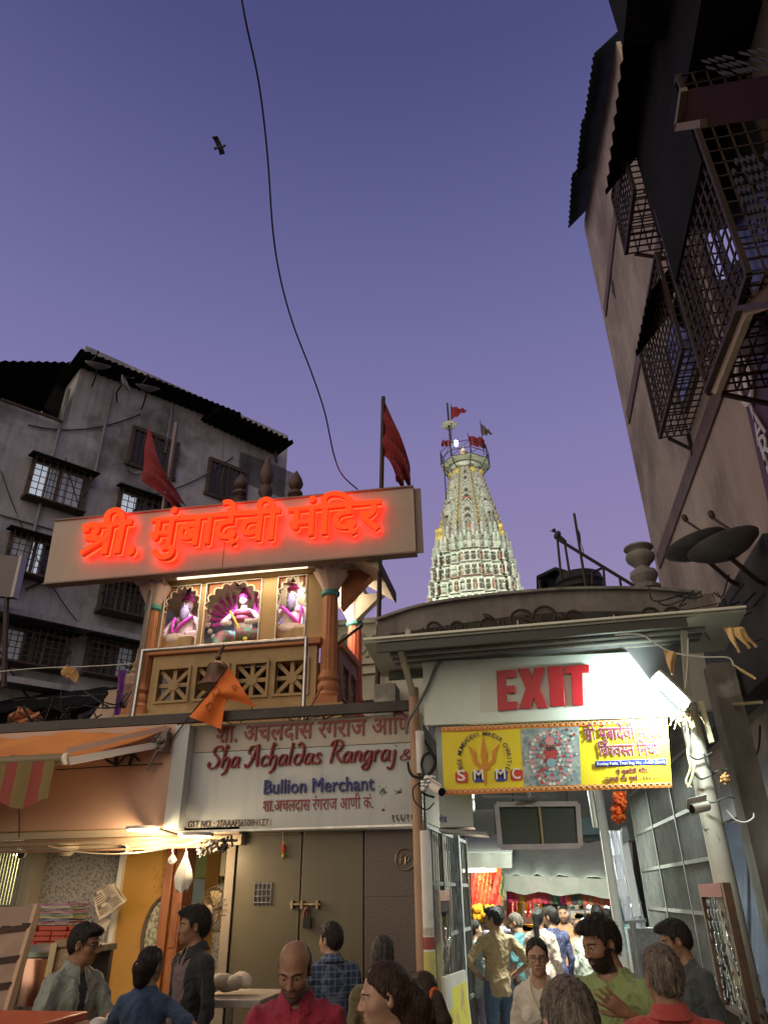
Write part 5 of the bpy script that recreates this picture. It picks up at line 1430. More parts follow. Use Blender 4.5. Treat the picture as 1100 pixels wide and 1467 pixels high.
# many armed goddess statue in the middle
cx, cz, s = six(349, 890).x, six(349, 916).z - .10, 1.06
t = thing('goddess_statue', 'many armed painted goddess statue with pink ornaments seated in the middle arch', 'statue', (cx, YI, cz))
P = lambda x, y, z: Vector((cx + x * s, YI + y * s, cz + z * s))
b = MB(); b.ell(P(0, 0, .30), (.13, .10, .22)); b.ell(P(0, 0, .44), (.16, .09, .08)); b.tube([P(0, 0, .45), P(0, -.02, .58)], .045, 10); b.ell(P(0, -.03, .62), (.07, .08, .09)); b.ell(P(0, -.11, .615), (.015, .018, .022))
for sgn in (-1, 1):
 b.tube(cat_rom([P(sgn * .14, -.02, .44), P(sgn * .24, -.10, .30), P(sgn * .10, -.20, .26)], 4), .036, 8)
b.build('body', STW, t)
b = MB()
for sgn in (-1, 1):
 for i in range(7):
  a = R(-25 + i * 19); p1 = P(sgn * (.13 + .14 * math.cos(a)), .04, .40 + .13 * math.sin(a)); p2 = P(sgn * (.15 + .27 * math.cos(a)), -.02, .42 + .27 * math.sin(a))
  b.tube(cat_rom([P(sgn * .1, .03, .40), p1, p2], 3), .026, 8); b.ell(p2, .035, None, 8, 6)
b.build('fan_of_arms', MAGE, t)
b = MB()
for sgn in (-1, 1):
 for i in range(9):
  a = R(-45 + i * 17); p2 = P(sgn * (.16 + .31 * math.cos(a)), -.03, .38 + .33 * math.sin(a)); b.ell(p2, (.035, .03, .042), None, 8, 6)
b.build('garland_discs', SKINP, t)
b = MB(); b.tube(cat_rom([P(-.08, -.02, .12), P(-.22, -.14, .10), P(-.24, -.20, -.05)], 5), .085, 10); b.tube(cat_rom([P(.08, -.02, .12), P(.26, -.12, .10), P(.02, -.26, .08)], 5), .085, 10); b.build('skirt', mat('turquoise_skirt', (.12, .42, .40), .5, col2=(.3, .12, .16), scale=7, amt=(.45, .55)), t)
b = MB(); b.ell(P(0, -.04, .42), (.14, .10, .07)); b.ell(P(0, -.06, .34), (.12, .09, .06)); b.build('blouse', mat('rose_blouse', (.34, .07, .13), .5), t)
b = MB(); b.lathe([(.085, .66), (.10, .69), (.085, .73), (.05, .78), (.03, .84), (.005, .88)], P(0, -.03, 0), 12); b.build('crown', MAGE, t)
b = MB(); b.tube([P(-.10, -.22, .40), P(.16, -.26, -.02)], .017, 8); b.ell(P(.15, -.26, .0), .035, None, 8, 6); b.build('golden_staff', mat('golden_yellow', (.65, .48, .06), .4), t)
b = MB(); b.box(cx - .5, cx + .5, YI - .32, YI + .28, zs_ - .3, cz - .03); b.build('seat', PV, t)
for (x, n_) in ((six(266, 900).x, 0), (six(419, 895).x, 1)):
 t2 = thing('stone_block', 'plastered block under the ' + ('left', 'right')[n_] + ' bearded statue', 'block', (x, YI, zs_ - .3)); b = MB(); b.box(x - .3, x + .28, YI - .34, YI + .25, zs_ - .4, zs_ - .02); b.build('block', PV, t2)
# ================================================================== red illuminated sign
YSN = 7.72
rs = thing('illuminated_sign', 'long beige sign board with glowing red orange letters above the pavilion', 'sign', onY(330, 800, YSN))
Q = [onY(63, 836, YSN), onY(596, 790, YSN), onY(592, 698, YSN), onY(79, 747, YSN)]
sxm = onY(322, 780, YSN).x
b = MB(); m0 = Q[0].lerp(Q[1], (sxm - Q[0].x) / (Q[1].x - Q[0].x)); m1 = Q[3].lerp(Q[2], (sxm - Q[3].x) / (Q[2].x - Q[3].x))
RSB = mat('beige_sign_board', (.40, .335, .27), .55, col2=(.36, .30, .24), scale=1.5, streak=.12, bump=.04, bscale=2)
b.prism([Q[0], m0 - Vector((.003, 0, 0)), m1 - Vector((.003, 0, 0)), Q[3]], (0, .12, 0)); b.prism([m0 + Vector((.003, 0, 0)), Q[1], Q[2], m1 + Vector((.003, 0, 0))], (0, .12, 0)); b.build('panel', RSB, rs, bev=.004)
b = MB(); b.beam(Q[3] + Vector((0, .05, .01)), Q[2] + Vector((0, .05, .01)), .15, .02); b.beam(Q[0] + Vector((0, .05, -.01)), Q[1] + Vector((0, .05, -.01)), .15, .02); b.beam(Q[1] + Vector((.01, .05, 0)), Q[2] + Vector((.01, .05, 0)), .15, .02, (0, 1, 0)); b.build('rim', mat('rim_brown', (.2, .15, .12), .6), rs)
RFACE = mat('red_acrylic', (.5, .04, .012), .7, spec=.1, emit=(1.0, .078, .014), estr=.95)
RSIDEM = mat('red_letter_side', (.55, .03, .015), .4, emit=(1.0, .03, .01), estr=.35)
RSIDE = mat('red_led', (.5, .02, .01), .5, emit=(1.0, .016, .004), estr=13.0)
def sign_text(tokens, p, u1, v1, cap):
 """letters follow the slight tilt of the board"""
 a = onY(p[0], p[1], YSN - .09); e = onY(u1, v1, YSN - .09); U = (e - a); Vv = Vector((-U.z, 0, U.x)).normalized() ; h = (onY(p[0], p[1] - cap, YSN).z - onY(p[0], p[1], YSN).z) / .575
 b = MB(); letters(b, tokens, a, U, Vv, h, U.length, .05, .004, .013, lift=.0006); return b, a, e, U, Vv, h
for tokens, p, u1, v1, cap in ((['श', 'ा'], 0, 0, 0, 0),) and ():
 pass
for (tokens, p, u1, v1, cap) in ((['.'], (182, 796), 197, 795, 52), (['मुंबादेवी'], (213, 787), 398, 774, 37), (['मंिदर'], (413, 772), 545, 760, 37), ([('shr',), 'ी'], (114, 798), 181, 793, 40)):
 b, a, e, U, Vv, h = sign_text(tokens, p, u1, v1, cap); b.build('letters', [RFACE, RSIDEM], rs)
 b2 = MB(); letters(b2, tokens, a + Vector((0, .045, 0)), U, Vv, h, U.length, .02, .0, .004, lift=.0004); b2.build('letter_backlight', RSIDE, rs)
# steel rail and posts in front of the pavilion
t = thing('steel_railing', 'grey steel pipe rail on two posts in front of the pavilion', 'railing', onY(184, 1030, 7.7))
a, c = onY(205, 935, 7.7), onY(439, 912, 7.7)
b = MB(); c.z = a.z = (a.z + c.z) / 2; b.tube([a, c], .026, 10); b.build('rail', STEEL, t)
for p in (a, c):
 b = MB(); b.tube([p + Vector((0, 0, .01)), Vector((p.x, 7.7, 3.3))], .026, 10); b.build('post', STEEL, t)
# bell
t = thing('temple_bell', 'dark bronze bell hanging from the rail in front of the balustrade', 'bell', onY(322, 985, 7.66))
p = onY(321, 923, 7.70); k_ = (onY(300, 985, 7.7) - p).length / .36
bz = p.z - .38 * k_ * .98
b = MB(); b.lathe([(.205, 0), (.215, .01), (.205, .03), (.16, .08), (.125, .15), (.115, .22), (.11, .26), (.08, .295), (.03, .31), (.02, .305)], (p.x - .02, 7.62, onY(300, 986, 7.62).z), 28); b.build('body', mat('dark_bronze', (.13, .09, .06), .5, .7, col2=(.08, .06, .045), scale=10), t)
zb = onY(300, 986, 7.62).z
b = MB(); b.tube([(p.x - .02, 7.62, zb + .30), (p.x - .02, 7.63, zb + .38), (p.x, 7.70, p.z)], .022, 8); b.ell((p.x - .02, 7.62, zb + .355), .035); b.build('hanger', mat('dark_bronze', (1, 1, 1)), t)
b = MB(); b.tube([(p.x - .02, 7.62, zb + .28), (p.x - .02, 7.62, zb - .02)], .012, 6); b.ell((p.x - .02, 7.62, zb - .02), .03); b.build('clapper', BLACKIRON, t)
# orange pennant on a stick before the bell
ORF = mat('saffron_cloth', (.78, .20, .03), .8, col2=(.68, .16, .03), scale=5)
t = thing('pennant', 'large saffron pennant with dark print on a slanting stick before the bell', 'flag', onY(245, 1060, 7.2))
YQ = 7.1
b = MB(); b.tube([onY(238, 1070, 7.15), onY(327, 955, YQ)], .008, 6); b.build('pole', BLACKIRON, t)
A_, B_, C_, D_ = onY(327, 956, YQ), onY(271, 1027, YQ), onY(318, 1045, YQ), onY(366, 1012, YQ)
G = []
for i in range(15):
 for_row = []
 u_ = i / 14
 for j in range(15):
  v_ = j / 14
  far = D_.lerp(onY(322, 1000, YQ), min(1, v_ * 2)) if v_ < .5 else onY(322, 1000, YQ).lerp(C_, (v_ - .5) * 2)
  p = A_.lerp(B_, v_).lerp(far, u_); for_row.append(p + Vector((0, .035 * math.sin(u_ * 7 + v_ * 3), 0)))
 G.append(for_row)
b = MB(); b.sheet(G, .003); cl = b.build('cloth', ORF, t)
b = MB()
for (c0, r0) in (((309, 992), 9), ((300, 1013), 8), ((336, 985), 5)):
 q = onY(c0[0], c0[1], YQ - .045)
 b.tube(cat_rom([q + Vector((r0 * .0045 * math.cos(a) * (1 + .4 * math.sin(3 * a)), -.002, r0 * .005 * math.sin(a) * (1 + .3 * math.cos(5 * a)))) for a in [i * .7 for i in range(10)]], 3), .005, 5)
b.build('print', mat('flag_print', (.35, .10, .02), .8), cl)
# big red flag on a black pole right of the sign, another at the left
t = thing('temple_flag', 'tall dark red flag drooping from a black pole at the right of the sign', 'flag', (onY(540, 1010, 8.0).x, 8.0, 3.45))
p0 = onY(540, 1010, 8.0); p1 = onY(549, 569, 8.0)
b = MB(); b.tube([p0, p1], .03, 10); b.build('pole', BLACKIRON, t)
def drape(pts_top, pts_bot, n, m, amp, ydir=.0, t_=.006):
 """cloth between two pixel curves given as (u, v, Y)"""
 A = cat_rom(pts_top, n); B = cat_rom(pts_bot, n); G = []
 for i, (a, c) in enumerate(zip(A, B)):
  pa = onY(a[0], a[1], a[2]); pc = onY(c[0], c[1], c[2]); row = []
  for j in range(m + 1):
   q = pa.lerp(pc, j / m); row.append(q + Vector((0, amp * math.sin(j * 1.1 + i * .35) * (i / len(A) + .15), 0)))
  G.append(row)
 b = MB(); b.sheet(G, t_); return b
pu = lambda v: 549 - (v - 569) * .0198
drape([(pu(570), 570, 8), (562, 600, 7.97), (576, 632, 7.93), (585, 660, 7.9), (590, 692, 7.88)], [(pu(650), 650, 8), (552, 655, 7.97), (562, 668, 7.93), (566, 680, 7.9), (570, 697, 7.88)], 8, 12, .12).build('cloth', FLAGR, t)
t = thing('temple_flag', 'long red flag drooping from a pole behind the left half of the sign', 'flag', (onY(190, 1030, 8.1).x, 8.1, 3.45))
p0 = onY(188, 1030, 8.1); p1 = Vector((p0.x, 8.1, onY(208, 612, 8.1).z))
b = MB(); b.tube([p0, p1], .035, 10); b.build('pole', mat('dull_pole', (.16, .13, .12), .5, .3), t)
pv2 = lambda v: proj_u(v)
drape([(212, 608, 8.1), (222, 640, 8.05), (236, 675, 8.0), (262, 720, 7.98)], [(203, 690, 8.1), (212, 694, 8.05), (236, 712, 8.0), (256, 735, 7.98)], 8, 10, .10).build('cloth', FLAGR, t)
# small spired shrine at the left of the pavilion
t = thing('roof_shrine', 'small pinkish stepped pyramid shrine with gilt finial left of the pavilion', 'shrine', onY(155, 1035, 9.0))
p = onY(160, 1035, 9.0); zt2 = onY(165, 985, 9.0).z
b = MB(); b.lathe([(.62, p.z - .3), (.60, p.z), (.52, p.z + .02), (.30, zt2 - .05), (.32, zt2), (.22, zt2 + .02)], (p.x + .05, 9.3, 0), 4, a0=.6); b.build('roof', mat('pinkish_stone', (.50, .36, .27), .8, col2=(.38, .27, .2), scale=3, streak=.3), t)
b = MB(); b.lathe([(.16, zt2), (.2, zt2 + .05), (.2, zt2 + .09), (.12, zt2 + .13), (.14, zt2 + .2), (.08, zt2 + .26)], (p.x + .05, 9.3, 0), 14); b.build('cushion', mat('pinkish_stone', (1, 1, 1)), t)
b = MB(); b.lathe([(.05, zt2 + .24), (.075, zt2 + .30), (.03, zt2 + .36), (.05, zt2 + .41), (.012, zt2 + .46), (.004, zt2 + .66)], (p.x + .05, 9.3, 0), 12); b.build('finial', mat('gilt', (.5, .38, .2), .35, .8), t)
t = thing('purple_cloth', 'strip of purple cloth hanging beside the small shrine', 'cloth', onY(176, 1030, 8.9))
b = MB(); b.sheet([[onY(lerp(170, 182, i / 5) - j * .7, 960 + j * 7, 8.9) + Vector((0, .03 * math.sin(i * 2 + j * .4), 0)) for j in range(11)] for i in range(6)], .006); b.build('strip', mat('purple_cloth', (.20, .05, .30), .7), t)
# ================================================================== temple exit gate
YG0 = 7.0
gate = thing('exit_gate', 'temple exit gate of painted pipe posts with a sheet canopy and rusty cross pipe', 'gate', (.2, YG0, 0))
TANP = mat('tan_pipe', (.42, .27, .18), .5, col2=(.36, .23, .15), scale=4, dirt=(.2, .13, .09), dirt_scale=5, dirt_amt=(.6, .8), streak=.2)
WHP = mat('white_pipe', (.72, .72, .69), .4, col2=(.62, .62, .6), scale=3, dirt=(.35, .32, .28), dirt_scale=6, dirt_amt=(.6, .8))
CRP = mat('cream_post', (.40, .38, .31), .55, col2=(.33, .31, .26), scale=4, dirt=(.09, .06, .045), dirt_scale=9, dirt_amt=(.62, .66), streak=.2)
BEAMM = mat('rust_stained_beam', (.58, .56, .46), .6, col2=(.42, .40, .30), scale=4, dirt=(.24, .15, .06), dirt_scale=8, dirt_amt=(.52, .68))
def flat(quad, Y): return [onY(u, v, Y) for u, v in quad]
xt = onY(599, 1200, YG0).x
b = MB(); b.tube([(xt, YG0, 0), (xt, YG0, 3.62)], .05, 14); b.build('tan_post', TANP, gate)
xw = onY(611, 1250, 6.95).x
b = MB(); b.tube([(xw, 6.94, 0), (xw, 6.94, onY(610, 1190, 6.94).z)], .048, 14); b.build('white_post', WHP, gate)
STK = [mat('sticker_maroon', (.30, .07, .06), .7), mat('sticker_yellow', (.62, .56, .12), .7, col2=(.4, .42, .2), scale=14), mat('sticker_pale', (.55, .52, .46), .7, col2=(.35, .3, .25), scale=30), mat('sticker_green', (.35, .45, .12), .7, col2=(.55, .52, .3), scale=16)]
for i, (z0_, z1_) in enumerate(((1.50, 1.56), (1.40, 1.49), (1.16, 1.385), (.86, 1.14), (.4, .84))):
 b = MB(); b.lathe([(.0485 + .0006 * i, z0_), (.0492 + .0006 * i, z0_ + .01), (.0492 + .0006 * i, z1_ - .01), (.0485 + .0006 * i, z1_)], (xw, 6.94, 0), 14); b.build('pasted_bill', STK[(2, 0, 1, 3, 2)[i]], gate)
q0, q1 = onY(603, 1108, 6.93), onY(599, 1048, 6.93)
b = MB(); b.tube([q0, Vector((q0.x, q0.y, q1.z))], .042, 12); b.build('white_sleeve', WHP, gate)
xp = onY(1035, 1250, YG0).x
b = MB(); n = 40; prof = [(.115, 0), (.115, .05), (.098, .06), (.094, 1.2), (.088, 2.4), (.084, 3.32)]
b.lathe(prof, (xp, YG0, 0), 18); b.build('thick_post', CRP, gate)
b = MB()
for i in range(150):
 z = random.uniform(.1, 1.25) ** 1.0; a = random.uniform(2.6, 6.6); r_ = .0985; w = random.uniform(.02, .055) * (1.5 - z)
 if random.random() > (1.35 - z): continue
 c = Vector((xp + r_ * math.cos(a), YG0 + r_ * math.sin(a), z)); nn = Vector((math.cos(a), math.sin(a), 0)); tt = Vector((-math.sin(a), math.cos(a), 0))
 pl_ = [c + nn * .001 + tt * w * random.uniform(.5, 1) * math.cos(q) + Vector((0, 0, w * random.uniform(.8, 1.8) * math.sin(q))) for q in [k * math.pi / 4 for k in range(8)]]
 b.prism(pl_, nn * .003)
o = b.build('rust_patches', mat('rust_patch', (.07, .04, .03), .9, col2=(.14, .08, .05), scale=20), gate); o['kind'] = 'stuff'
# canopy: thin sheet sloping back, edge frame, under pipes
YC0, YC1 = 6.35, 7.25
cl0, cr0 = onY(521, 914, YC0), onY(1070, 881, YC0); zc = (cl0.z + cr0.z) / 2
cl0.z = zc - .02; cr0.z = zc + .02
b = MB(); b.sheet([[cl0.lerp(cr0, i / 12) + Vector((0, (YC1 - YC0) * j / 4, -.02 * j)) for j in range(5)] for i in range(13)], .02); b.build('canopy_sheet', mat('canopy_sheet', (.40, .42, .36), .5, col2=(.30, .32, .28), scale=3), gate)
b = MB(); b.beam(cl0 + Vector((0, -.015, .025)), cr0 + Vector((0, -.015, .025)), .03, .02); b.build('canopy_edge', mat('pale_edge', (.75, .78, .66), .4), gate)
b = MB(); b.beam(cl0 + Vector((.12, .03, -.06)), cr0 + Vector((-.5, .03, -.06)), .04, .08); b.beam(cl0 + Vector((.1, .75, -.13)), cr0 + Vector((-.4, .75, -.13)), .05, .08); b.build('canopy_frame', mat('frame_black_green', (.05, .055, .05), .5), gate)
b = MB()
for dy, dz in ((.28, -.05), (.42, -.055), (.56, -.06)): b.tube([cl0 + Vector((.2, dy, dz)), cr0 + Vector((-.3, dy, dz))], .022, 8)
b.build('canopy_pipes', GREYPAINT, gate)
ql, qr = onY(604, 940, 6.98), onY(884, 921, 6.98); zb_ = (ql.z + qr.z) / 2
b = MB(); b.tube([(ql.x - .08, 6.98, zb_ - .01), (xp - .02, 6.98, zb_ + .01)], .072, 14); b.build('cross_pipe', BEAMM, gate)
for p_, q_ in ((onY(584, 905, 6.5), onY(594, 935, 6.9)), ((xt, 6.96, 3.55), (xt - .05, 6.55, zc - .05)), ((xp, 6.96, 3.3), (xp + .02, 6.6, zc - .04))):
 b = MB(); b.beam(p_, q_, .05, .05); b.build('canopy_bracket', mat('bracket_cream', (.40, .385, .31), .6), gate)
for u, v in ((584, 905), (742, 896), (880, 888)):
 b = MB(); q = onY(u, v, 6.6); b.tube([q + Vector((0, 0, .05)), q - Vector((0, 0, .06))], .006, 5); b.build('hook', STEEL, gate)
# EXIT board
ex = thing('exit_board', 'white board with a slanted right end and raised red letters reading EXIT', 'sign', onY(780, 1035, 6.9))
YE = 6.88
EXB = mat('exit_board_white', (.66, .76, .70), .4, col2=(.60, .70, .65), scale=1.4, bump=.12, bscale=70, dirt=(.5, .53, .52), dirt_scale=2, dirt_amt=(.6, .85))
P = flat([(608, 1039), (971, 1026), (900, 934), (605, 948)], YE)
b = MB(); b.prism(P, (0, .06, 0)); b.build('panel', EXB, ex, bev=.004)
b = MB(); b.prism(flat([(905, 1026), (985, 1026), (975, 912), (885, 917)], YE + .09), (0, .02, 0)); b.build('backing_plate', mat('grey_backing', (.22, .23, .24), .6, col2=(.17, .18, .19), scale=3), ex)
EXR = mat('exit_red', (.50, .018, .03), .35, col2=(.44, .015, .025), scale=5)
XL = {'E': [[(0, 0), (1, 0), (1, .2), (.5, .2), (.5, .41), (.92, .41), (.92, .6), (.5, .6), (.5, .8), (1, .8), (1, 1), (0, 1)]],
      'X': [[(0, 0), (.40, 0), (.52, .26), (.63, 0), (1, 0), (.74, .5), (1, 1), (.62, 1), (.5, .75), (.40, 1), (0, 1), (.27, .5)]],
      'I': [[(0, 0), (1, 0), (1, 1), (0, 1)]],
      'T': [[(.27, 0), (.73, 0), (.73, .8), (1, .8), (1, 1), (0, 1), (0, .8), (.27, .8)]]}
for ch, quad in (('E', [(713, 1019), (741, 1017), (738, 960), (711, 962)]), ('X', [(743, 1016), (785, 1015), (780, 957), (741, 959)]), ('I', [(788, 1013), (809, 1012), (805, 955), (784, 956)]), ('T', [(810, 1012), (845, 1011), (843, 953), (808, 955)])):
 Q_ = flat(quad, YE - .006)
 b = MB(); b.prism([Q_[0].lerp(Q_[1], x).lerp(Q_[3].lerp(Q_[2], x), y) for x, y in XL[ch][0]], (0, -.028, 0)); b.build('letter', EXR, ex, bev=.004)
# banner below
bn_ = thing('temple_banner', 'bright yellow printed banner with a trident emblem and deity picture below the EXIT board', 'banner', onY(797, 1138, 6.8))
YBn = 6.82
Q = flat([(636, 1139), (962, 1128), (955, 1029), (632, 1042)], YBn)
def bq(x, y, o=0.0):
 p = Q[0].lerp(Q[1], x).lerp(Q[3].lerp(Q[2], x), y); return p + Vector((0, -o, 0))
YLW = mat('banner_yellow', (.86, .72, .014), .5, col2=(.84, .71, .03), scale=3)
b = MB(); b.sheet([[bq(i / 16, j / 6) + Vector((0, .006 * math.sin(i * .8), 0)) for j in range(7)] for i in range(17)], .006); b.build('cloth', YLW, bn_)
BRD = mat('banner_border', (.70, .22, .04), .5); BRL = mat('banner_border_light', (.85, .62, .3), .5)
b = MB()
for y0, y1 in ((.93, 1.0), (0.0, .075)):
 b.prism([bq(.0, y0, .008), bq(1, y0, .008), bq(1, y1, .008), bq(0, y1, .008)], (0, -.002, 0))
b.build('border', BRD, bn_)
b = MB()
for yc in (.965, .037):
 for i in range(40):
  x = (i + .5) / 40; b.tube([bq(x + .010 * math.cos(a), yc + .026 * math.sin(a), .012) for a in [-.6 + q * .62 for q in range(8)]], .0045, 5)
o = b.build('border_scrolls', BRL, bn_); o['kind'] = 'stuff'
b = MB(); b.prism([bq(.365, .08, .008), bq(.615, .08, .008), bq(.62, .925, .008), bq(.36, .925, .008)], (0, -.002, 0)); b.build('picture', mat('picture_ground', (.20, .30, .33), .5, col2=(.45, .50, .48), scale=14, detail=3, amt=(.4, .6)), bn_)
# deity picture: ornaments as rings of small discs
pc_ = MB()
rr_ = random.Random(3)
def disc(x, y, r, k, o=.011): pc_.prism([bq(x + r * math.cos(a), y + r * 3.1 * math.sin(a), o) for a in [q * math.pi / 4 for q in range(8)]], (0, -.0015, 0), k)
for ring, (n_, r_, k, s_) in enumerate(((34, .105, 0, .0085), (30, .088, 1, .008), (24, .070, 2, .007), (18, .050, 0, .008), (12, .032, 3, .008))):
 for i in range(n_):
  a = 2 * math.pi * i / n_; disc(.49 + r_ * math.cos(a) * .85, .50 + r_ * 3.6 * math.sin(a) * (1.05 if math.sin(a) < 0 else .95), s_, k if i % 3 else (k + 1) % 4, .011 + .0004 * ring + .0002 * (i % 3))
for i in range(60):
 disc(.375 + rr_.random() * .235, .10 + rr_.random() * .8, rr_.uniform(.003, .007), rr_.randrange(4), .0145 + .0001 * i)
disc(.49, .52, .028, 3, .022); disc(.49, .63, .018, 4, .024); disc(.483, .64, .003, 5, .027); disc(.497, .64, .003, 5, .027)
disc(.49, .72, .022, 1, .0255); disc(.49, .40, .022, 2, .025)
o = pc_.build('ornaments', [mat('orn_white', (.75, .75, .70), .5), mat('orn_pink', (.65, .30, .34), .5), mat('orn_blue', (.25, .45, .55), .5), mat('orn_red', (.50, .06, .06), .5), mat('orn_dark', (.06, .04, .05), .5), mat('orn_gold', (.7, .5, .1), .5)], bn_); o['kind'] = 'stuff'
PURP = mat('banner_purple', (.20, .02, .07), .5); WHT = mat('banner_white', (.85, .84, .8), .5)
def btext(b, tokens, x0, x1, y, cap, off, o, capf=.575, bold=0.0, depth=.002):
 a = bq(x0, y, o); e = bq(x1, y, o); U = e - a; V = Vector((-U.z, 0, U.x)).normalized(); h = (bq(x0, y + cap).z - bq(x0, y).z) / capf
 letters(b, tokens, a, U, V, h, U.length, depth, off, bold, lift=.00002 if bold else .00012)
for (o_, m_, off, bold) in ((.0095, WHT, .008, .018), (.0125, PURP, .008, .0)):
 b = MB(); btext(b, [('shr',), 'ी मुंबादेवी मंिदर'], .645, .975, .715, .155, off, o_, bold=bold); btext(b, ['िव', ('half', 'श'), 'व', ('half', 'स'), 'त िनधी'], .70, .955, .47, .145, off, o_, bold=bold); b.build('title_outline' if bold else 'title', m_, bn_)
b = MB(); b.prism([bq(.68, .325, .009), bq(.985, .325, .009), bq(.985, .405, .009), bq(.68, .405, .009)], (0, -.002, 0)); b.build('blue_strip', mat('banner_blue', (.01, .03, .38), .5), bn_)
b = MB(); btext(b, 'Bombay Public Trust Reg. No. : A-629 (Bom.)', .688, .978, .342, .045, .006, .0135, .74); b.build('strip_text', WHT, bn_)
b = MB(); btext(b, [('shr',), 'ी मुंबादेवी मंिदर,'], .77, .91, .215, .052, .004, .010); btext(b, ['मुंबादेवी रोड मुंबई - ४०० ००२'], .72, .96, .115, .05, .004, .010); b.build('address', PURP, bn_)
# emblem: trident, ring of letters, four squares
TRD = mat('trident_orange', (.66, .26, .01), .4)
b = MB()
def bpoly(pts, o=.010, d=.004): b.prism([bq(x, y, o) for x, y in pts], (0, -d, 0))
bpoly([(.186, .12), (.194, .12), (.197, .40), (.205, .55), (.19, .86), (.175, .55), (.183, .40)])
for s_ in (-1, 1):
 f = lambda pts: [(.19 + s_ * (x - .19), y) for x, y in pts]
 pp = f([(.195, .36), (.215, .385), (.24, .45), (.245, .56), (.262, .72), (.228, .60), (.226, .49), (.21, .43), (.195, .41)])
 bpoly(pp if s_ > 0 else pp[::-1], .0105)
bpoly([(.165, .34), (.215, .34), (.215, .38), (.165, .38)], .0112)
b.build('trident', TRD, bn_)
b = MB(); W_ = Q[1].x - Q[0].x; Hh = Q[3].z - Q[0].z
txt = 'SHREE MUMBADEVI MANDIR CHARITIES'
for i, ch in enumerate(txt):
 if ch == ' ': continue
 a = R(212 - i * 244 / (len(txt) - 1)); rx = .105; c = bq(.19 + rx * math.cos(a), .50 + rx * W_ / Hh * math.sin(a), .010)
 V = Vector((math.cos(a), 0, math.sin(a))); U = Vector((math.sin(a), 0, -math.cos(a)))
 letters(b, ch, c, U, V, .056, None, .002, .006, center=True, lift=0)
b.build('ring_lettering', mat('ring_ink', (.10, .07, .12), .6), bn_)
for i, (x, ch) in enumerate(((.055, 'S'), (.135, 'M'), (.235, 'M'), (.305, 'C'))):
 m_ = mat('badge_red', (.60, .05, .03), .5) if i in (0, 3) else mat('badge_blue', (.02, .05, .35), .5)
 b = MB(); pts = []
 for cx_, cy_, a0 in ((.052, .16, 0), (.052 - .04, .16, 90), (.012, .0, 180), (.052, .0, 270)):
  pass
 w2, h2, rr2 = .056, .165, .012
 for (qx, qy, a0) in ((w2 - rr2, h2 - rr2 * 3, 0), (rr2, h2 - rr2 * 3, 90), (rr2, rr2 * 3, 180), (w2 - rr2, rr2 * 3, 270)):
  for q in range(4): a = R(a0 + q * 30); pts.append((x + qx + rr2 * math.cos(a), .165 + qy + rr2 * 3 * math.sin(a)))
 b.prism([bq(px_, py_, .009) for px_, py_ in pts], (0, -.003, 0)); b.build('badge', m_, bn_)
 b = MB(); letters(b, ch, bq(x + .028, .195, .0125), (1, 0, 0), (0, 0, 1), .130, .100 if ch == 'M' else .080, .003, .014, center=True);
 w_ = .105 if ch == 'M' else .085
 b.build('badge_letter', WHT, bn_)
# flood lamp at the slanted end of the EXIT board
fl = thing('exit_lamp', 'lit white LED lamp bar on the slanted end of the EXIT board', 'lamp', onY(972, 1012, 6.62))
a, e = onY(943, 972, 6.60), onY(978, 1006, 6.55); ax = (e - a).normalized(); nn = Vector((-.55, -.74, -.25)); nn = (nn - ax * nn.dot(ax)).normalized(); sd = ax.cross(nn).normalized(); MM = Matrix((ax, sd, nn)).transposed()
b = MB(); b.obox((a + e) / 2 - nn * .025, ((e - a).length + .10, .12, .05), MM); b.build('housing', WHP, fl, bev=.006)
b = MB(); b.obox((a + e) / 2 + nn * .003, ((e - a).length + .02, .10, .045), MM); b.build('diffuser', emat('cold_led', (.9, 1.0, .97), 22), fl)
b = MB(); b.beam(e - nn * .04 + ax * .04, onY(985, 1018, 6.85), .03, .03); b.build('arm', CRP, fl)
L = bpy.data.lights.new('exit_light', 'AREA'); L.shape = 'RECTANGLE'; L.size = .34; L.size_y = .10; L.energy = 135; L.spread = R(162); L.color = (.86, 1.0, .93)
o = bpy.data.objects.new('exit_light', L); COL.objects.link(o); o.parent = fl
o.location = (a + e) / 2 + nn * .035 - Vector(fl.location); o.rotation_euler = MM.to_euler()
o.rotation_euler = (Matrix((ax, -sd, -nn)).transposed()).to_euler()
# pale slat, ropes and dead garland on the thick post
b = MB(); b.beam(onY(1003, 1005, 6.85), onY(1019, 1064, 6.85), .07, .03, (1, 0, 0)); tag(b.build('wood_slat', mat('pale_yellow_slat', (.62, .58, .40), .6)), 'pale yellow slat standing upright behind the top of the thick post', 'slat')
b = MB()
for i in range(40):
 q = onY(random.gauss(978, 10), random.gauss(1024, 3.5), 6.78 + random.uniform(-.06, .06)); e2 = q + Vector((random.uniform(-.06, .06), random.uniform(-.04, .04), random.uniform(-.10, .02)))
 b.tube([q, q.lerp(e2, .5) + Vector((0, -.01, .012)), e2], .006, 5)
q = onY(978, 1024, 6.78); b.ell(q, (.09, .05, .02))
o = tag(b.build('rope_knot', mat('straw_rope', (.55, .46, .28), .9)), 'frayed straw rope knot tied on top of the thick post', 'rope')
b = MB(); b.tube(cat_rom([onY(u, v, 6.86) for u, v in ((982, 1030), (986, 1060), (984, 1078), (988, 1100), (982, 1120), (990, 1128))], 5), .008, 6); b.tube(cat_rom([onY(u, v, 6.86) for u, v in ((986, 1085), (994, 1095), (990, 1115), (985, 1128))], 5), .01, 6)
tag(b.build('yellow_cord', mat('yellow_cord', (.62, .58, .25), .8)), 'yellowish cord hanging down beside the thick post', 'cord')
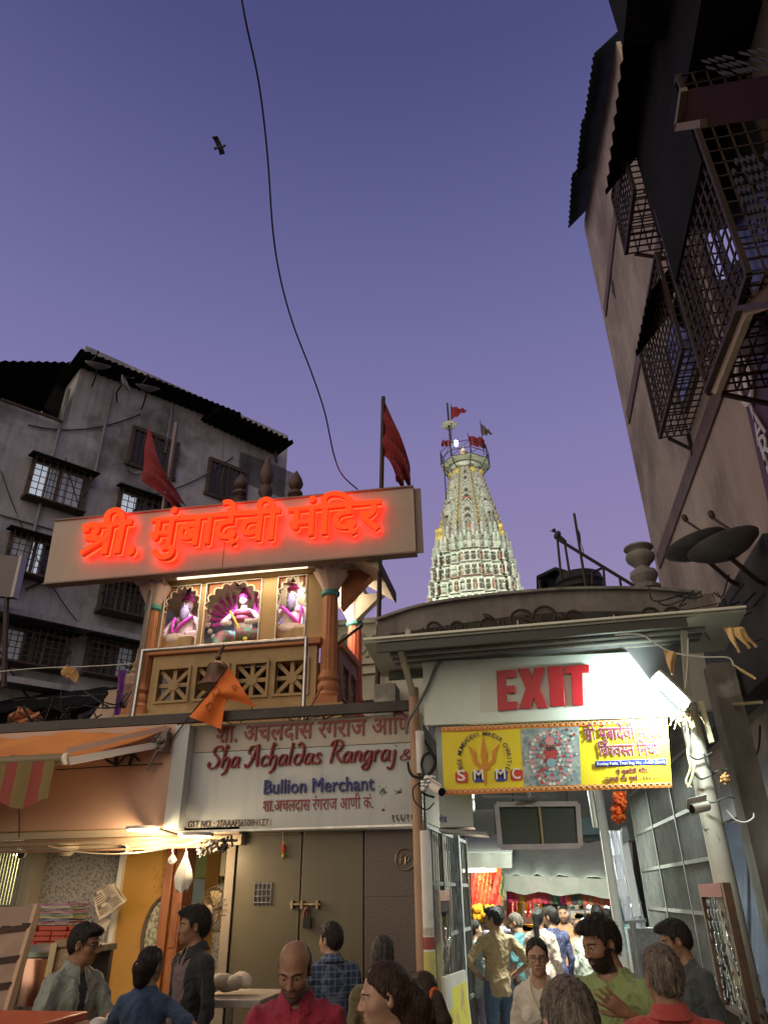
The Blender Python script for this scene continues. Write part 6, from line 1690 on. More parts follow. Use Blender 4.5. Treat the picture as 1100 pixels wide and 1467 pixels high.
# hanging wires bundle on post
def wires(name, label, paths, m_, cat='cable', **kw):
 b = MB()
 for P, r_ in paths: b.tube(cat_rom(P, 6), r_, 6)
 return tag(b.build(name, m_), label, cat)
wires('cable', 'thick grey cable looping from the EXIT board down the tan post', [([onY(u, v, 6.84) for u, v in ((632, 946), (624, 956), (612, 985), (596, 1015), (584, 1035), (582, 1052))], .016)], mat('grey_cable', (.12, .125, .12), .5))
wires('cable_coil', 'tangled coil of black cables on the tan gate post beside the banner', [([onY(u, v, 6.82 + .02 * math.sin(u)) for u, v in ((584, 1092), (588, 1108), (600, 1114), (618, 1106), (624, 1092), (618, 1080), (608, 1082), (604, 1098), (612, 1120), (622, 1130))], .014), ([onY(u, v, 6.80) for u, v in ((612, 1072), (622, 1090), (616, 1106), (602, 1122), (606, 1136), (622, 1142))], .012), ([onY(u, v, 6.79) for u, v in ((602, 1120), (592, 1130), (594, 1148), (610, 1160), (622, 1150))], .007)], CABLE)
b = MB()
for i in range(14):
 q = onY(612 + random.gauss(0, 5), 1122 + random.gauss(0, 9), 6.76); b.ell(q, (.03, .015, .02), None, 7, 5)
tag(b.build('foil_wrap', mat('silver_foil', (.55, .56, .55), .35, .7)), 'crumpled silvery wrap around the cables on the tan post', 'wrap')
wires('post_wires', 'thin cables wrapped round the thick cream post below the yellow banner', [([onY(u, v, 6.88) for u, v in ((985, 1082), (1000, 1088), (1020, 1078))], .008), ([onY(u, v, 6.87) for u, v in ((992, 1106), (1005, 1116), (1028, 1104))], .008), ([onY(u, v, 6.86) for u, v in ((1004, 1140), (1018, 1150), (1040, 1142), (1052, 1144))], .006), ([onY(u, v, 6.85) for u, v in ((1008, 1080), (1014, 1100), (1026, 1110), (1032, 1130))], .01)], CABLE)
wires('white_loop', 'pale loop of cable hanging on the right of the thick post', [([onY(u, v, 6.9) for u, v in ((1040, 1160), (1052, 1174), (1066, 1178), (1078, 1172), (1079, 1165))], .007)], WHP)
b = MB(); c = onY(1037, 1114, 6.85)
rs_ = random.Random(2)
for i in range(22): b.ell(c + Vector((rs_.gauss(0, .014), rs_.gauss(0, .012), rs_.gauss(0, .014))), (.022, .012, .016), Euler((rs_.random() * 3, rs_.random() * 3, 0)).to_matrix(), 7, 5)
k_ = b.build('marigold_clump', mat('dry_orange_flower', (.46, .25, .09), .8, bump=.6, bscale=60))
tag(k_, 'withered orange flower clump stuck on the thick post', 'flowers')
b = MB()
for i in range(6):
 a = .4 + i * .5; p = onY(1036, 1104, 6.86); b.tube([p, p + Vector((.05 * math.cos(a), -.03, .02 * math.sin(a)))], [.006, .001], 5)
tag(b.build('mango_leaves', mat('dark_leaf', (.04, .09, .05), .6)), 'small tuft of green leaves above the withered flowers', 'leaves')
# boxes, panels, cameras
t = thing('junction_box', 'pale blue grey metal box with a sloped hood beside the white gate post', 'box', onY(655, 1190, 7.1))
b = MB(); P0, P1 = onY(630, 1186, 7.1), onY(676, 1142, 7.1); b.box(P0.x, P1.x, 7.1, 7.4, P0.z, onY(650, 1040, 7.1).z); b.build('cabinet', mat('box_blue_grey', (.45, .52, .55), .45, col2=(.40, .47, .5), scale=3), t, bev=.006)
b = MB(); b.prism([Vector((P0.x - .01, 7.08, P0.z - .006)), Vector((P1.x + .12, 7.08, P0.z - .05)), Vector((P1.x + .12, 7.08, P0.z - .075)), Vector((P0.x - .01, 7.08, P0.z - .03))], (0, .34, 0)); b.build('hood', mat('hood_grey', (.3, .33, .34), .5), t)
b = MB(); ptext(b, 'रोड', (629, 1178), 640, 7, 7.094, .002, .01); b.build('lettering', BLU, t)
cctv(onY(627, 1131, 6.7), (.55, -.75, -.38), 'small grey security camera on the tan post at the banner corner')
cctv(onY(1000, 1157, 6.62), (-.8, -.52, -.18), 'white bullet security camera on the thick cream post')
# grilled leaves
GRILLE = mat('grey_brown_grille', (.17, .17, .16), .5, .2, col2=(.11, .11, .10), scale=6)
def leaf(name, label, P0, P1, z0, z1, nb, rails, cat, extra=None, bar=.012):
 P0 = Vector(P0); P1 = Vector(P1); t = thing(name, label, cat, (P0.x, P0.y, 0), group=None)
 b = MB()
 for i in range(nb + 1):
  p = P0.lerp(P1, i / nb); b.beam((p.x, p.y, z0), (p.x, p.y, z1), bar, bar)
 b.build('bars', GRILLE, t)
 b = MB()
 for z in rails: b.beam((P0.x, P0.y, z), (P1.x, P1.y, z), .03, .035)
 for i in (0, .33, .66, 1):
  p = P0.lerp(P1, i); b.beam((p.x, p.y, z0), (p.x, p.y, z1), .045, .045)
 b.build('frame', GRILLE, t); return t
gl = leaf('gate_leaf', 'dark tall barred gate leaf folded back at the left of the passage', (-1.02, 7.25, 0), (-.88, 9.8, 0), .05, 2.42, 22, (.12, .8, 1.45, 1.9, 2.38), 'gate leaf')
b = MB(); pz = onY(656, 1330, 8.6)
xq = onY(655, 1300, 8.9).x; b.box(xq - .05, xq + .06, 8.86, 8.97, 0, onY(655, 1196, 8.9).z); b.build('end_post', mat('weathered_post', (.30, .32, .33), .7, col2=(.12, .12, .12), scale=16, detail=8, stretch=(3, 3, .5), amt=(.45, .6)), gl)
b = MB()
P_ = [onX(u, v, -.90) for u, v in ((622, 1272), (648, 1272), (648, 1280), (622, 1284))]
yA, yB, zA = onX(626, 1278, -.93).y, onX(647, 1300, -.93).y, onX(626, 1278, -.93).z
yA, yB = 7.35, 8.15
b = MB(); b.box(-.97, -.92, yA, yA + .07, .05, 1.75); b.box(-.97, -.92, yB, yB + .07, .05, 1.75); b.box(-.97, -.92, yA, yB + .07, 1.752, 1.84); b.build('panel_frame', STEEL, gl)
b = MB(); b.box(-.965, -.925, yA + .08, yB - .01, 1.66, 1.75); b.build('red_header', MAROON, gl)
b = MB()
for i in range(26):
 p = Vector((-.93, lerp(yA + .1, yB - .05, random.random()), random.uniform(.4, 1.62))); b.ell(p, (.012, .03, .045), None, 7, 5)
for i in range(6):
 y0 = lerp(yA + .1, yB - .1, i / 5); b.tube(cat_rom([(-.935, y0 + .05 * math.sin(k * 1.1 + i), lerp(.3, 1.62, k / 8)) for k in range(9)], 4), .009, 6)
o = b.build('ornament', mat('bright_steel', (.6, .6, .58), .2, 1.0), gl); o['kind'] = 'stuff'
t = thing('poster_board', 'leaning board with a yellow poster at the foot of the left gate leaf', 'board', onX(656, 1460, -.80))
b = MB(); P_ = [Vector((-.78, 7.2, z)) for z in (.0, 0.0)]
b.prism([(-.80, 6.75, 0.03), (-.72, 7.9, .03), (-.80, 7.9, 1.18), (-.86, 6.75, 1.22)], (.025, 0, 0)); b.build('panel', mat('poster_pale', (.6, .56, .5), .5), t)
b = MB(); b.prism([(-.772, 6.82, 0.1), (-.70, 7.83, .1), (-.772, 7.83, 1.10), (-.83, 6.82, 1.12)], (.004, 0, 0)); b.build('poster', mat('poster_yellow', (.72, .62, .05), .5, col2=(.55, .35, .2), scale=5, amt=(.55, .6)), t)
gr_ = leaf('gate_leaf', 'tall pale barred gate leaf folded back at the right of the passage', (1.52, 7.2, 0), (1.36, 11.2, 0), .05, 3.35, 62, (.12, .95, 1.62, 2.06, 2.5, 3.0, 3.32), 'gate leaf', bar=.010)
for (x, y0, y1) in ((1.38, 6.6, 7.55),):
 b = MB(); b.box(x, x + .06, y0, y0 + .06, .03, 1.86); b.box(x, x + .06, y1, y1 + .06, .03, 1.86); b.build('door_frame', mat('brown_steel', (.16, .10, .07), .4, .5, col2=(.10, .065, .05), scale=6), gr_)
 b = MB(); b.box(x - .004, x + .064, y0 + .064, y1 - .004, 1.76, 1.86); b.build('red_header', mat('red_brown', (.25, .05, .035), .5), gr_)
 b = MB()
 for i in range(15): yy = lerp(y0 + .1, y1 - .04, i / 14); b.beam((x + .03, yy, .05), (x + .03, yy, .95), .012, .012)
 b.beam((x + .03, y0, .96), (x + .03, y1, .96), .03, .03)
 b.tube([(x + .03, lerp(y0, y1, .5) + .38 * math.cos(a), 1.0 + .36 * math.sin(a)) for a in [i * math.pi / 12 for i in range(13)]], .016, 6, False)
 b.build('door_bars', BLACKIRON, gr_)
 b = MB()
 for k in range(5):
  for i in range(9):
   f_ = i / 8; yy = lerp(y0 + .15 + k * .16, y1 - .1 - .05 * k, .5) + (k - 2) * .17 * (.3 + f_); b.ell((x + .02, yy, 1.72 - f_ * .68), (.012, .022, .034), None, 7, 5)
 for k in range(4): b.tube(cat_rom([(x + .03, lerp(y0 + .1, y1 - .06, (k + .5) / 4) + .05 * math.sin(j * 1.4 + k), 1.74 - j * .10) for j in range(8)], 4), .008, 6)
 o = b.build('glass_beads', mat('glass_bead', (.7, .72, .74), .12, 1.0), gr_); o['kind'] = 'stuff'
# curved parapet arch with iron scrolls behind the canopy
ar = thing('curved_arch', 'weathered grey curved concrete arch beam spanning behind the gate canopy', 'arch', (.1, 7.9, 3.3))
CONC = mat('weathered_concrete', (.25, .235, .215), .85, col2=(.15, .14, .13), scale=2.2, dirt=(.5, .49, .46), dirt_scale=1.6, dirt_amt=(.62, .72), streak=.5, bump=.3, bscale=12)
YAr = 7.75
topc = [(541, 890), (600, 871), (680, 858), (760, 850), (830, 846), (920, 846), (975, 850), (1003, 852)]
botc = [(1003, 880), (975, 878), (920, 876), (830, 876), (760, 880), (680, 890), (600, 902), (541, 912)]
Pt = cat_rom([tuple(onY(u, v, YAr)) for u, v in topc], 4); Pb = cat_rom([tuple(onY(u, v, YAr)) for u, v in botc], 4)
b = MB(); b.prism(Pt + Pb, (0, .5, 0)); b.build('beam', CONC, ar)
b = MB(); b.sheet([[Vector(p) + Vector((0, -.06 + .62 * j, .012)) for j in range(2)] for p in Pt], .03); b.build('coping', mat('coping_dark', (.12, .11, .10), .8, col2=(.3, .29, .28), scale=3), ar)
b = MB(); q = onY(1000, 866, YAr); b.box(q.x, onY(1024, 866, YAr).x, YAr - .05, YAr + .5, onY(1000, 882, YAr).z, onY(1000, 853, YAr).z); b.build('end_block', mat('flaking_plaster', (.36, .30, .22), .9, col2=(.2, .17, .14), scale=6, amt=(.45, .55)), ar, bev=.01)
for x in (onY(552, 900, 7.9).x, onY(1012, 880, 7.9).x):
 b = MB(); b.box(x - .12, x + .12, 7.8, 8.1, 0, 3.9); b.build('pier', CONC, ar)
b = MB(); wl = onY(560, 905, 8.15); b.box(wl.x, onY(1000, 905, 8.15).x, 8.15, 8.25, 3.5, onY(780, 870, 8.15).z); b.build('lit_back_panel', mat('pale_panel', (.55, .55, .48), .7, col2=(.45, .45, .4), scale=2), ar)
b = MB()
def scroll(cu, cv, r_, s_, a0, turns=1.6):
 c = onY(cu, cv, 7.70); P = []
 for i in range(30):
  f_ = i / 29; a = a0 + s_ * turns * 2 * math.pi * f_; rr = r_ * (1 - .72 * f_); P.append(c + Vector((rr * math.cos(a), 0, rr * math.sin(a))))
 b.tube(P, .016, 6)
for (u, v, r_, s_, a0) in ((620, 901, .12, 1, 3), (745, 889, .19, 1, 3.0), (782, 884, .19, -1, .2), (820, 888, .15, 1, 3.2), (700, 896, .13, -1, .4), (930, 884, .15, 1, 3.1), (965, 882, .14, -1, .2), (880, 890, .12, 1, 3), (655, 899, .10, -1, 0)): scroll(u, v, r_, s_, a0)
for (u, v) in ((752, 886), (762, 890), (806, 884), (700, 884), (945, 882)):
 q = onY(u, v, 7.69); b.ell(q, (.08, .02, .03), Matrix.Rotation(.6, 3, 'Y'), 8, 6)
b.tube([onY(560, 909, 7.70), onY(770, 902, 7.70), onY(1000, 893, 7.70)], .014, 6); b.build('scrollwork', BLACKIRON, ar)
# stone urn finial on the arch
up = onY(926, 846, 8.0); s_ = (onY(926, 783, 8.0).z - up.z)
b = MB(); b.lathe([(.17, 0), (.17, .08), (.11, .14), (.15, .24), (.17, .32), (.16, .40), (.09, .46), (.085, .52), (.12, .60), (.17, .66), (.19, .76), (.185, .82), (.13, .88), (.14, .93), (.19, .96), (.18, 1.0)] and [(r_ * .85, z * s_) for r_, z in [(.19, 0), (.19, .08), (.12, .14), (.16, .24), (.185, .32), (.17, .42), (.10, .47), (.09, .52), (.13, .60), (.18, .68), (.195, .76), (.185, .82), (.14, .88), (.16, .92), (.20, .96), (.19, 1.0)]], up, 20)
tag(b.build('urn_finial', CONC), 'weathered stone urn on top of the curved arch by the pink wall', 'urn')
# things seen above the arch: tank hut, rail, dark flag, birds
t = thing('roof_hut', 'small dark sheet hut and round tank on the roof beyond the arch', 'hut', onY(800, 848, 13.0))
P = [onY(u, v, 13.0) for u, v in ((772, 816), (802, 812), (838, 824), (836, 830), (780, 830))]
b = MB(); z0 = onY(800, 855, 13).z; b.box(onY(784, 830, 13).x, onY(838, 830, 13).x, 13, 14.2, z0, onY(800, 828, 13).z); b.build('wall', DARKSHEET, t)
b = MB(); b.prism([onY(768, 825, 12.9), onY(795, 812, 12.9), onY(842, 826, 12.9), onY(842, 829, 12.9), onY(795, 816, 12.9), onY(768, 829, 12.9)], (0, 1.6, 0)); b.build('roof', GREENSHEET, t)
b = MB(); q = onY(772, 830, 12.95); b.tube([q, Vector((q.x, q.y, z0))], .03, 6); b.build('prop', BLACKIRON, t)
t = thing('roof_tank', 'dark round water tank standing beside the roof hut', 'tank', onY(830, 850, 12.6)); q = onY(832, 848, 12.6); b = MB(); b.lathe([(.45, 0), (.46, .06), (.43, .10), (.46, .14), (.43, .2), (.40, .3), (.2, .36)], q, 20); b.build('body', CABLE, t)
t = thing('roof_rail', 'thin black sloping pipe rail on the roof beyond the arch', 'railing', onY(850, 846, 12.0))
b = MB(); b.tube([onY(798, 772, 12), onY(909, 840, 12)], .03, 6)
for u0, v0, u1, v1 in ((798, 772, 804, 832), (809, 780, 816, 825), (864, 813, 866, 843), (887, 826, 890, 846), (862, 814, 848, 820), (848, 820, 848, 838)): b.tube([onY(u0, v0, 12), onY(u1, v1, 12)], .024, 6)
b.build('pipes', BLACKIRON, t)
t = thing('dark_flag', 'furled dark flag leaning on a pole above the arch right of the tower', 'flag', onY(838, 846, 11.5))
b = MB(); b.tube([onY(840, 846, 11.5), onY(822, 736, 11.5)], .025, 6); b.build('pole', BLACKIRON, t)
drape([(821, 734, 11.5), (824, 748, 11.47), (830, 765, 11.45)], [(827, 765, 11.5), (831, 778, 11.47), (836, 796, 11.45)], 6, 8, .06).build('cloth', mat('dark_flag_cloth', (.05, .035, .04), .8), t)
def bird_perched(p, s, label, grp='birds perched'):
 b = MB(); p = Vector(p); b.ell(p + Vector((0, 0, .09 * s)), (.06 * s, .05 * s, .09 * s), Matrix.Rotation(.5, 3, 'Y')); b.ell(p + Vector((-.05 * s, 0, .19 * s)), .04 * s); b.tube([p + Vector((-.08 * s, 0, .19 * s)), p + Vector((-.13 * s, 0, .18 * s))], [.012 * s, .002], 6); b.tube([p + Vector((.04 * s, 0, .05 * s)), p + Vector((.14 * s, 0, -.06 * s))], [.035 * s, .02 * s], 6); b.tube([p + Vector((0, 0, .03 * s)), p - Vector((0, 0, .03 * s))], .008 * s, 5)
 tag(b.build('crow', mat('crow_black', (.025, .025, .028), .6)), label, 'bird', grp)
bird_perched(onY(799, 773, 12), 1.0, 'small dark bird perched on the top end of the sloping roof rail')
# ================================================================== lane behind the gate
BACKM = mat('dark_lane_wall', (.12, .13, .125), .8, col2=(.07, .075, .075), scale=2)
t = thing('lane_building', 'dim shuttered lane building closing the passage behind the stalls', 'building', (0, 17.5, 0))
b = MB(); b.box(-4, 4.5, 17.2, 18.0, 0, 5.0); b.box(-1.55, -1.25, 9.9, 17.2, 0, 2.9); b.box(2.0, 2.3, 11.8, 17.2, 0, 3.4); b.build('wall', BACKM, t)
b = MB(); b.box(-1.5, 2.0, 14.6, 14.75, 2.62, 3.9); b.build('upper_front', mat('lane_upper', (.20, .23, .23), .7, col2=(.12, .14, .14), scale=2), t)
b = MB(); b.box(onY(800, 1180, 14.5).x, onY(868, 1180, 14.5).x, 14.5, 14.58, onY(830, 1196, 14.5).z, onY(830, 1172, 14.5).z); b.build('blue_panel', mat('lane_blue_panel', (.18, .30, .38), .4), t)
b = MB()
for i in range(14):
 for j in range(8):
  q0 = onY(664 + i * 3.1, 1164 + j * 4.4, 14.4); b.beam(q0, q0 + Vector((.04, 0, .05 if (i + j) % 2 else -.05)), .018, .012)
b.box(onY(662, 1180, 14.42).x, onY(708, 1180, 14.42).x, 14.43, 14.47, onY(690, 1202, 14.43).z, onY(690, 1160, 14.43).z)
o = b.build('fretwork', mat('fretwork_pale', (.42, .46, .45), .6), t); o['kind'] = 'stuff'
# hanging double screen board
t = thing('hanging_screen', 'two dark panels in a pinkish frame hanging across the lane above the crowd', 'screen', onY(770, 1215, 8.5))
Q = [onY(u, v, 8.5) for u, v in ((717, 1214), (831, 1212), (827, 1152), (711, 1153))]
b = MB(); b.prism(Q, (0, .05, 0)); b.build('panel', mat('screen_dark', (.045, .058, .055), .35), t)
PKF = mat('pink_grey_frame', (.52, .44, .45), .7, col2=(.42, .36, .37), scale=8)
b = MB()
for i in range(4): b.beam(Q[i] + Vector((0, -.02, 0)), Q[(i + 1) % 4] + Vector((0, -.02, 0)), .05, .055 if i % 2 else .05, (0, 1, 0))
b.build('frame', PKF, t)
b = MB(); b.beam(Q[3].lerp(Q[2], .53) + Vector((0, -.012, 0)), Q[0].lerp(Q[1], .54) + Vector((0, -.012, 0)), .02, .045, (0, 1, 0)); b.build('slat', mat('slat_wood', (.45, .31, .16), .6), t)
b = MB()
for u in (735, 812): b.tube([onY(u, 1152, 8.5), onY(u - 3, 1085, 8.2)], .006, 5)
b.build('chain', CABLE, t)
b = MB(); q = onY(757, 1147, 8.42); b.lathe([(.02, .12), (.03, .02), (.10, .0), (.02, -.02)], q, 12); b.tube([onY(690, 1140, 8.4), onY(757, 1143, 8.42), onY(780, 1141, 8.4)], .012, 6); tag(b.build('ceiling_fan_hub', GREYPAINT), 'grey round fan hub hanging above the two dark panels', 'fan')
# white pole, plastic sheet, white lamp board on the right
x0, x1 = onY(857, 1150, 9.0), onY(906, 1440, 9.0); xm = onY(880, 1280, 9).x
t = thing('white_pole', 'white painted pipe pole carrying plastic sheet, right side of the lane', 'pole', (xm, 9.0, 0))
b = MB(); b.tube([(xm, 9, 0), (xm - .02, 9, 3.3)], .05, 12); b.tube([(xm - .10, 9.05, 2.45), (xm - .115, 9.05, 3.3)], .028, 8); b.build('pipe', WHP, t)
PS = mat('clear_plastic_sheet', (.62, .62, .68), .2, alpha=.55, spec=.6)
b = MB(); b.sheet([[onY(lerp(866, 894, i / 8) + j * 2.6, lerp(1190, 1330, j / 12) , 9.3 + .05 * math.sin(i * 1.7 + j * .6)) for j in range(13)] for i in range(9)], .003)
tag(b.build('plastic_sheet', PS), 'crumpled translucent plastic sheet hanging beside the white pole', 'sheet')
t = thing('lamp_board', 'tall narrow bright white board leaning by the right gate leaf', 'board', onY(905, 1312, 9.2))
P = [onY(u, v, 9.2) for u, v in ((886, 1190), (896, 1184), (918, 1312), (908, 1314))]
b = MB(); b.prism(P, (0, .06, 0)); b.build('panel', mat('white_board', (.80, .82, .84), .4), t)
b = MB(); b.prism([onY(u, v, 9.17) for u, v in ((890, 1186), (897, 1183), (902, 1203), (892, 1210))], (0, .02, 0)); b.build('corner_plate', GREYPAINT, t)
b = MB(); b.beam(onY(893, 1322, 8.9), onY(925, 1318, 8.9), .05, .03); b.tube([onY(905, 1320, 8.9), Vector((onY(905, 1320, 8.9).x, 8.9, 0))], .03, 8); tag(b.build('stand_post', GREYPAINT), 'grey stand with a narrow top under the white board', 'stand')
b = MB(); q0 = onY(898, 1330, 9.4); b.box(q0.x, q0.x + .42, 9.4, 9.7, 0.03, q0.z); tag(b.build('stone_bollard', mat('grey_granite', (.22, .21, .21), .5, col2=(.1, .1, .1), scale=50, detail=3)), 'speckled grey granite block beside the white pole', 'block')
t = thing('orange_garland', 'orange cloth and marigold bunch hanging under the banner corner', 'garland', onY(886, 1185, 7.6))
b = MB()
for i in range(60):
 q = onY(884 + random.gauss(0, 4) + (4 if i < 20 else 0), 1138 + random.random() * 40, 7.6 + random.uniform(-.05, .05)); b.ell(q, (random.uniform(.012, .024), .02, random.uniform(.014, .035)), Euler((0, random.uniform(-1, 1), 0)).to_matrix(), 7, 5)
b.sheet([[onY(lerp(878, 896, i / 5), lerp(1134, 1180 - 8 * abs(i - 2.5), j / 8), 7.68 + .04 * math.sin(i * 2 + j)) for j in range(9)] for i in range(6)], .01)
o = b.build('bunch', mat('orange_flower', (.85, .16, .02), .7, col2=(.75, .10, .015), scale=20), t)
# cloth canopy over the lane stalls
GC = mat('grey_canvas', (.44, .46, .40), .9, col2=(.37, .39, .33), scale=3, trans=0)
t = thing('lane_canopy', 'big sagging grey canvas canopy with a hanging valance over the lane stalls', 'canopy', (.1, 12.5, 1.9))
pa = [onY(u, v, 14.4) for u, v in ((640, 1196), (720, 1198), (800, 1204), (905, 1208))]; pb = [onY(u, v, 11.6) for u, v in ((640, 1252), (720, 1254), (800, 1256), (905, 1262))]
ca_ = cat_rom([tuple(p) for p in pa], 8); cb_ = cat_rom([tuple(p) for p in pb], 8); G = []
for i, (p, q) in enumerate(zip(ca_, cb_)):
 p, q = Vector(p), Vector(q); G.append([p.lerp(q, j / 10) + Vector((0, 0, -.10 * math.sin(math.pi * j / 10) + .03 * math.sin(i * 1.9 + j * .2) + .012 * math.sin(i * 4.1))) for j in range(11)])
b = MB(); b.sheet(G, .006); b.build('cloth', GC, t)
b = MB(); b.sheet([[Vector(p) + Vector((0, -.01 + .015 * math.sin(i * 2.6), -j * (.055 + .006 * math.sin(i * 1.3)))) for j in range(5)] for i, p in enumerate(cb_)], .005); b.build('valance', mat('pale_canvas', (.24, .235, .20), .9, col2=(.19, .185, .16), scale=4), t)
b = MB(); b.sheet([[onY(lerp(640, 733, i / 10), 1222 + j * 5.4 , 11.0 + .02 * math.sin(i * 2)) for j in range(5)] for i in range(11)], .006); b.build('side_valance', mat('pale_canvas', (1, 1, 1)), t)
b = MB(); b.sheet([[onY(lerp(640, 733, i / 10), 1222 , 11.0) .lerp(Vector(ca_[min(i, 23)]) , j / 4) for j in range(5)] for i in range(11)], .006); b.build('side_cloth', GC, t)
# rows of hanging cloth pouches
pc = [(.45, .02, .10), (.42, .05, .05), (.60, .38, .04), (.45, .06, .05), (.48, .05, .04), (.40, .05, .06), (.45, .03, .08), (.10, .05, .04), (.03, .10, .06), (.25, .02, .10), (.45, .08, .05), (.05, .04, .04), (.06, .09, .05), (.38, .08, .05), (.28, .12, .05), (.40, .06, .04), (.30, .10, .05), (.35, .05, .04), (.5, .4, .1), (.08, .3, .12)]
pn = ['magenta', 'red', 'yellow', 'red', 'red', 'red', 'crimson', 'brown', 'green', 'plum', 'red', 'black', 'olive', 'rust', 'brown', 'red', 'brown', 'red', 'gold', 'green']
for i in range(20):
 u = 730 + i * 8.2; v0 = 1271 + i * .35; Y = 11.75
 q = onY(u, v0, Y); w_ = .055; h_ = (q.z - onY(u, v0 + 22, Y).z)
 b = MB(); b.lathe([(.008, 0), (w_ * .8, -h_ * .12), (w_, -h_ * .3), (w_ * .95, -h_ * .85), (w_ * .5, -h_)], q, 8, None, (1, .5))
 b.tube([q, q + Vector((0, 0, .05))], .005, 4)
 nm = 'cloth_pouch'
 tag(b.build(nm, mat('pouch_' + pn[i] + str(i), pc[i], .6)), f'small {pn[i]} cloth pouch in the row hung below the grey canopy edge', 'pouch', 'cloth pouches hung in a row under the canopy')
b = MB(); b.tube([onY(722, 1270, 11.75), onY(900, 1279, 11.75)], .008, 5); tag(b.build('line', CABLE), 'line carrying the row of cloth pouches under the canopy', 'line')
# left garland stall
t = thing('garland_stall', 'flower stall hung with red cloth and garlands at the left of the lane', 'stall', onY(690, 1340, 11.4))
REDC2 = mat('scarlet_cloth', (.62, .04, .02), .7, col2=(.5, .03, .02), scale=6)
b = MB(); b.sheet([[onY(lerp(676, 718, i / 8), 1243 + j * 2.2, 11.3 + .02 * math.sin(i * 1.6)) for j in range(4)] for i in range(9)], .01); b.build('pelmet', mat('orange_red_cloth', (.75, .12, .03), .7), t)
b = MB()
for i, (u, w_, m_) in enumerate(((680, 5, 0), (688, 4, 1), (695, 4, 1), (701, 3, 1), (710, 8, 0), (718, 3, 2))):
 b.sheet([[onY(u - w_ + 2 * w_ * c / 4, lerp(1250, 1302 - 2 * (i % 3), j / 10), 11.35 + .03 * math.sin(c * 1.7 + j * .8 + i)) for j in range(11)] for c in range(5)], .02, m_)
b.build('hanging_cloth', [REDC2, mat('dark_red_garland', (.20, .05, .02), .8, col2=(.4, .1, .03), scale=30), mat('leaf_garland', (.10, .12, .04), .8)], t)
MG = mat('marigold', (.80, .42, .01), .8, col2=(.70, .28, .01), scale=40)
b = MB()
for i in range(60):
 u = random.uniform(679, 706); q = onY(u, random.uniform(1298, 1318), 11.2 + random.uniform(-.1, .1)); b.ell(q, random.uniform(.03, .05), None, 7, 5)
o = b.build('marigold_heap', MG, t); o['kind'] = 'stuff'
b = MB(); q0, q1 = onY(668, 1320, 11.3), onY(722, 1320, 11.3); b.box(q0.x, q1.x, 11.2, 12.0, .03, q0.z - .05); b.build('counter', WOODDARK, t)
# bright display stalls at the back
GLW = mat('display_back', (.80, .78, .70), .5)
t = thing('sweet_stall', 'brightly lit offering stall with gold packets in the middle of the lane', 'stall', onY(745, 1345, 12.6))
b = MB(); q0, q1 = onY(718, 1300, 12.9), onY(775, 1300, 12.9); b.box(q0.x, q1.x, 12.9, 13.0, .03, onY(745, 1268, 12.9).z); b.build('back_board', GLW, t)
b = MB(); zc_ = onY(745, 1336, 12.3).z; b.box(q0.x, q1.x, 12.2, 12.88, .03, zc_); b.build('counter', mat('counter_brown', (.25, .14, .07), .5), t)
b = MB()
for v in (1296, 1306): q = onY(745, v, 12.6); b.box(q0.x + .02, q1.x - .02, 12.55, 12.88, q.z - .012, q.z + .012)
b.build('shelves', mat('shelf_white', (.75, .75, .72), .4), t)
b = MB()
for i in range(70):
 v = random.choice((1295, 1305, 1335)); q = onY(random.uniform(722, 772), v, 12.55 if v < 1330 else 12.35); s_ = random.uniform(.02, .05)
 b.box(q.x - s_, q.x + s_, q.y, q.y + .05, q.z + .013, q.z + .02 + random.uniform(.03, .09), random.randrange(3))
o = b.build('gold_packets', [mat('packet_orange', (.85, .34, .03), .5), mat('packet_yellow', (.85, .58, .06), .5), mat('packet_cream', (.8, .68, .45), .5)], t); o['kind'] = 'stuff'
t = thing('glass_cabinet', 'white lit glass display cabinets with shelves at the right of the lane', 'cabinet', onY(850, 1345, 12.4))
q0, q1 = onY(812, 1290, 12.6), onY(902, 1290, 12.6); zt1 = onY(850, 1290, 12.4).z; zb1 = onY(850, 1330, 12.4).z
b = MB(); b.box(q0.x, q1.x, 12.7, 12.8, .03, zt1); b.build('back', GLW, t)
b = MB(); b.box(q0.x, q1.x, 12.3, 12.69, .03, zb1); b.build('base', mat('cabinet_base', (.35, .35, .36), .4), t)
b = MB()
for i in range(5): x = lerp(q0.x, q1.x, i / 4); b.box(x - .015, x + .015, 12.3, 12.34, zb1, zt1)
b.box(q0.x, q1.x, 12.3, 12.7, zt1 + .001, zt1 + .04)
for f_ in (.33, .66): b.box(q0.x + .01, q1.x - .01, 12.36, 12.69, lerp(zb1, zt1, f_) - .008, lerp(zb1, zt1, f_) + .008)
b.build('frame', STEEL, t)
b = MB()
for i in range(50):
 f_ = random.choice((.0, .33, .66)); x = random.uniform(q0.x + .05, q1.x - .05); z = lerp(zb1, zt1, f_) + .010; s_ = random.uniform(.02, .04); b.box(x - s_, x + s_, 12.45, 12.5, z, z + random.uniform(.03, .08), random.randrange(3))
o = b.build('goods', [mat('packet_yellow', (1, 1, 1)), mat('goods_teal', (.15, .4, .4), .5), mat('packet_cream', (1, 1, 1))], t); o['kind'] = 'stuff'
b = MB()
for k in range(2):
 for i in range(7): q = onY(857 + k * 5, 1304 + i * 4.3, 11.9); b.ell(q, (.045, .045, .03), None, 9, 6)
tag(b.build('marigold_strings', MG), 'two thick marigold strings hanging before the glass cabinets', 'garland')
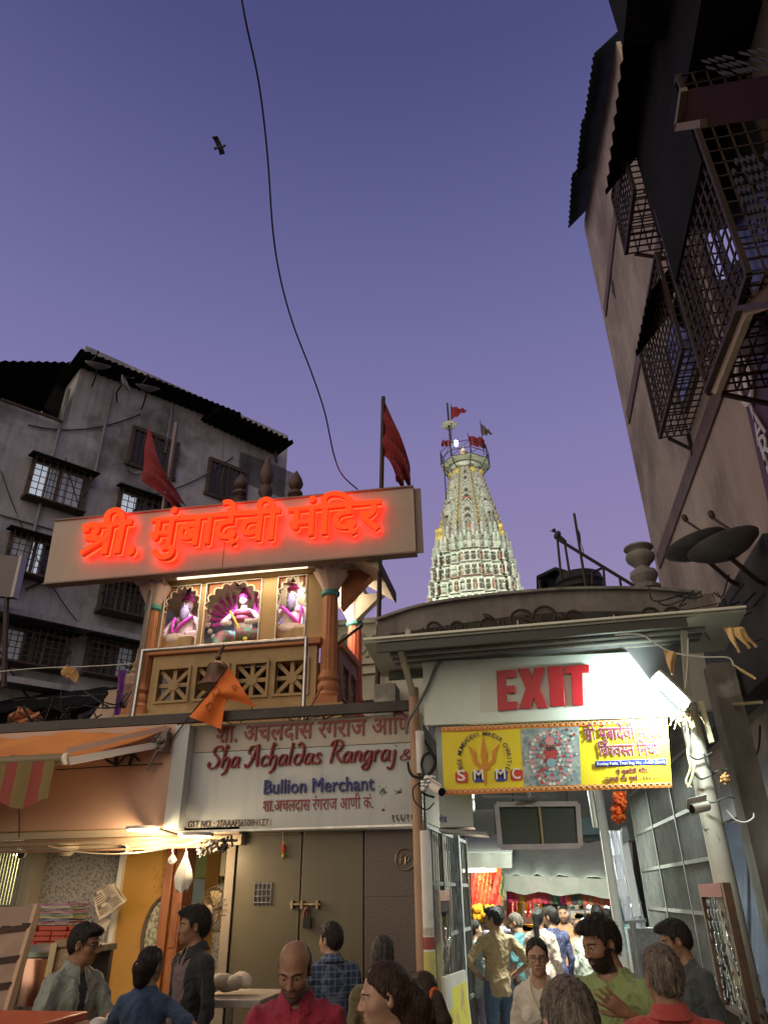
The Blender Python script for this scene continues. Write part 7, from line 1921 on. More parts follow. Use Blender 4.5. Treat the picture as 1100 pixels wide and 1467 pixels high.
b = MB(); b.sheet([[onY(878 + i * 4, 1295 + j * 5, 12.0 + .02 * math.sin(i * 2)) for j in range(9)] for i in range(7)], .01); tag(b.build('teal_cloth', mat('teal_cloth', (.06, .22, .22), .7)), 'teal cloth hanging at the far right of the lane stalls', 'cloth')
def tube_light(p, q, en, label, col, pt=True):
 p, q = Vector(p), Vector(q); t = thing('tube_light', label, 'lamp', (p + q) / 2, group='tube lights of the lane')
 b = MB(); b.tube([p, q], .018, 8); b.build('tube', emat('white_tube_%d' % int(col[2] * 100), col, 12), t)
 b = MB(); b.box(min(p.x, q.x) - .03, max(p.x, q.x) + .03, p.y - .03, p.y + .03, p.z + .02, p.z + .05); b.build('batten', WHP, t)
 L = bpy.data.lights.new('tube_glow', 'POINT' if pt else 'AREA'); L.energy = en; L.color = col
 if pt: L.shadow_soft_size = .06
 else: L.shape = 'RECTANGLE'; L.size = (q - p).length; L.size_y = .06
 o = bpy.data.objects.new('tube_glow', L); COL.objects.link(o); o.parent = t; o.location = (0, -.06, -.09)
b = MB(); rr_ = random.Random(8)
for i in range(16):
 u = 722 + i * 3.4 + rr_.uniform(-1, 1); n_ = rr_.randint(5, 10); Y = 12.3 + rr_.uniform(-.1, .1); c_ = rr_.randrange(3)
 for q in range(n_): b.ell(onY(u, 1288 + q * 3.0, Y), (.03, .03, .024), None, 6, 4, k=c_)
o = b.build('garlands', [MG, mat('rose_garland', (.55, .05, .08), .7), mat('white_garland', (.7, .68, .58), .7)], bpy.data.objects['sweet_stall']); o['kind'] = 'stuff'
z_ = onY(745, 1290, 12.5).z
tube_light((-.45, 12.6, onY(745, 1284, 12.6).z), (.15, 12.6, onY(745, 1284, 12.6).z), 55, 'tube light over the offering stall in the lane', (1, .90, .62))
tube_light((.65, 12.5, zt1 - .07), (1.4, 12.5, zt1 - .07), 45, 'tube light inside the glass cabinets in the lane', (.92, .97, 1))
tube_light((-.2, 9.9, 3.0), (.8, 9.9, 3.0), 210, 'tube light on the lane wall above the hanging screen, out over the crowd', (.90, 1.0, .88), False)
tube_light((-1.05, 11.15, onY(690, 1247, 11.15).z), (-.6, 11.15, onY(690, 1247, 11.15).z), 22, 'tube light over the flower stall', (1, .85, .6))
# ================================================================== people: signed distance bodies meshed into one skin each
def _axis(segs):
 out = []
 for a, b, h in segs:
  n = max(1, int(round((b - a) / h))); out += list(np.linspace(a, b, n, endpoint=False))
 out.append(segs[-1][1]); return np.array(out)
class Field:
 def __init__(s, xs, ys, zs):
  s.x, s.y, s.z = xs, ys, zs
  s.D = np.full((len(xs), len(ys), len(zs)), 0.25, np.float32)
 def sl(s, lo, hi):
  r = []
  for a, l, h in ((s.x, lo[0], hi[0]), (s.y, lo[1], hi[1]), (s.z, lo[2], hi[2])):
   i = max(0, np.searchsorted(a, l) - 1); j = min(len(a), np.searchsorted(a, h) + 1)
   r.append((i, j))
  return r
 def blk(s, lo, hi):
  (a, b), (c, d), (e, f) = s.sl(lo, hi)
  if b <= a or d <= c or f <= e: return None
  X = s.x[a:b, None, None]; Y = s.y[None, c:d, None]; Z = s.z[None, None, e:f]
  return (slice(a, b), slice(c, d), slice(e, f)), X, Y, Z
 def put(s, ix, d, k, op='u'):
  D = s.D[ix]
  if op == 'u':
   if k > 0:
    h = np.clip(.5 + .5 * (D - d) / k, 0, 1); s.D[ix] = D * (1 - h) + d * h - k * h * (1 - h)
   else: s.D[ix] = np.minimum(D, d)
  else:
   if k > 0:
    h = np.clip(.5 - .5 * (D + d) / k, 0, 1); s.D[ix] = D * (1 - h) - d * h + k * h * (1 - h)
   else: s.D[ix] = np.maximum(D, -d)
 def cap(s, a, b, r0, r1=None, k=.02, op='u', sq=None):
  a = np.array(a, float); b = np.array(b, float); r1 = r0 if r1 is None else r1; m = max(r0, r1) + .05 + k
  q = s.blk(np.minimum(a, b) - m, np.maximum(a, b) + m)
  if q is None: return s
  ix, X, Y, Z = q; d = b - a; L2 = d @ d + 1e-12
  t = np.clip(((X - a[0]) * d[0] + (Y - a[1]) * d[1] + (Z - a[2]) * d[2]) / L2, 0, 1)
  dx, dy, dz = X - a[0] - t * d[0], Y - a[1] - t * d[1], Z - a[2] - t * d[2]
  if sq: dx, dy, dz = dx / sq[0], dy / sq[1], dz / sq[2]
  s.put(ix, np.sqrt(dx * dx + dy * dy + dz * dz) - (r0 + (r1 - r0) * t), k, op); return s
 def ell(s, c, r, k=.02, op='u', M=None):
  c = np.array(c, float); r = np.array(r, float); m = r.max() + .05 + k
  q = s.blk(c - m, c + m)
  if q is None: return s
  ix, X, Y, Z = q; px, py, pz = X - c[0], Y - c[1], Z - c[2]
  if M is not None:
   px, py, pz = M[0, 0] * px + M[1, 0] * py + M[2, 0] * pz, M[0, 1] * px + M[1, 1] * py + M[2, 1] * pz, M[0, 2] * px + M[1, 2] * py + M[2, 2] * pz
  k0 = np.sqrt((px / r[0]) ** 2 + (py / r[1]) ** 2 + (pz / r[2]) ** 2) + 1e-9
  k1 = np.sqrt((px / r[0] ** 2) ** 2 + (py / r[1] ** 2) ** 2 + (pz / r[2] ** 2) ** 2) + 1e-9
  s.put(ix, k0 * (k0 - 1) / k1, k, op); return s
 def mesh(s):
  D = s.D; x, y, z = s.x, s.y, s.z; S_ = D < 0
  nx, ny, nz = D.shape
  cnt = np.zeros((nx - 1, ny - 1, nz - 1), np.int16)
  acc = np.zeros((nx - 1, ny - 1, nz - 1, 3), np.float32)
  def edges(ax):
   A = [slice(None)] * 3; B = [slice(None)] * 3; A[ax] = slice(0, -1); B[ax] = slice(1, None)
   return S_[tuple(A)] != S_[tuple(B)], A, B
  E = []
  for ax in range(3):
   ch, A, B = edges(ax); I = np.argwhere(ch)
   if len(I) == 0: E.append((I, None)); continue
   J = I.copy(); J[:, ax] += 1
   d0 = D[I[:, 0], I[:, 1], I[:, 2]]; d1 = D[J[:, 0], J[:, 1], J[:, 2]]; t = d0 / (d0 - d1 + 1e-12)
   P = np.stack([x[I[:, 0]], y[I[:, 1]], z[I[:, 2]]], 1); Q = np.stack([x[J[:, 0]], y[J[:, 1]], z[J[:, 2]]], 1)
   X = P + (Q - P) * t[:, None]; E.append((I, d0 < 0))
   o = [a for a in range(3) if a != ax]
   for da in (0, -1):
    for db in (0, -1):
     C = I.copy(); C[:, o[0]] += da; C[:, o[1]] += db
     ok = np.all((C >= 0) & (C < np.array(cnt.shape)), axis=1); C = C[ok]
     np.add.at(cnt, (C[:, 0], C[:, 1], C[:, 2]), 1); np.add.at(acc, (C[:, 0], C[:, 1], C[:, 2]), X[ok])
  act = cnt > 0; idx = np.full(cnt.shape, -1, np.int64); idx[act] = np.arange(act.sum())
  V = acc[act] / cnt[act][:, None]; Fs = []
  for ax in range(3):
   I, neg = E[ax]
   if len(I) == 0: continue
   o = [(ax + 1) % 3, (ax + 2) % 3]
   ok = (I[:, o[0]] > 0) & (I[:, o[1]] > 0) & (I[:, o[0]] < cnt.shape[o[0]]) & (I[:, o[1]] < cnt.shape[o[1]]) & (I[:, ax] < cnt.shape[ax])
   I = I[ok]; neg = neg[ok]; q = []
   for da, db in ((-1, -1), (0, -1), (0, 0), (-1, 0)):
    C = I.copy(); C[:, o[0]] += da; C[:, o[1]] += db; q.append(idx[C[:, 0], C[:, 1], C[:, 2]])
   q = np.stack(q, 1); q[~neg] = q[~neg][:, ::-1]; Fs.append(q)
  return V, np.concatenate(Fs)
def rot3(yaw=0, pitch=0, roll=0):
 """head turn: yaw to own left positive, pitch down positive, roll"""
 return np.array(Matrix.Rotation(R(yaw), 3, 'Z') @ Matrix.Rotation(R(-pitch), 3, 'X') @ Matrix.Rotation(R(roll), 3, 'Y'))
def np_mesh(name, V, Fq, mats, parent, mi=None):
 me = bpy.data.meshes.new(name)
 me.vertices.add(len(V)); me.vertices.foreach_set('co', np.asarray(V, np.float32).ravel())
 me.loops.add(len(Fq) * 4); me.loops.foreach_set('vertex_index', np.asarray(Fq, np.int32).ravel())
 me.polygons.add(len(Fq)); me.polygons.foreach_set('loop_start', np.arange(0, len(Fq) * 4, 4, dtype=np.int32))
 for m in mats: me.materials.append(m)
 if mi is not None: me.polygons.foreach_set('material_index', np.asarray(mi, np.int32))
 me.polygons.foreach_set('use_smooth', np.ones(len(Fq), bool))
 me.update(calc_edges=True); me.validate()
 o = bpy.data.objects.new(name, me); COL.objects.link(o); o.parent = parent
 return o
def wrinkle(V, a, seed=0, f=1.0):
 """cloth folds: sharp crests from a few warped waves, deeper in patches"""
 r = np.random.default_rng(seed); d = np.zeros(len(V))
 for i in range(9):
  k = r.normal(size=3); k[2] *= .75; k *= r.uniform(16, 46) * f / np.linalg.norm(k)
  w = r.normal(size=3) * 7; w2 = r.normal(size=3) * 5
  u = np.sin(V @ k + 1.9 * np.sin(V @ w + r.uniform(0, 6)) + r.uniform(0, 6))
  patch = np.clip(.5 + .9 * np.sin(V @ w2 + r.uniform(0, 6)), 0, 1)
  d += (1 - 1.7 * np.abs(u) ** .7) * patch * r.uniform(.4, 1)
 return np.maximum(a * d / 2.2, -.008)
def vnormals(V, Fq):
 n = np.zeros_like(V); a = V[Fq[:, 1]] - V[Fq[:, 0]]; b = V[Fq[:, 3]] - V[Fq[:, 0]]; c = np.cross(a, b)
 for i in range(4): np.add.at(n, Fq[:, i], c)
 return n / (np.linalg.norm(n, axis=1, keepdims=True) + 1e-12)
def hairmat(name, col, tip=None):
 if name in _M: return _M[name]
 m = mat(name, col, .42, col2=tip or tuple(c * 1.8 for c in col), scale=70, detail=4, stretch=(1, 1, .12), spec=.28, amt=(.4, .7), bump=.5, bscale=160)
 return m
def skinmat(name, col):
 return mat(name, col, .48, col2=tuple(c * .68 for c in col), scale=16, detail=8, spec=.4, sss=.08, bump=.14, bscale=260)
SK = {'brown': skinmat('skin_brown', (.36, .195, .12)), 'light': skinmat('skin_light_brown', (.50, .30, .205)), 'dark': skinmat('skin_dark', (.22, .115, .075)), 'peach': skinmat('skin_peach', (.52, .28, .17))}
LIP = mat('lips', (.22, .085, .065), .45); EYEW = mat('eye_white', (.55, .52, .48), .25); IRIS = mat('iris', (.03, .018, .012), .15); BROW = mat('brow_hair', (.03, .02, .016), .8)
STUB = mat('stubble', (.13, .075, .055), .8); BLK = mat('lens_frame_black', (.015, .014, .014), .3); SHOE = mat('shoe_dark', (.05, .04, .035), .5)
def person(pos, label, ht=1.7, head_dir=None, body_dir=None, pitch=0, roll=0, skin='brown', sex='m', shirt=None, sleeve=.55, collar=None, hair=None, hcol='black', trousers=None, arms=None, beard=0, glasses=False,
           fine=True, seed=1, long=None, bald=False, skirt=None, open_front=None, group=None, hands=True, veil=None, wide=1.0, strands=True, neckline=0, pattern=None):
 """head_dir / body_dir: world angles (degrees, 0 = +Y, 90 = +X) the face and chest point to"""
 h = R(body_dir); t = thing('person', label, 'person', (pos[0], pos[1], 0.02), -h, group)
 k = ht / 1.70; F = sex == 'f'
 sh = (.152 if F else .178) * wide; yaw = -(head_dir - body_dir)
 yaw = (yaw + 180) % 360 - 180
 HR = rot3(yaw, pitch, roll); piv = np.array((0, -.015, 1.475)); HC = piv + HR @ np.array((0, .022, .110))
 H = lambda p: HC + HR @ np.array(p, float)
 ar = {'L': ((-sh - .04, -.03, 1.12), (-sh - .05, .05, .86)), 'R': ((sh + .04, -.03, 1.12), (sh + .05, .05, .86))}
 if arms: ar.update(arms)
 fh = .0045 if fine else .010; fb = .008 if fine else .014
 hx0, hx1 = HC[0] - .11, HC[0] + .11; hy0, hy1 = HC[1] - .14, HC[1] + .14
 allp = [np.array(q) for a_ in ('L', 'R') for q in ar[a_]]
 X0 = min(-.34, min(q[0] for q in allp) - .13); X1 = max(.34, max(q[0] for q in allp) + .13); Y0 = min(-.26, min(q[1] for q in allp) - .13); Y1 = max(.26, max(q[1] for q in allp) + .13)
 zh = min(HC[2] - .14, 1.46)
 xs = _axis([(X0, hx0, fb), (hx0, hx1, fh), (hx1, X1, fb)]); ys = _axis([(Y0, hy0, fb), (hy0, hy1, fh), (hy1, Y1, fb)])
 zs = _axis([(-.01, .80, .018), (.80, zh, fb), (zh, HC[2] + .14, fh)])
 f = Field(xs, ys, zs)
 def torso(f, g, kk=.05):
  f.ell((0, 0, .93), (.155 + g + (.015 if F else 0), .105 + g, .13 + g), kk); f.ell((0, .005, 1.08), ((.125 if F else .145) * wide + g, .092 + g, .16 + g), kk)
  f.ell((0, .0, 1.26), ((.145 if F else .168) * wide + g, .105 + g, .16 + g), kk); f.cap((-sh + .035, -.012, 1.350), (sh - .035, -.012, 1.350), .060 + g, None, kk)
  for s_ in (-1, 1): f.cap((s_ * .03, -.025, 1.425), (s_ * (sh - .03), -.018, 1.375), .040 + g, .038 + g, .03)
  f.cap((0, -.02, 1.36), (0, -.018, 1.45), .075 + g, .058 + g, kk)
  if F:
   for s_ in (-1, 1): f.ell((s_ * .07, .085, 1.24), (.062 + g, .05 + g, .06 + g), .03)
  elif g > 0: f.ell((0, .07, 1.02), (.12 * wide, .07, .12), .05)
 torso(f, -.008 if shirt else 0)
 f.cap((0, -.02, 1.40), H((0, -.022, -.065)), .058 if not F else .048, .052 if not F else .045, .03)
 # legs and feet
 for s_ in (-1, 1):
  f.cap((s_ * .09, 0, .90), (s_ * .095, .01, .48), .078, .052, .03); f.cap((s_ * .095, .01, .48), (s_ * .098, -.02, .09), .05, .036, .02)
  f.ell((s_ * .10, .04, .035), (.042, .12, .035), .02)
 # arms and hands
 for s_, side in ((-1, 'L'), (1, 'R')):
  E, W_ = [np.array(q, float) for q in ar[side]]; Sj = np.array((s_ * (sh - .006), -.012, 1.362))
  f.cap(Sj, E, .047 if not F else .040, .038 if not F else .033, .03); f.cap(E, W_, .038 if not F else .033, .024, .012)
  if hands:
   d = W_ - E; d = d / np.linalg.norm(d)
   up = np.array((0, 0, 1.0)) if abs(d[2]) < .9 else np.array((0, 1.0, 0))
   spec = (arms or {}).get('hand' + side, {})
   nrm = np.array(spec.get('n', (-s_, 0, 0) if abs(d[2]) > .7 else (0, 0, -1)), float); nrm = nrm - d * (nrm @ d); nrm /= np.linalg.norm(nrm) + 1e-9
   wv = np.cross(d, nrm); th = spec.get('thumb', 1)
   curl = spec.get('curl', .35)
   P = W_ + d * .05
   for q in (-.026, -.009, .009, .026): f.cap(W_ + d * .015 + wv * q * .7, W_ + d * .085 + wv * q, .014, .012, .012)
   for i, (q, L) in enumerate(((-.030, .058), (-.010, .072), (.010, .078), (.030, .070))):
    L = L * 1.0; p = W_ + d * .088 + wv * q; dd = d + wv * q * spec.get('spread', 4.0); dd /= np.linalg.norm(dd); a_ = curl * (1 + .15 * i)
    for seg, (l_, r_) in enumerate(((.45, .0088), (.32, .008), (.26, .0072))):
     n2 = p + dd * L * l_; f.cap(p, n2, r_, r_ * .94, .003); p = n2
     dd = dd * math.cos(a_) + nrm * math.sin(a_); dd /= np.linalg.norm(dd)
   p = W_ + d * .03 - wv * .028 * th; dd = d * .7 - wv * .7 * th + nrm * .3; dd /= np.linalg.norm(dd)
   for l_, r_ in ((.038, .0125), (.030, .0102), (.022, .009)):
    n2 = p + dd * l_; f.cap(p, n2, r_, r_ * .93, .006); p = n2; dd = dd * .9 + d * .35 + nrm * .2; dd /= np.linalg.norm(dd)
 # head and face
 fs_ = .94 if F else 1.0
 he = lambda c, r, kk=.02, op='u', tilt=None: f.ell(H(np.array(c) * (fs_, fs_, fs_)), np.array(r) * fs_, kk, op, HR if tilt is None else HR @ tilt)
 hc = lambda a, b, r0, r1=None, kk=.01, op='u': f.cap(H(np.array(a) * fs_), H(np.array(b) * fs_), r0 * fs_, None if r1 is None else r1 * fs_, kk, op)
 he((0, -.012, .028), (.0745, .094, .088)); he((0, .030, -.030), (.058, .060, .080), .03)
 he((0, .036, -.076), (.046 if not F else .040, .047, .036), .03); he((0, .071, -.097), (.019, .014, .015), .02)
 for s_ in (-1, 1):
  he((s_ * .036, .058, -.030), (.024, .024, .022), .022); hc((s_ * .012, .086, .017), (s_ * .042, .070, .020), .009, .007, .012)
  he((s_ * .031, .0935, -.001), (.0155, .016, .0115), .010, 's')
  he((s_ * .031, .0725, -.001), (.0135, .0135, .0120), .002)
  hc((s_ * .016, .087, .008), (s_ * .046, .075, .005), .0050, .0040, .004)
  he((s_ * .0125, .098, -.036), (.0085, .009, .0075), .007)
  he((s_ * .0765, -.012, -.010), (.0095, .019, .031), .008, 'u', np.array(Matrix.Rotation(s_ * -.35, 3, 'Z') @ Matrix.Rotation(-.2, 3, 'X')))
  he((s_ * .083, -.004, -.006), (.006, .009, .017), .006, 's')
 hc((0, .086, .010), (0, .107, -.032), .0080, .0112, .010)
 hc((-.019, .0885, -.0605), (.019, .0885, -.0605), .0062, None, .005); hc((-.016, .0875, -.0715), (.016, .0875, -.0715), .0078, None, .006)
 hc((-.024, .094, -.0655), (.024, .094, -.0655), .0026, None, .003, 's')
 V, Fq = f.mesh()
 # materials by place on the head
 C = V[Fq].mean(1); hp = (C - HC) @ HR / fs_
 mi = np.zeros(len(Fq), int)
 on = (np.abs(hp[:, 0]) < .09) & (np.abs(hp[:, 1]) < .13) & (np.abs(hp[:, 2]) < .13)
 if beard:
  bz = on & ((hp[:, 2] < -.046) | ((hp[:, 2] < -.020) & (hp[:, 1] < .045 - .25 * (hp[:, 2] + .05)))) & (hp[:, 1] > -.008) & ~((np.abs(hp[:, 0]) < .028) & (hp[:, 2] > -.052))
  mi[bz] = 5
  mi[on & (np.abs(hp[:, 0]) < .030) & (hp[:, 2] < -.045) & (hp[:, 2] > -.057) & (hp[:, 1] > .07)] = 5
 mi[on & (hp[:, 1] > .075) & (np.abs(hp[:, 0]) < .0225 - 3 * np.abs(hp[:, 2] + .066) * .6) & (hp[:, 2] > -.0785) & (hp[:, 2] < -.0565)] = 1
 for s_ in (-1, 1):
  e = hp - np.array((s_ * .031, .0725, -.001)); r_ = np.linalg.norm(e / (.0135, .0135, .0120), axis=1)
  ew = on & (r_ < 1.06) & (e[:, 1] > .002) & (np.abs(e[:, 2]) < .0047 * (1 - (e[:, 0] / .0145) ** 2)); mi[ew] = 2
  mi[ew & (np.hypot(e[:, 0], e[:, 2]) < .0058)] = 3
  bx_ = np.abs(hp[:, 0] * s_ - .030) < .021; bz_ = .0195 - 9 * (hp[:, 0] * s_ - .028) ** 2
  mi[on & bx_ & (hp[:, 1] > .055) & (np.abs(hp[:, 2] - bz_) < (.0042 if not F else .003))] = 4
 np_mesh('body', V * k, Fq, [SK[skin], LIP, EYEW, IRIS, BROW, hairmat('beard_black', (.022, .016, .013)) if beard > 1 else STUB], t, mi)
 # ---- clothes
 def cloth(name, build, m, amp=.006, zlo=.7, zhi=1.6, hh=None, sd=0, fr=1.0, of=None):
  hh = hh or (.010 if fine else .018)
  g = Field(_axis([(X0 - .05, X1 + .05, hh)]), _axis([(Y0 - .05, Y1 + .05, hh)]), _axis([(zlo, zhi, hh)]))
  build(g); V, Fq = g.mesh(); n = vnormals(V, Fq); V = V + n * wrinkle(V, amp, seed * 13 + sd, fr)[:, None]
  mi2 = None
  if of:
   c_ = V[Fq].mean(1); mi2 = ((c_[:, 1] > .03) & (np.abs(c_[:, 0]) < .022 + .16 * np.clip(c_[:, 2] - of[1], 0, .3))).astype(int)
  return np_mesh(name, V * k, Fq, [m, of[0]] if of else [m], t, mi2)
 if shirt:
  zl = .80 if not skirt else .55
  def bs(g):
   torso(g, .006, .05)
   g.cap((0, 0, .86), (0, 0, .97), .135, .12, .08)
   if skirt: g.cap((0, 0, .62), (0, 0, .95), .20, .15, .08)
   for s_, side in ((-1, 'L'), (1, 'R')):
    E, W_ = [np.array(q, float) for q in ar[side]]; Sj = np.array((s_ * (sh - .006), -.012, 1.362))
    g.cap(Sj, Sj + (E - Sj) * min(1, sleeve * 1.6 if sleeve < .62 else 1), .058 if not F else .049, .057 if sleeve < .9 else .047, .025)
    if sleeve > .62: g.cap(E, E + (W_ - E) * (sleeve - .5) * 1.9, .052, .042, .02)
   g.ell((0, .05 + neckline, 1.475), (.062 + neckline * .5, .085 + neckline, .055 + neckline * .8), .015, 's'); g.ell((0, -.02, 1.49), (.064, .062, .05), .01, 's')
   g.D = np.maximum(g.D, np.where(np.abs(g.x)[:, None, None] < .19, zl + .02 - g.z[None, None, :], -1).astype(np.float32))
  so = cloth('shirt', bs, shirt, .0165 if fine else .014, zl - .05 if not skirt else .4, 1.60, of=open_front)
 if collar:
  b = MB()
  n_ = 26
  for i in range(1):
   ring0 = []; G = []
   for q in range(n_ + 1):
    a = R(-90 + 22 + (360 - 44) * q / n_) + math.pi  # open at the front
    a = R(90 + 16 + (360 - 32) * q / n_)
    cx, cy = math.cos(a), math.sin(a); fr = max(0, cy)
    G.append([np.array((cx * .062, cy * .066 - .018, 1.487 - fr * .035)) * k, np.array((cx * .072, cy * .080 - .018, 1.478 - fr * .045)) * k, np.array((cx * .094, cy * .108 - .016, 1.432 - fr * .055 - (.03 if q in (0, n_) else 0))) * k])
   b.sheet(G, .006)
  b.v = [tuple(world_of(t) @ Vector(p)) for p in b.v]; b.build('collar', collar, t, sharp=80)
 if trousers:
  def bt(g):
   g.ell((0, 0, .93), (.165, .118, .13), .05)
   for s_ in (-1, 1):
    g.cap((s_ * .09, 0, .90), (s_ * .10, .01, .48), .092, .072, .03); g.cap((s_ * .10, .01, .48), (s_ * .102, -.015, .10), .068, .060, .02)
  cloth('trousers', bt, trousers, .007, .04, 1.08, .014 if fine else .02, 5)
  b = MB()
  for s_ in (-1, 1): b.ell(world_of(t) @ Vector((s_ * .10 * k, .045 * k, .035 * k)), (.05 * k, .135 * k, .045 * k), Matrix.Rotation(-h, 3, 'Z'))
  if fine or True:
   b.build('shoes', SHOE, t); t.children[-1]
 if skirt:
  def bk(g):
   g.cap((0, 0, .10), (0, 0, .95), .24, .15, .06); g.ell((0, 0, .0), (.6, .6, .06), .0, 's')
  cloth('skirt', bk, skirt, .014, .05, 1.12, .016 if fine else .024, 6, .8)
 # ---- hair
 hm = {'black': hairmat('hair_black', (.008, .007, .006), (.020, .016, .014)), 'brown': hairmat('hair_brown', (.022, .013, .009), (.055, .030, .018)), 'grey': hairmat('hair_grey', (.055, .045, .036), (.22, .19, .15)), 'wet': hairmat('hair_wet', (.012, .011, .010), (.10, .095, .085))}[hcol]
 if hair:
  hh = .0055 if fine else .010
  lo, hi = HC - .165, HC + .165
  if long: lo = lo - np.array((.05, .10, .25))
  g = Field(_axis([(lo[0], hi[0], hh)]), _axis([(lo[1], hi[1], hh)]), _axis([(lo[2], hi[2], hh)]))
  tp_, sd_ = {'short': (.016, .006), 'thick': (.019, .008), 'crop': (.009, .004), 'pulled': (.009, .007), 'sides': (-.003, .005)}[hair]
  g.ell(H(np.array((0, -.014, .030)) * fs_), np.array((.0755 + sd_, .096 + (sd_ + tp_) / 2, .088 + tp_)) * fs_, .0, 'u', HR)
  if hair in ('short', 'thick'): g.ell(H(np.array((.012, .055, .085)) * fs_), np.array((.050, .045, .030)) * fs_ * (1 + tp_ * 8), .025, 'u', HR)
  g.ell(H(np.array((0, -.045, -.01)) * fs_), np.array((.062 + sd_, .062 + sd_, .075)) * fs_, .03, 'u', HR)
  # carve hairline in head space
  Xg, Yg, Zg = np.meshgrid(g.x, g.y, g.z, indexing='ij'); Q = (np.stack([Xg, Yg, Zg], -1) - HC) @ HR / fs_
  y, z, xa = Q[..., 1], Q[..., 2], np.abs(Q[..., 0])
  if hair == 'pulled': zc = np.interp(y, [-.11, -.06, -.02, .0, .02, .05, .10], [-.085, -.085, -.060, -.012, .010, .046, .070])
  if hair == 'pulled': zc = np.where(y > .03, np.maximum(zc, .082 - 15 * xa * xa), zc)
  elif hair == 'sides': zc = np.interp(y, [-.11, -.06, -.03, -.012, .02, .03, .1], [-.07, -.07, -.045, -.01, -.015, .2, .3])
  else: zc = np.interp(y, [-.11, -.07, -.035, -.018, .012, .022, .045, .075, .10], [-.078, -.075, -.045, .018, .015, -.018, .048, .058, .062])
  if hair == 'sides':
   top = np.interp(y, [-.11, -.08, -.02, .03], [.075, .06, .035, .02]); cut = np.maximum(zc - z, z - top)
  else: cut = zc - z
  wob = .003 * np.sin(Q[..., 0] * 190 + y * 60) + .002 * np.sin(y * 240 + z * 130)
  g.D = np.maximum(g.D + wob * (.8 if hair != 'pulled' else .4), cut.astype(np.float32) * .8)
  if hair == 'pulled': g.D = np.maximum(g.D, np.where((y > -.02) & (z > .03), .0022 - xa, -1).astype(np.float32))
  if long:
   for a, b_, r0, r1 in long: g.cap(H(a), H(b_), r0, r1, .015)
  V, Fq = g.mesh(); n = vnormals(V, Fq)
  rg = np.random.default_rng(seed)
  V = V + n * (.0016 * np.sin(V[:, 0:1] * 700 + V[:, 1:2] * 330 + 3 * np.sin(V[:, 2:3] * 90)))
  ho = np_mesh('hair', V * k, Fq, [hm], t)
  if strands and fine:
   crown = H((0.01, -.055, .115)); N_ = 1500 if hair != 'sides' else 500
   pick = rg.choice(len(V), size=min(N_, len(V)), replace=False); SV = []; SF = []
   tieP = H((0, -.12, -.02))
   for q in pick:
    p = V[q]; nn = n[q]
    if hair == 'pulled': d = tieP - p
    else: d = p - crown
    d = d - nn * (d @ nn); L_ = np.linalg.norm(d)
    if L_ < 1e-4: continue
    d = d / L_ + rg.normal(size=3) * ((.30 if hair != 'pulled' else .10)); d -= nn * (d @ nn); d /= np.linalg.norm(d) + 1e-9
    wv = np.cross(d, nn); ln = rg.uniform(.015, .035) * (1.3 if hair == 'thick' else .7 if hair in ('crop', 'sides') else 1)
    lift = rg.uniform(.001, .006) * (.15 if hair == 'pulled' else .8 if hair == 'thick' else .6)
    w_ = rg.uniform(.0008, .0016); b0 = len(SV)
    for tt_, ww in ((0, 1), (.5, .8), (1, .15)):
     c = p + d * ln * tt_ + nn * (lift * math.sin(tt_ * 2.2) - .0015)
     SV += [c - wv * w_ * ww, c + wv * w_ * ww]
    SF += [(b0, b0 + 1, b0 + 3, b0 + 2), (b0 + 2, b0 + 3, b0 + 5, b0 + 4)]
   st_ = np_mesh('hair_strands', np.array(SV) * k, np.array(SF), [hairmat('strand_' + hcol, {'black': (.028, .023, .02), 'brown': (.07, .04, .024), 'grey': (.20, .17, .13), 'wet': (.09, .085, .08)}[hcol])], ho); st_['kind'] = 'stuff'  # strands coloured lighter than the hair to paint its highlights
 Tw = world_of(t)
 TW = lambda p: Tw @ Vector(np.array(p) * k)
 if glasses:
  b = MB()
  for s_ in (-1, 1):
   c = np.array((s_ * .032, .101, -.004))
   b.tube([TW(H((c + (.022 * math.cos(a), -.010 * abs(math.cos(a)) * (s_ * math.cos(a) > 0), .017 * math.sin(a))) * fs_)) for a in [i * math.pi / 8 for i in range(17)]], .0018 * (1 if fine else 2), 5, False)
   b.tube([TW(H(np.array((s_ * .054, .092, .002)) * fs_)), TW(H(np.array((s_ * .080, .01, .006)) * fs_)), TW(H(np.array((s_ * .080, -.02, -.004)) * fs_))], .0016 * (1 if fine else 2), 5)
  b.tube([TW(H(np.array((-.011, .104, .002)) * fs_)), TW(H(np.array((0, .108, .004)) * fs_)), TW(H(np.array((.011, .104, .002)) * fs_))], .0016, 5)
  b.build('glasses', BLK, t)
 return t, H, TW, k
CL = lambda name, c, c2=None, sc=8, **kw: mat(name, c, .85, col2=c2 or tuple(x * .78 for x in c), scale=sc, bump=.25, bscale=220, sheen=.15, fold=.55, **kw)
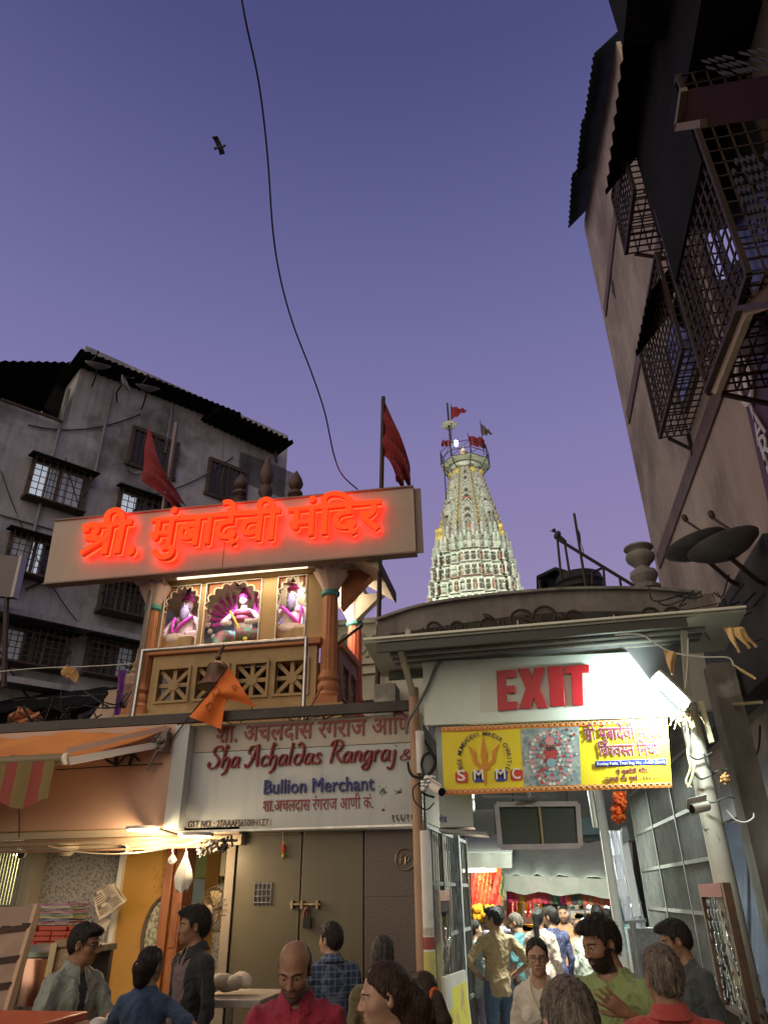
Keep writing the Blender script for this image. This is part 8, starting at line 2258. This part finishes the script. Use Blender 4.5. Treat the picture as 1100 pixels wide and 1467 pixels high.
# ================================================================== the crowd
JEANS = CL('blue_jeans', (.035, .06, .11), (.06, .10, .17), 6); DKT = CL('dark_trousers', (.03, .03, .035)); BRT = CL('brown_trousers', (.08, .055, .04))
def line_mat(name, base, lines, rough=.85):
 """woven check: lines is a list of (axis, frequency, width, colour)"""
 m = mat(name, base, rough); n = m.node_tree; b = n.nodes['Principled BSDF']
 tc_ = n.nodes.new('ShaderNodeTexCoord'); sp_ = n.nodes.new('ShaderNodeSeparateXYZ'); n.links.new(tc_.outputs['Object'], sp_.inputs[0]); cur = None
 for ax, fr, w, col in lines:
  a = n.nodes.new('ShaderNodeMath'); a.operation = 'MULTIPLY'; a.inputs[1].default_value = fr; n.links.new(sp_.outputs[ax], a.inputs[0])
  f_ = n.nodes.new('ShaderNodeMath'); f_.operation = 'FRACT'; n.links.new(a.outputs[0], f_.inputs[0])
  l_ = n.nodes.new('ShaderNodeMath'); l_.operation = 'LESS_THAN'; l_.inputs[1].default_value = w; n.links.new(f_.outputs[0], l_.inputs[0])
  h_ = n.nodes.new('ShaderNodeMath'); h_.operation = 'MULTIPLY'; h_.inputs[1].default_value = .6; n.links.new(l_.outputs[0], h_.inputs[0])
  x = n.nodes.new('ShaderNodeMix'); x.data_type = 'RGBA'; n.links.new(h_.outputs[0], x.inputs[0])
  if cur is None: x.inputs[6].default_value = (*base, 1)
  else: n.links.new(cur, x.inputs[6])
  x.inputs[7].default_value = (*col, 1); cur = x.outputs[2]
 n.links.new(cur, b.inputs['Base Color']); return m
PLAID = line_mat('blue_plaid', (.03, .05, .11), [('X', 22, .18, (.20, .24, .32)), ('Z', 22, .18, (.20, .24, .32)), ('X', 44, .08, (.01, .015, .03)), ('Y', 22, .18, (.16, .2, .28))])
SHG = CL('sage_shirt', (.36, .40, .35)); BLUET = CL('blue_silk_top', (.035, .075, .16), (.02, .045, .10), 10); JACK = CL('black_jacket', (.022, .022, .024)); POLO = CL('crimson_polo', (.34, .02, .05), (.27, .015, .04))
WKUR = mat('white_embroidered', (.66, .62, .52), .8, fold=.5, col2=(.58, .54, .45), scale=6, dirt=(.40, .20, .18), dirt_scale=26, dirt_amt=(.66, .69), bump=.25, bscale=200)
GRT = CL('olive_green_tee', (.27, .34, .13), (.23, .30, .11)); REDS = CL('red_shirt', (.46, .06, .05), (.38, .05, .045)); DKS = CL('slate_tee', (.06, .075, .08)); TANT = CL('tan_tee', (.36, .25, .13))
LEO = mat('leopard_print', (.28, .19, .10), .8, col2=(.03, .02, .015), scale=42, detail=2, amt=(.48, .52));
def stdp(name_label, u, v, Y, head, body, **kw):
 p = onY(u, v, Y); return person((p.x, p.y), name_label, p.z - .03, head, body, **kw)
# vendor
t, H, TW, k = stdp('man with glasses and grey green shirt serving at the left counter', 122, 1321, 5.0, 84, 112, shirt=SHG, collar=SHG, hair='short', trousers=DKT, glasses=True, seed=21, pitch=8, sleeve=.60, open_front=(CL('dark_tee', (.03, .03, .03)), 1.27), skin='brown',
 arms={'R': ((.27, .06, 1.16), (.10, .27, 1.16)), 'L': ((-.23, .10, 1.15), (-.06, .30, 1.15)), 'handR': {'n': (0, 0, -1), 'curl': .8}, 'handL': {'n': (0, 0, -1), 'curl': .6}})
b = MB(); b.tube([TW((.13 + .034 * math.cos(a), .235 + .02 * math.cos(a), 1.16 + .034 * math.sin(a))) for a in [i * math.pi / 8 for i in range(17)]], .004, 6, False); b.build('bracelet', STEEL, t)
b = MB(); b.ell(TW((.05, .36, 1.15)), (.06, .05, .045), None, 10, 8); tag(b.build('white_packet', PLAST), 'crumpled white packet held between the vendor and the woman in blue', 'packet')
# woman with tied hair
t, H, TW, k = stdp('woman in a dark blue top seen from behind, hand on hip, hair clipped up', 218, 1352, 4.85, 12, -12, shirt=BLUET, hair='pulled', sex='f', trousers=DKT, seed=22, sleeve=.42, skin='brown',
 long=[((0, -.10, -.01), (0, -.095, -.085), .058, .045), ((0, -.06, -.02), (0, -.07, -.08), .06, .05)],
 arms={'R': ((.38, -.05, 1.21), (.17, .05, 1.06)), 'L': ((-.25, .08, 1.14), (-.30, .30, 1.10)), 'handL': {'n': (0, 0, -1)}})
b = MB(); b.sheet([[TW(H((-.014 + .007 * i, -.150 + .004 * abs(i - 2), .02 - .016 * j))) for j in range(3)] for i in range(5)], .008); b.build('hair_clip', mat('clip_pale', (.4, .36, .3), .3), t)
# young man in black jacket
stdp('young man in a black jacket in profile, looking left by the passage', 283, 1297, 5.6, 240, 214, shirt=JACK, collar=JACK, hair='thick', trousers=DKT, seed=23, sleeve=.95, open_front=(CL('mauve_tee', (.20, .14, .15)), .85), pitch=2, skin='brown', wide=.95)
# bald man
t, H, TW, k = stdp('bald man in a crimson polo shirt looking down, in front of the doors', 428, 1338, 3.75, 176, 166, shirt=POLO, collar=POLO, hair='sides', trousers=DKT, seed=24, beard=1, pitch=24, wide=1.08, skin='brown')
b = MB(); b.sheet([[TW((-.115 + .02 * i, .118 + .004 * math.sin(i), 1.30 - .02 * j)) for j in range(7)] for i in range(5)], .004); b.beam(TW((-.12, .126, 1.305)), TW((-.03, .130, 1.295)), .008, .016); b.build('pocket', POLO, t)
# plaid shirt
stdp('man in a blue checked shirt seen from behind, face turned left', 476, 1321, 6.3, 298, 332, shirt=PLAID, collar=PLAID, hair='short', trousers=JEANS, seed=25, skin='light', wide=1.05)
stdp('person with short wet looking dark hair behind the woman in profile', 548, 1341, 5.3, 352, 350, shirt=CL('olive_shirt', (.16, .13, .06)), hair='short', hcol='wet', trousers=DKT, seed=26)
# woman in the foreground, profile
t, H, TW, k = stdp('woman in profile facing left, close to the camera at the bottom', 556, 1372, 3.08, 250, 236, shirt=LEO, hair='pulled', sex='f', trousers=DKT, seed=27, sleeve=.9, pitch=6, skin='light', hcol='brown',
 long=[((0, -.095, .00), (0, -.135, -.05), .055, .05), ((0, -.135, -.05), (0, -.13, -.16), .05, .035), ((0, -.06, -.02), (0, -.08, -.09), .055, .05)])
t, H, TW, k = stdp('girl with brown hair in a pony tail with an orange tie, seen from behind', 606, 1388, 4.3, 318, 330, shirt=CL('teal_tee', (.10, .30, .32)), hair='pulled', sex='f', trousers=DKT, seed=28, hcol='brown', skin='light',
 long=[((0, -.09, .01), (.0, -.15, -.01), .035, .026), ((0, -.15, -.01), (.01, -.20, -.12), .036, .042), ((.01, -.20, -.12), (.015, -.17, -.27), .042, .018), ((0, -.05, -.02), (0, -.08, -.10), .06, .05)])
b = MB(); b.tube([TW(H((.03 * math.cos(a), -.135 + .006 * math.sin(a), .004 + .03 * math.sin(a)))) for a in [i * math.pi / 6 for i in range(13)]], .010, 7, False); b.build('hair_tie', mat('orange_tie', (.65, .13, .03), .6), t)
# woman with glasses
t, H, TW, k = stdp('woman with glasses in a white embroidered tunic walking towards the camera', 766, 1340, 5.4, 180, 186, shirt=WKUR, hair='pulled', sex='f', skirt=WKUR, trousers=CL('white_leggings', (.6, .57, .5)), glasses=True, seed=29, sleeve=.95, neckline=.022, pitch=4, skin='light', hcol='black',
 long=[((0, -.09, -.01), (0, -.10, -.09), .055, .05)])
b = MB(); b.tube(cat_rom([TW(p) for p in ((-.06, .03, 1.45), (-.045, .09, 1.38), (0, .118, 1.30), (.045, .09, 1.38), (.06, .03, 1.45))], 5), .003, 5); b.ell(TW((0, .122, 1.295)), .010, None, 8, 6); b.build('necklace', mat('gilt', (1, 1, 1)), t)
b = MB(); b.tube(cat_rom([TW(p) for p in ((-.12, .02, 1.42), (-.09, .12, 1.30), (-.04, .15, 1.15), (.05, .16, 1.0), (.2, .08, .9))], 6), .012, 6); b.build('bag_strap', mat('mustard_strap', (.45, .34, .06), .6), t)
# grey haired man close by
t, H, TW, k = stdp('grey haired man seen from behind at the bottom, ear and glasses on the left', 812, 1396, 2.45, 336, 345, shirt=CL('check_grey', (.2, .18, .16)), collar=CL('check_grey', (.2, .18, .16)), hair='crop', hcol='grey', trousers=DKT, glasses=True, seed=30, pitch=8, skin='light')
# green t-shirt
stdp('bearded man in an olive green t-shirt holding a hand to his chest', 862, 1309, 4.45, 236, 214, shirt=GRT, hair='thick', trousers=JEANS, seed=31, beard=2, pitch=14, wide=1.05, skin='brown',
 arms={'L': ((-.29, .02, 1.17), (-.17, .185, 1.30)), 'R': ((.25, -.05, 1.12), (.26, .02, .88)), 'handL': {'n': (.1, -1, -.1), 'curl': .12, 'thumb': -1, 'spread': 6}})
stdp('man in a red shirt seen from behind at the lower right', 944, 1353, 3.75, 346, 8, shirt=REDS, collar=REDS, hair='short', hcol='grey', trousers=DKT, seed=32, skin='brown', wide=1.05)
stdp('young man in a slate t-shirt in profile by the right gate leaf, looking down left', 968, 1315, 5.75, 268, 240, shirt=DKS, hair='short', trousers=DKT, seed=33, pitch=14, skin='brown', wide=.95)
# in the gateway and the lane
t, H, TW, k = stdp('man in a tan t-shirt and jeans with elbows out, seen from behind in the gateway', 706, 1299, 9.5, 284, 338, shirt=TANT, hair='short', trousers=JEANS, glasses=True, seed=34, skin='brown', sleeve=.6,
 arms={'L': ((-.37, -.05, 1.15), (-.19, .06, 1.01)), 'R': ((.38, -.06, 1.13), (.19, .06, 1.0))})
LN = dict(fine=False, strands=False)
stdp('woman in a beige tunic with a long black plait at the lane stalls', 769, 1298, 10.2, 20, 8, shirt=CL('beige_tunic', (.50, .38, .32)), hair='pulled', sex='f', skirt=CL('beige_tunic', (1, 1, 1)), seed=35, sleeve=.8, long=[((0, -.09, .02), (0, -.12, -.10), .05, .035), ((0, -.12, -.10), (.01, -.15, -.32), .035, .028), ((.01, -.15, -.32), (.015, -.14, -.46), .028, .012)], **LN)
stdp('man in a navy printed shirt beside the woman with the plait', 787, 1298, 10.5, 300, 330, shirt=mat('navy_print', (.03, .035, .09), .8, col2=(.10, .10, .18), scale=50, detail=1, amt=(.52, .56)), hair='short', trousers=CL('navy_trousers', (.03, .035, .07)), seed=36, sleeve=.9, skin='brown', **LN)
stdp('shopkeeper in saffron cloth facing the lane behind the counter', 805, 1295, 11.7, 186, 190, shirt=CL('saffron_kurta', (.62, .30, .14)), hair='crop', trousers=CL('saffron_kurta', (1, 1, 1)), seed=37, beard=1, skin='peach', **LN)
stdp('small child in a yellow top in the lane', 808, 1348, 12.2, 300, 330, shirt=CL('yellow_top', (.60, .42, .05)), hair='crop', trousers=CL('grey_shorts', (.15, .15, .16)), seed=38, skin='brown', **LN)
stdp('girl in a coral pink dress behind the child in yellow', 817, 1321, 12.6, 330, 340, shirt=CL('coral_dress', (.62, .12, .13)), hair='pulled', sex='f', skirt=CL('coral_dress', (1, 1, 1)), seed=39, skin='brown', **LN)
t, H, TW, k = stdp('woman wrapped in a pale patterned veil walking away in the lane', 838, 1314, 10.9, 10, 6, shirt=mat('pale_pattern', (.55, .56, .48), .85, col2=(.36, .38, .32), scale=16, detail=3, amt=(.45, .55)), hair='pulled', hcol='black', sex='f', skirt=mat('pale_pattern', (1, 1, 1)), seed=40, sleeve=.95, **LN)
f = Field(_axis([(-.3, .3, .014)]), _axis([(-.3, .3, .014)]), _axis([(.7, 1.75, .014)])); f.ell((0, -.01, 1.60), (.098, .112, .115), .02); f.cap((0, -.05, 1.50), (0, -.06, 1.20), .10, .17, .06); f.cap((-.12, -.03, 1.33), (.12, -.03, 1.33), .09, None, .05); f.cap((0, -.07, 1.2), (0, -.06, .85), .15, .17, .05); f.ell((0, .10, 1.60), (.07, .07, .10), .02, 's')
V, Fq = f.mesh(); V = V + vnormals(V, Fq) * wrinkle(V, .014, 77)[:, None]; np_mesh('veil', V * k, Fq, [mat('pale_pattern', (1, 1, 1))], t)
stdp('balding man with bare pale head just left of the veiled woman', 827, 1316, 11.6, 20, 10, shirt=CL('cream_shirt', (.55, .45, .36)), hair='sides', hcol='grey', trousers=DKT, seed=41, skin='peach', **LN)
stdp('grey haired man bending his head left in front of the offering stall', 740, 1306, 10.6, 286, 300, shirt=CL('teal_shirt', (.08, .22, .24)), hair='crop', hcol='grey', trousers=BRT, seed=42, pitch=16, skin='brown', **LN)
stdp('dark haired person partly hidden behind the man in tan', 712, 1297, 10.8, 350, 350, shirt=CL('violet_grey', (.35, .33, .42)), hair='short', trousers=DKT, seed=43, **LN)
stdp('woman in a pale top and lilac trousers beside the left gate leaf', 678, 1316, 9.9, 60, 40, shirt=CL('pale_aqua_top', (.50, .60, .60)), hair='pulled', sex='f', trousers=CL('lilac_trousers', (.42, .35, .50)), seed=44, sleeve=.6, skin='light', long=[((0, -.08, -.02), (0, -.10, -.16), .05, .03)], **LN)
stdp('dark haired man at the glass cabinets, left of two heads', 853, 1296, 11.3, 340, 350, shirt=CL('black_shirt', (.03, .03, .035)), hair='short', trousers=DKT, seed=45, **LN)
stdp('dark haired man at the glass cabinets, right of two heads', 868, 1302, 11.4, 20, 10, shirt=CL('deep_teal_shirt', (.04, .14, .14)), hair='short', trousers=DKT, seed=46, **LN)
# ================================================================== small things in the air
def hang(name, label, P, r_, m_, cat):
 b = MB(); b.tube(cat_rom(P, 8), r_, 6); return tag(b.build(name, m_), label, cat)
path = [(342, -30), (352, 30), (371, 120), (383, 220), (391, 330), (402, 400), (420, 465), (446, 533), (465, 590), (478, 650), (490, 680), (512, 701)]
hang('overhead_cable', 'long thin black cable sagging across the sky down to the red sign', [onY(u, v, lerp(2.6, 7.9, (i / (len(path) - 1)) ** 1.0)) for i, (u, v) in enumerate(path)], .009, CABLE, 'cable')
# flying bird
bp_ = onY(317, 210, 14.0); t = thing('flying_bird', 'dark bird flapping in the dusk sky left of the hanging cable', 'bird', bp_)
s_ = .72
b = MB(); b.ell(bp_, (.16 * s_, .08 * s_, .07 * s_), Matrix.Rotation(.3, 3, 'Y')); b.ell(bp_ + Vector((.17, 0, .02)) * s_, .06 * s_); b.tube([bp_ + Vector((-.1, 0, -.02)) * s_, bp_ + Vector((-.34, 0, -.06)) * s_], [.05 * s_, .08 * s_], 6); b.tube([bp_ + Vector((.2, 0, .02)) * s_, bp_ + Vector((.29, 0, .0)) * s_], [.02 * s_, .002], 5); b.build('body', mat('crow_black', (1, 1, 1)), t)
for sg_ in (-1, 1):
 b = MB(); b.sheet([[bp_ + Vector((.06 - .26 * j / 3 - .08 * i * .2, sg_ * .05 + sg_ * .14 * i * .6, .12 * i * .55 - .02 * i * i * .4 + (.0 if j < 3 else -.02 * (i % 2)))) * s_ for j in range(4)] for i in range(6)], .02); b.build('wing', mat('crow_black', (1, 1, 1)), t)
# pennants on string at the right
STR = mat('white_string', (.65, .64, .58), .8)
hang('bunting_string', 'white string running from the canopy to the right, carrying small pennants', [onY(u, v, 6.35) for u, v in ((880, 910), (916, 909), (950, 929), (975, 937), (1010, 941), (1042, 942), (1050, 952))], .006, STR, 'string')
hang('bunting_string', 'loose white string hanging straight down from the canopy bracket', [onY(u, v, 6.4) for u, v in ((985, 915), (984, 950), (981, 985))], .005, STR, 'string')
hang('bunting_string', 'thin string crossing the dark house at far left with a scrap of cloth', [onY(u, v, 8.4) for u, v in ((0, 962), (60, 957), (120, 955), (190, 951))], .006, STR, 'string')
PEN = mat('faded_orange_pennant', (.72, .44, .16), .8, col2=(.66, .50, .28), scale=6)
def pen(label, pts, Y):
 P = [onY(u, v, Y) for u, v in pts]; b = MB()
 n_ = 7; G = []
 for i in range(n_ + 1):
  G.append([P[0].lerp(P[1], i / n_).lerp(P[2], j / 8) + Vector((0, .025 * math.sin(i * .9 + j * .6), 0)) for j in range(8)])
 b.sheet(G, .004); tag(b.build('small_pennant', PEN), label, 'pennant', 'small faded pennants')
pen('faded orange pennant hanging point down from the string beside the EXIT lamp', [(950, 930), (969, 936), (962, 971)], 6.35)
pen('faded yellow pennant pointing lower right at the end of the string', [(1048, 950), (1054, 956), (1086, 975)], 6.35)
pen('long pale pennant of the bunch under the canopy corner, left of three', [(1036, 898), (1050, 902), (1060, 940)], 6.3)
pen('middle pale pennant of the bunch under the canopy corner', [(1042, 897), (1064, 903), (1075, 933)], 6.32)
pen('narrow pale pennant of the bunch under the canopy corner, right of three', [(1046, 897), (1066, 900), (1086, 931)], 6.34)
def scrap(name, label, pts, Y, m_, cat):
 P = [onY(u, v, Y) for u, v in pts]; b = MB()
 G = [[P[0].lerp(P[1], i / 8).lerp(P[3].lerp(P[2], i / 8), j / 8) + Vector((0, .05 * math.sin(i * 1.3 + j * .9), .02 * math.sin(i * 2.1 + j * 1.7))) for j in range(9)] for i in range(9)]
 b.sheet(G, .006); return tag(b.build(name, m_), label, cat)
scrap('cloth_scrap', 'torn yellowish cloth scrap caught on a string before the dark house', [(88, 955), (110, 956), (113, 977), (92, 970)], 8.4, PEN, 'cloth')
scrap('orange_tarp', 'dull orange cloth lying on the dark roof at the far left', [(25, 1012), (60, 1022), (62, 1042), (10, 1036)], 8.8, mat('dull_orange_cloth', (.40, .15, .07), .8), 'cloth')
scrap('pink_tarp', 'magenta sloping tarpaulin between the pavilion and the gate', [(574, 962), (584, 975), (584, 1020), (545, 1020)], 9.6, mat('magenta_tarp', (.36, .06, .20), .6, col2=(.30, .10, .14), scale=3), 'tarpaulin')
# carved temple wall seen between pavilion and gate
t = thing('carved_wall', 'cream carved stone wall with dark arch ornaments behind the pavilion, left of the gate', 'wall', (onY(540, 1000, 11.5).x, 11.5, 0))
x0, x1 = onY(470, 960, 11.5).x, onY(610, 960, 11.5).x; zt3 = onY(540, 884, 11.5).z
b = MB(); b.box(x0, x1, 11.5, 12.2, 0, zt3); b.build('wall', HALLM, t)
b = MB()
for v in (890, 948, 962, 1000): z = onY(540, v, 11.5).z; b.box(x0 - .02, x1 + .02, 11.40, 11.497, z - .05, z + .04)
b.build('cornice', HALLM, t)
b = MB()
for u in (496, 518, 540, 562):
 c = onY(u, 925, 11.45); b.tube([c + Vector((.16 * math.cos(a), 0, .22 * math.sin(a))) for a in [i * math.pi / 10 for i in range(21)]], .03, 6, False); b.tube([c + Vector((.08 * math.cos(a), 0, .12 * math.sin(a))) for a in [i * math.pi / 8 for i in range(17)]], .02, 6, False)
o = b.build('arch_ornament', HALLM, t); o['kind'] = 'stuff'
b = MB()
for u in (530, 548): b.prism([onY(u + dx, v, 11.49) for dx, v in ((-5, 1015), (5, 1015), (5, 1003), (-5, 1003))], (0, -.02, 0))
b.build('recess', mat('green_grey_recess', (.12, .14, .10), .7), t)
# tangled cables and twigs on the roof edge at the left
def tangle(label, u0, u1, v0, v1, n_, Y, seed, r0=.010):
 rr = random.Random(seed); b = MB()
 for i in range(n_):
  a = (rr.uniform(u0, u1), rr.uniform(v0, v1)); e = (a[0] + rr.uniform(-70, 70), a[1] + rr.uniform(-30, 30)); mid = ((a[0] + e[0]) / 2 + rr.uniform(-20, 20), max(a[1], e[1]) + rr.uniform(0, 14))
  b.tube(cat_rom([onY(*a, Y + rr.uniform(-.2, .2)), onY(*mid, Y + rr.uniform(-.2, .2)), onY(*e, Y + rr.uniform(-.2, .2))], 6), rr.uniform(.5, 1.2) * r0, 5)
 o = tag(b.build('cable_tangle', CABLE), label, 'cables'); o['kind'] = 'stuff'; return o
tangle('tangled dark cables lying along the roof edge before the small shrine', 20, 190, 1000, 1040, 34, 8.3, 5)
tangle('cables looping over the roof edge in front of the pavilion plinth', 200, 520, 1012, 1034, 12, 7.6, 6, .008)
tangle('tangled black cables under the satellite dishes on the pink wall', 985, 1100, 840, 900, 16, 6.7, 7, .009)
hang('fence_pipe', 'two dark pipes sticking out obliquely beside the pavilion column', [onY(484, 922, 8.0), onY(518, 896, 7.6)], .02, BLACKIRON, 'pipe')
hang('wall_cable', 'thin dark cable drooping on the grey fascia right of the post', [onX(u, v, 2.37) for u, v in ((1088, 1040), (1085, 1075), (1070, 1095), (1045, 1110))], .012, CABLE, 'cable')
hang('bamboo_stick', 'pale stick pointing left from the right edge below the pennants', [onX(1036, 1010, 2.1), onX(1090, 1006, 2.1)], .016, mat('bamboo', (.5, .42, .26), .7), 'stick')
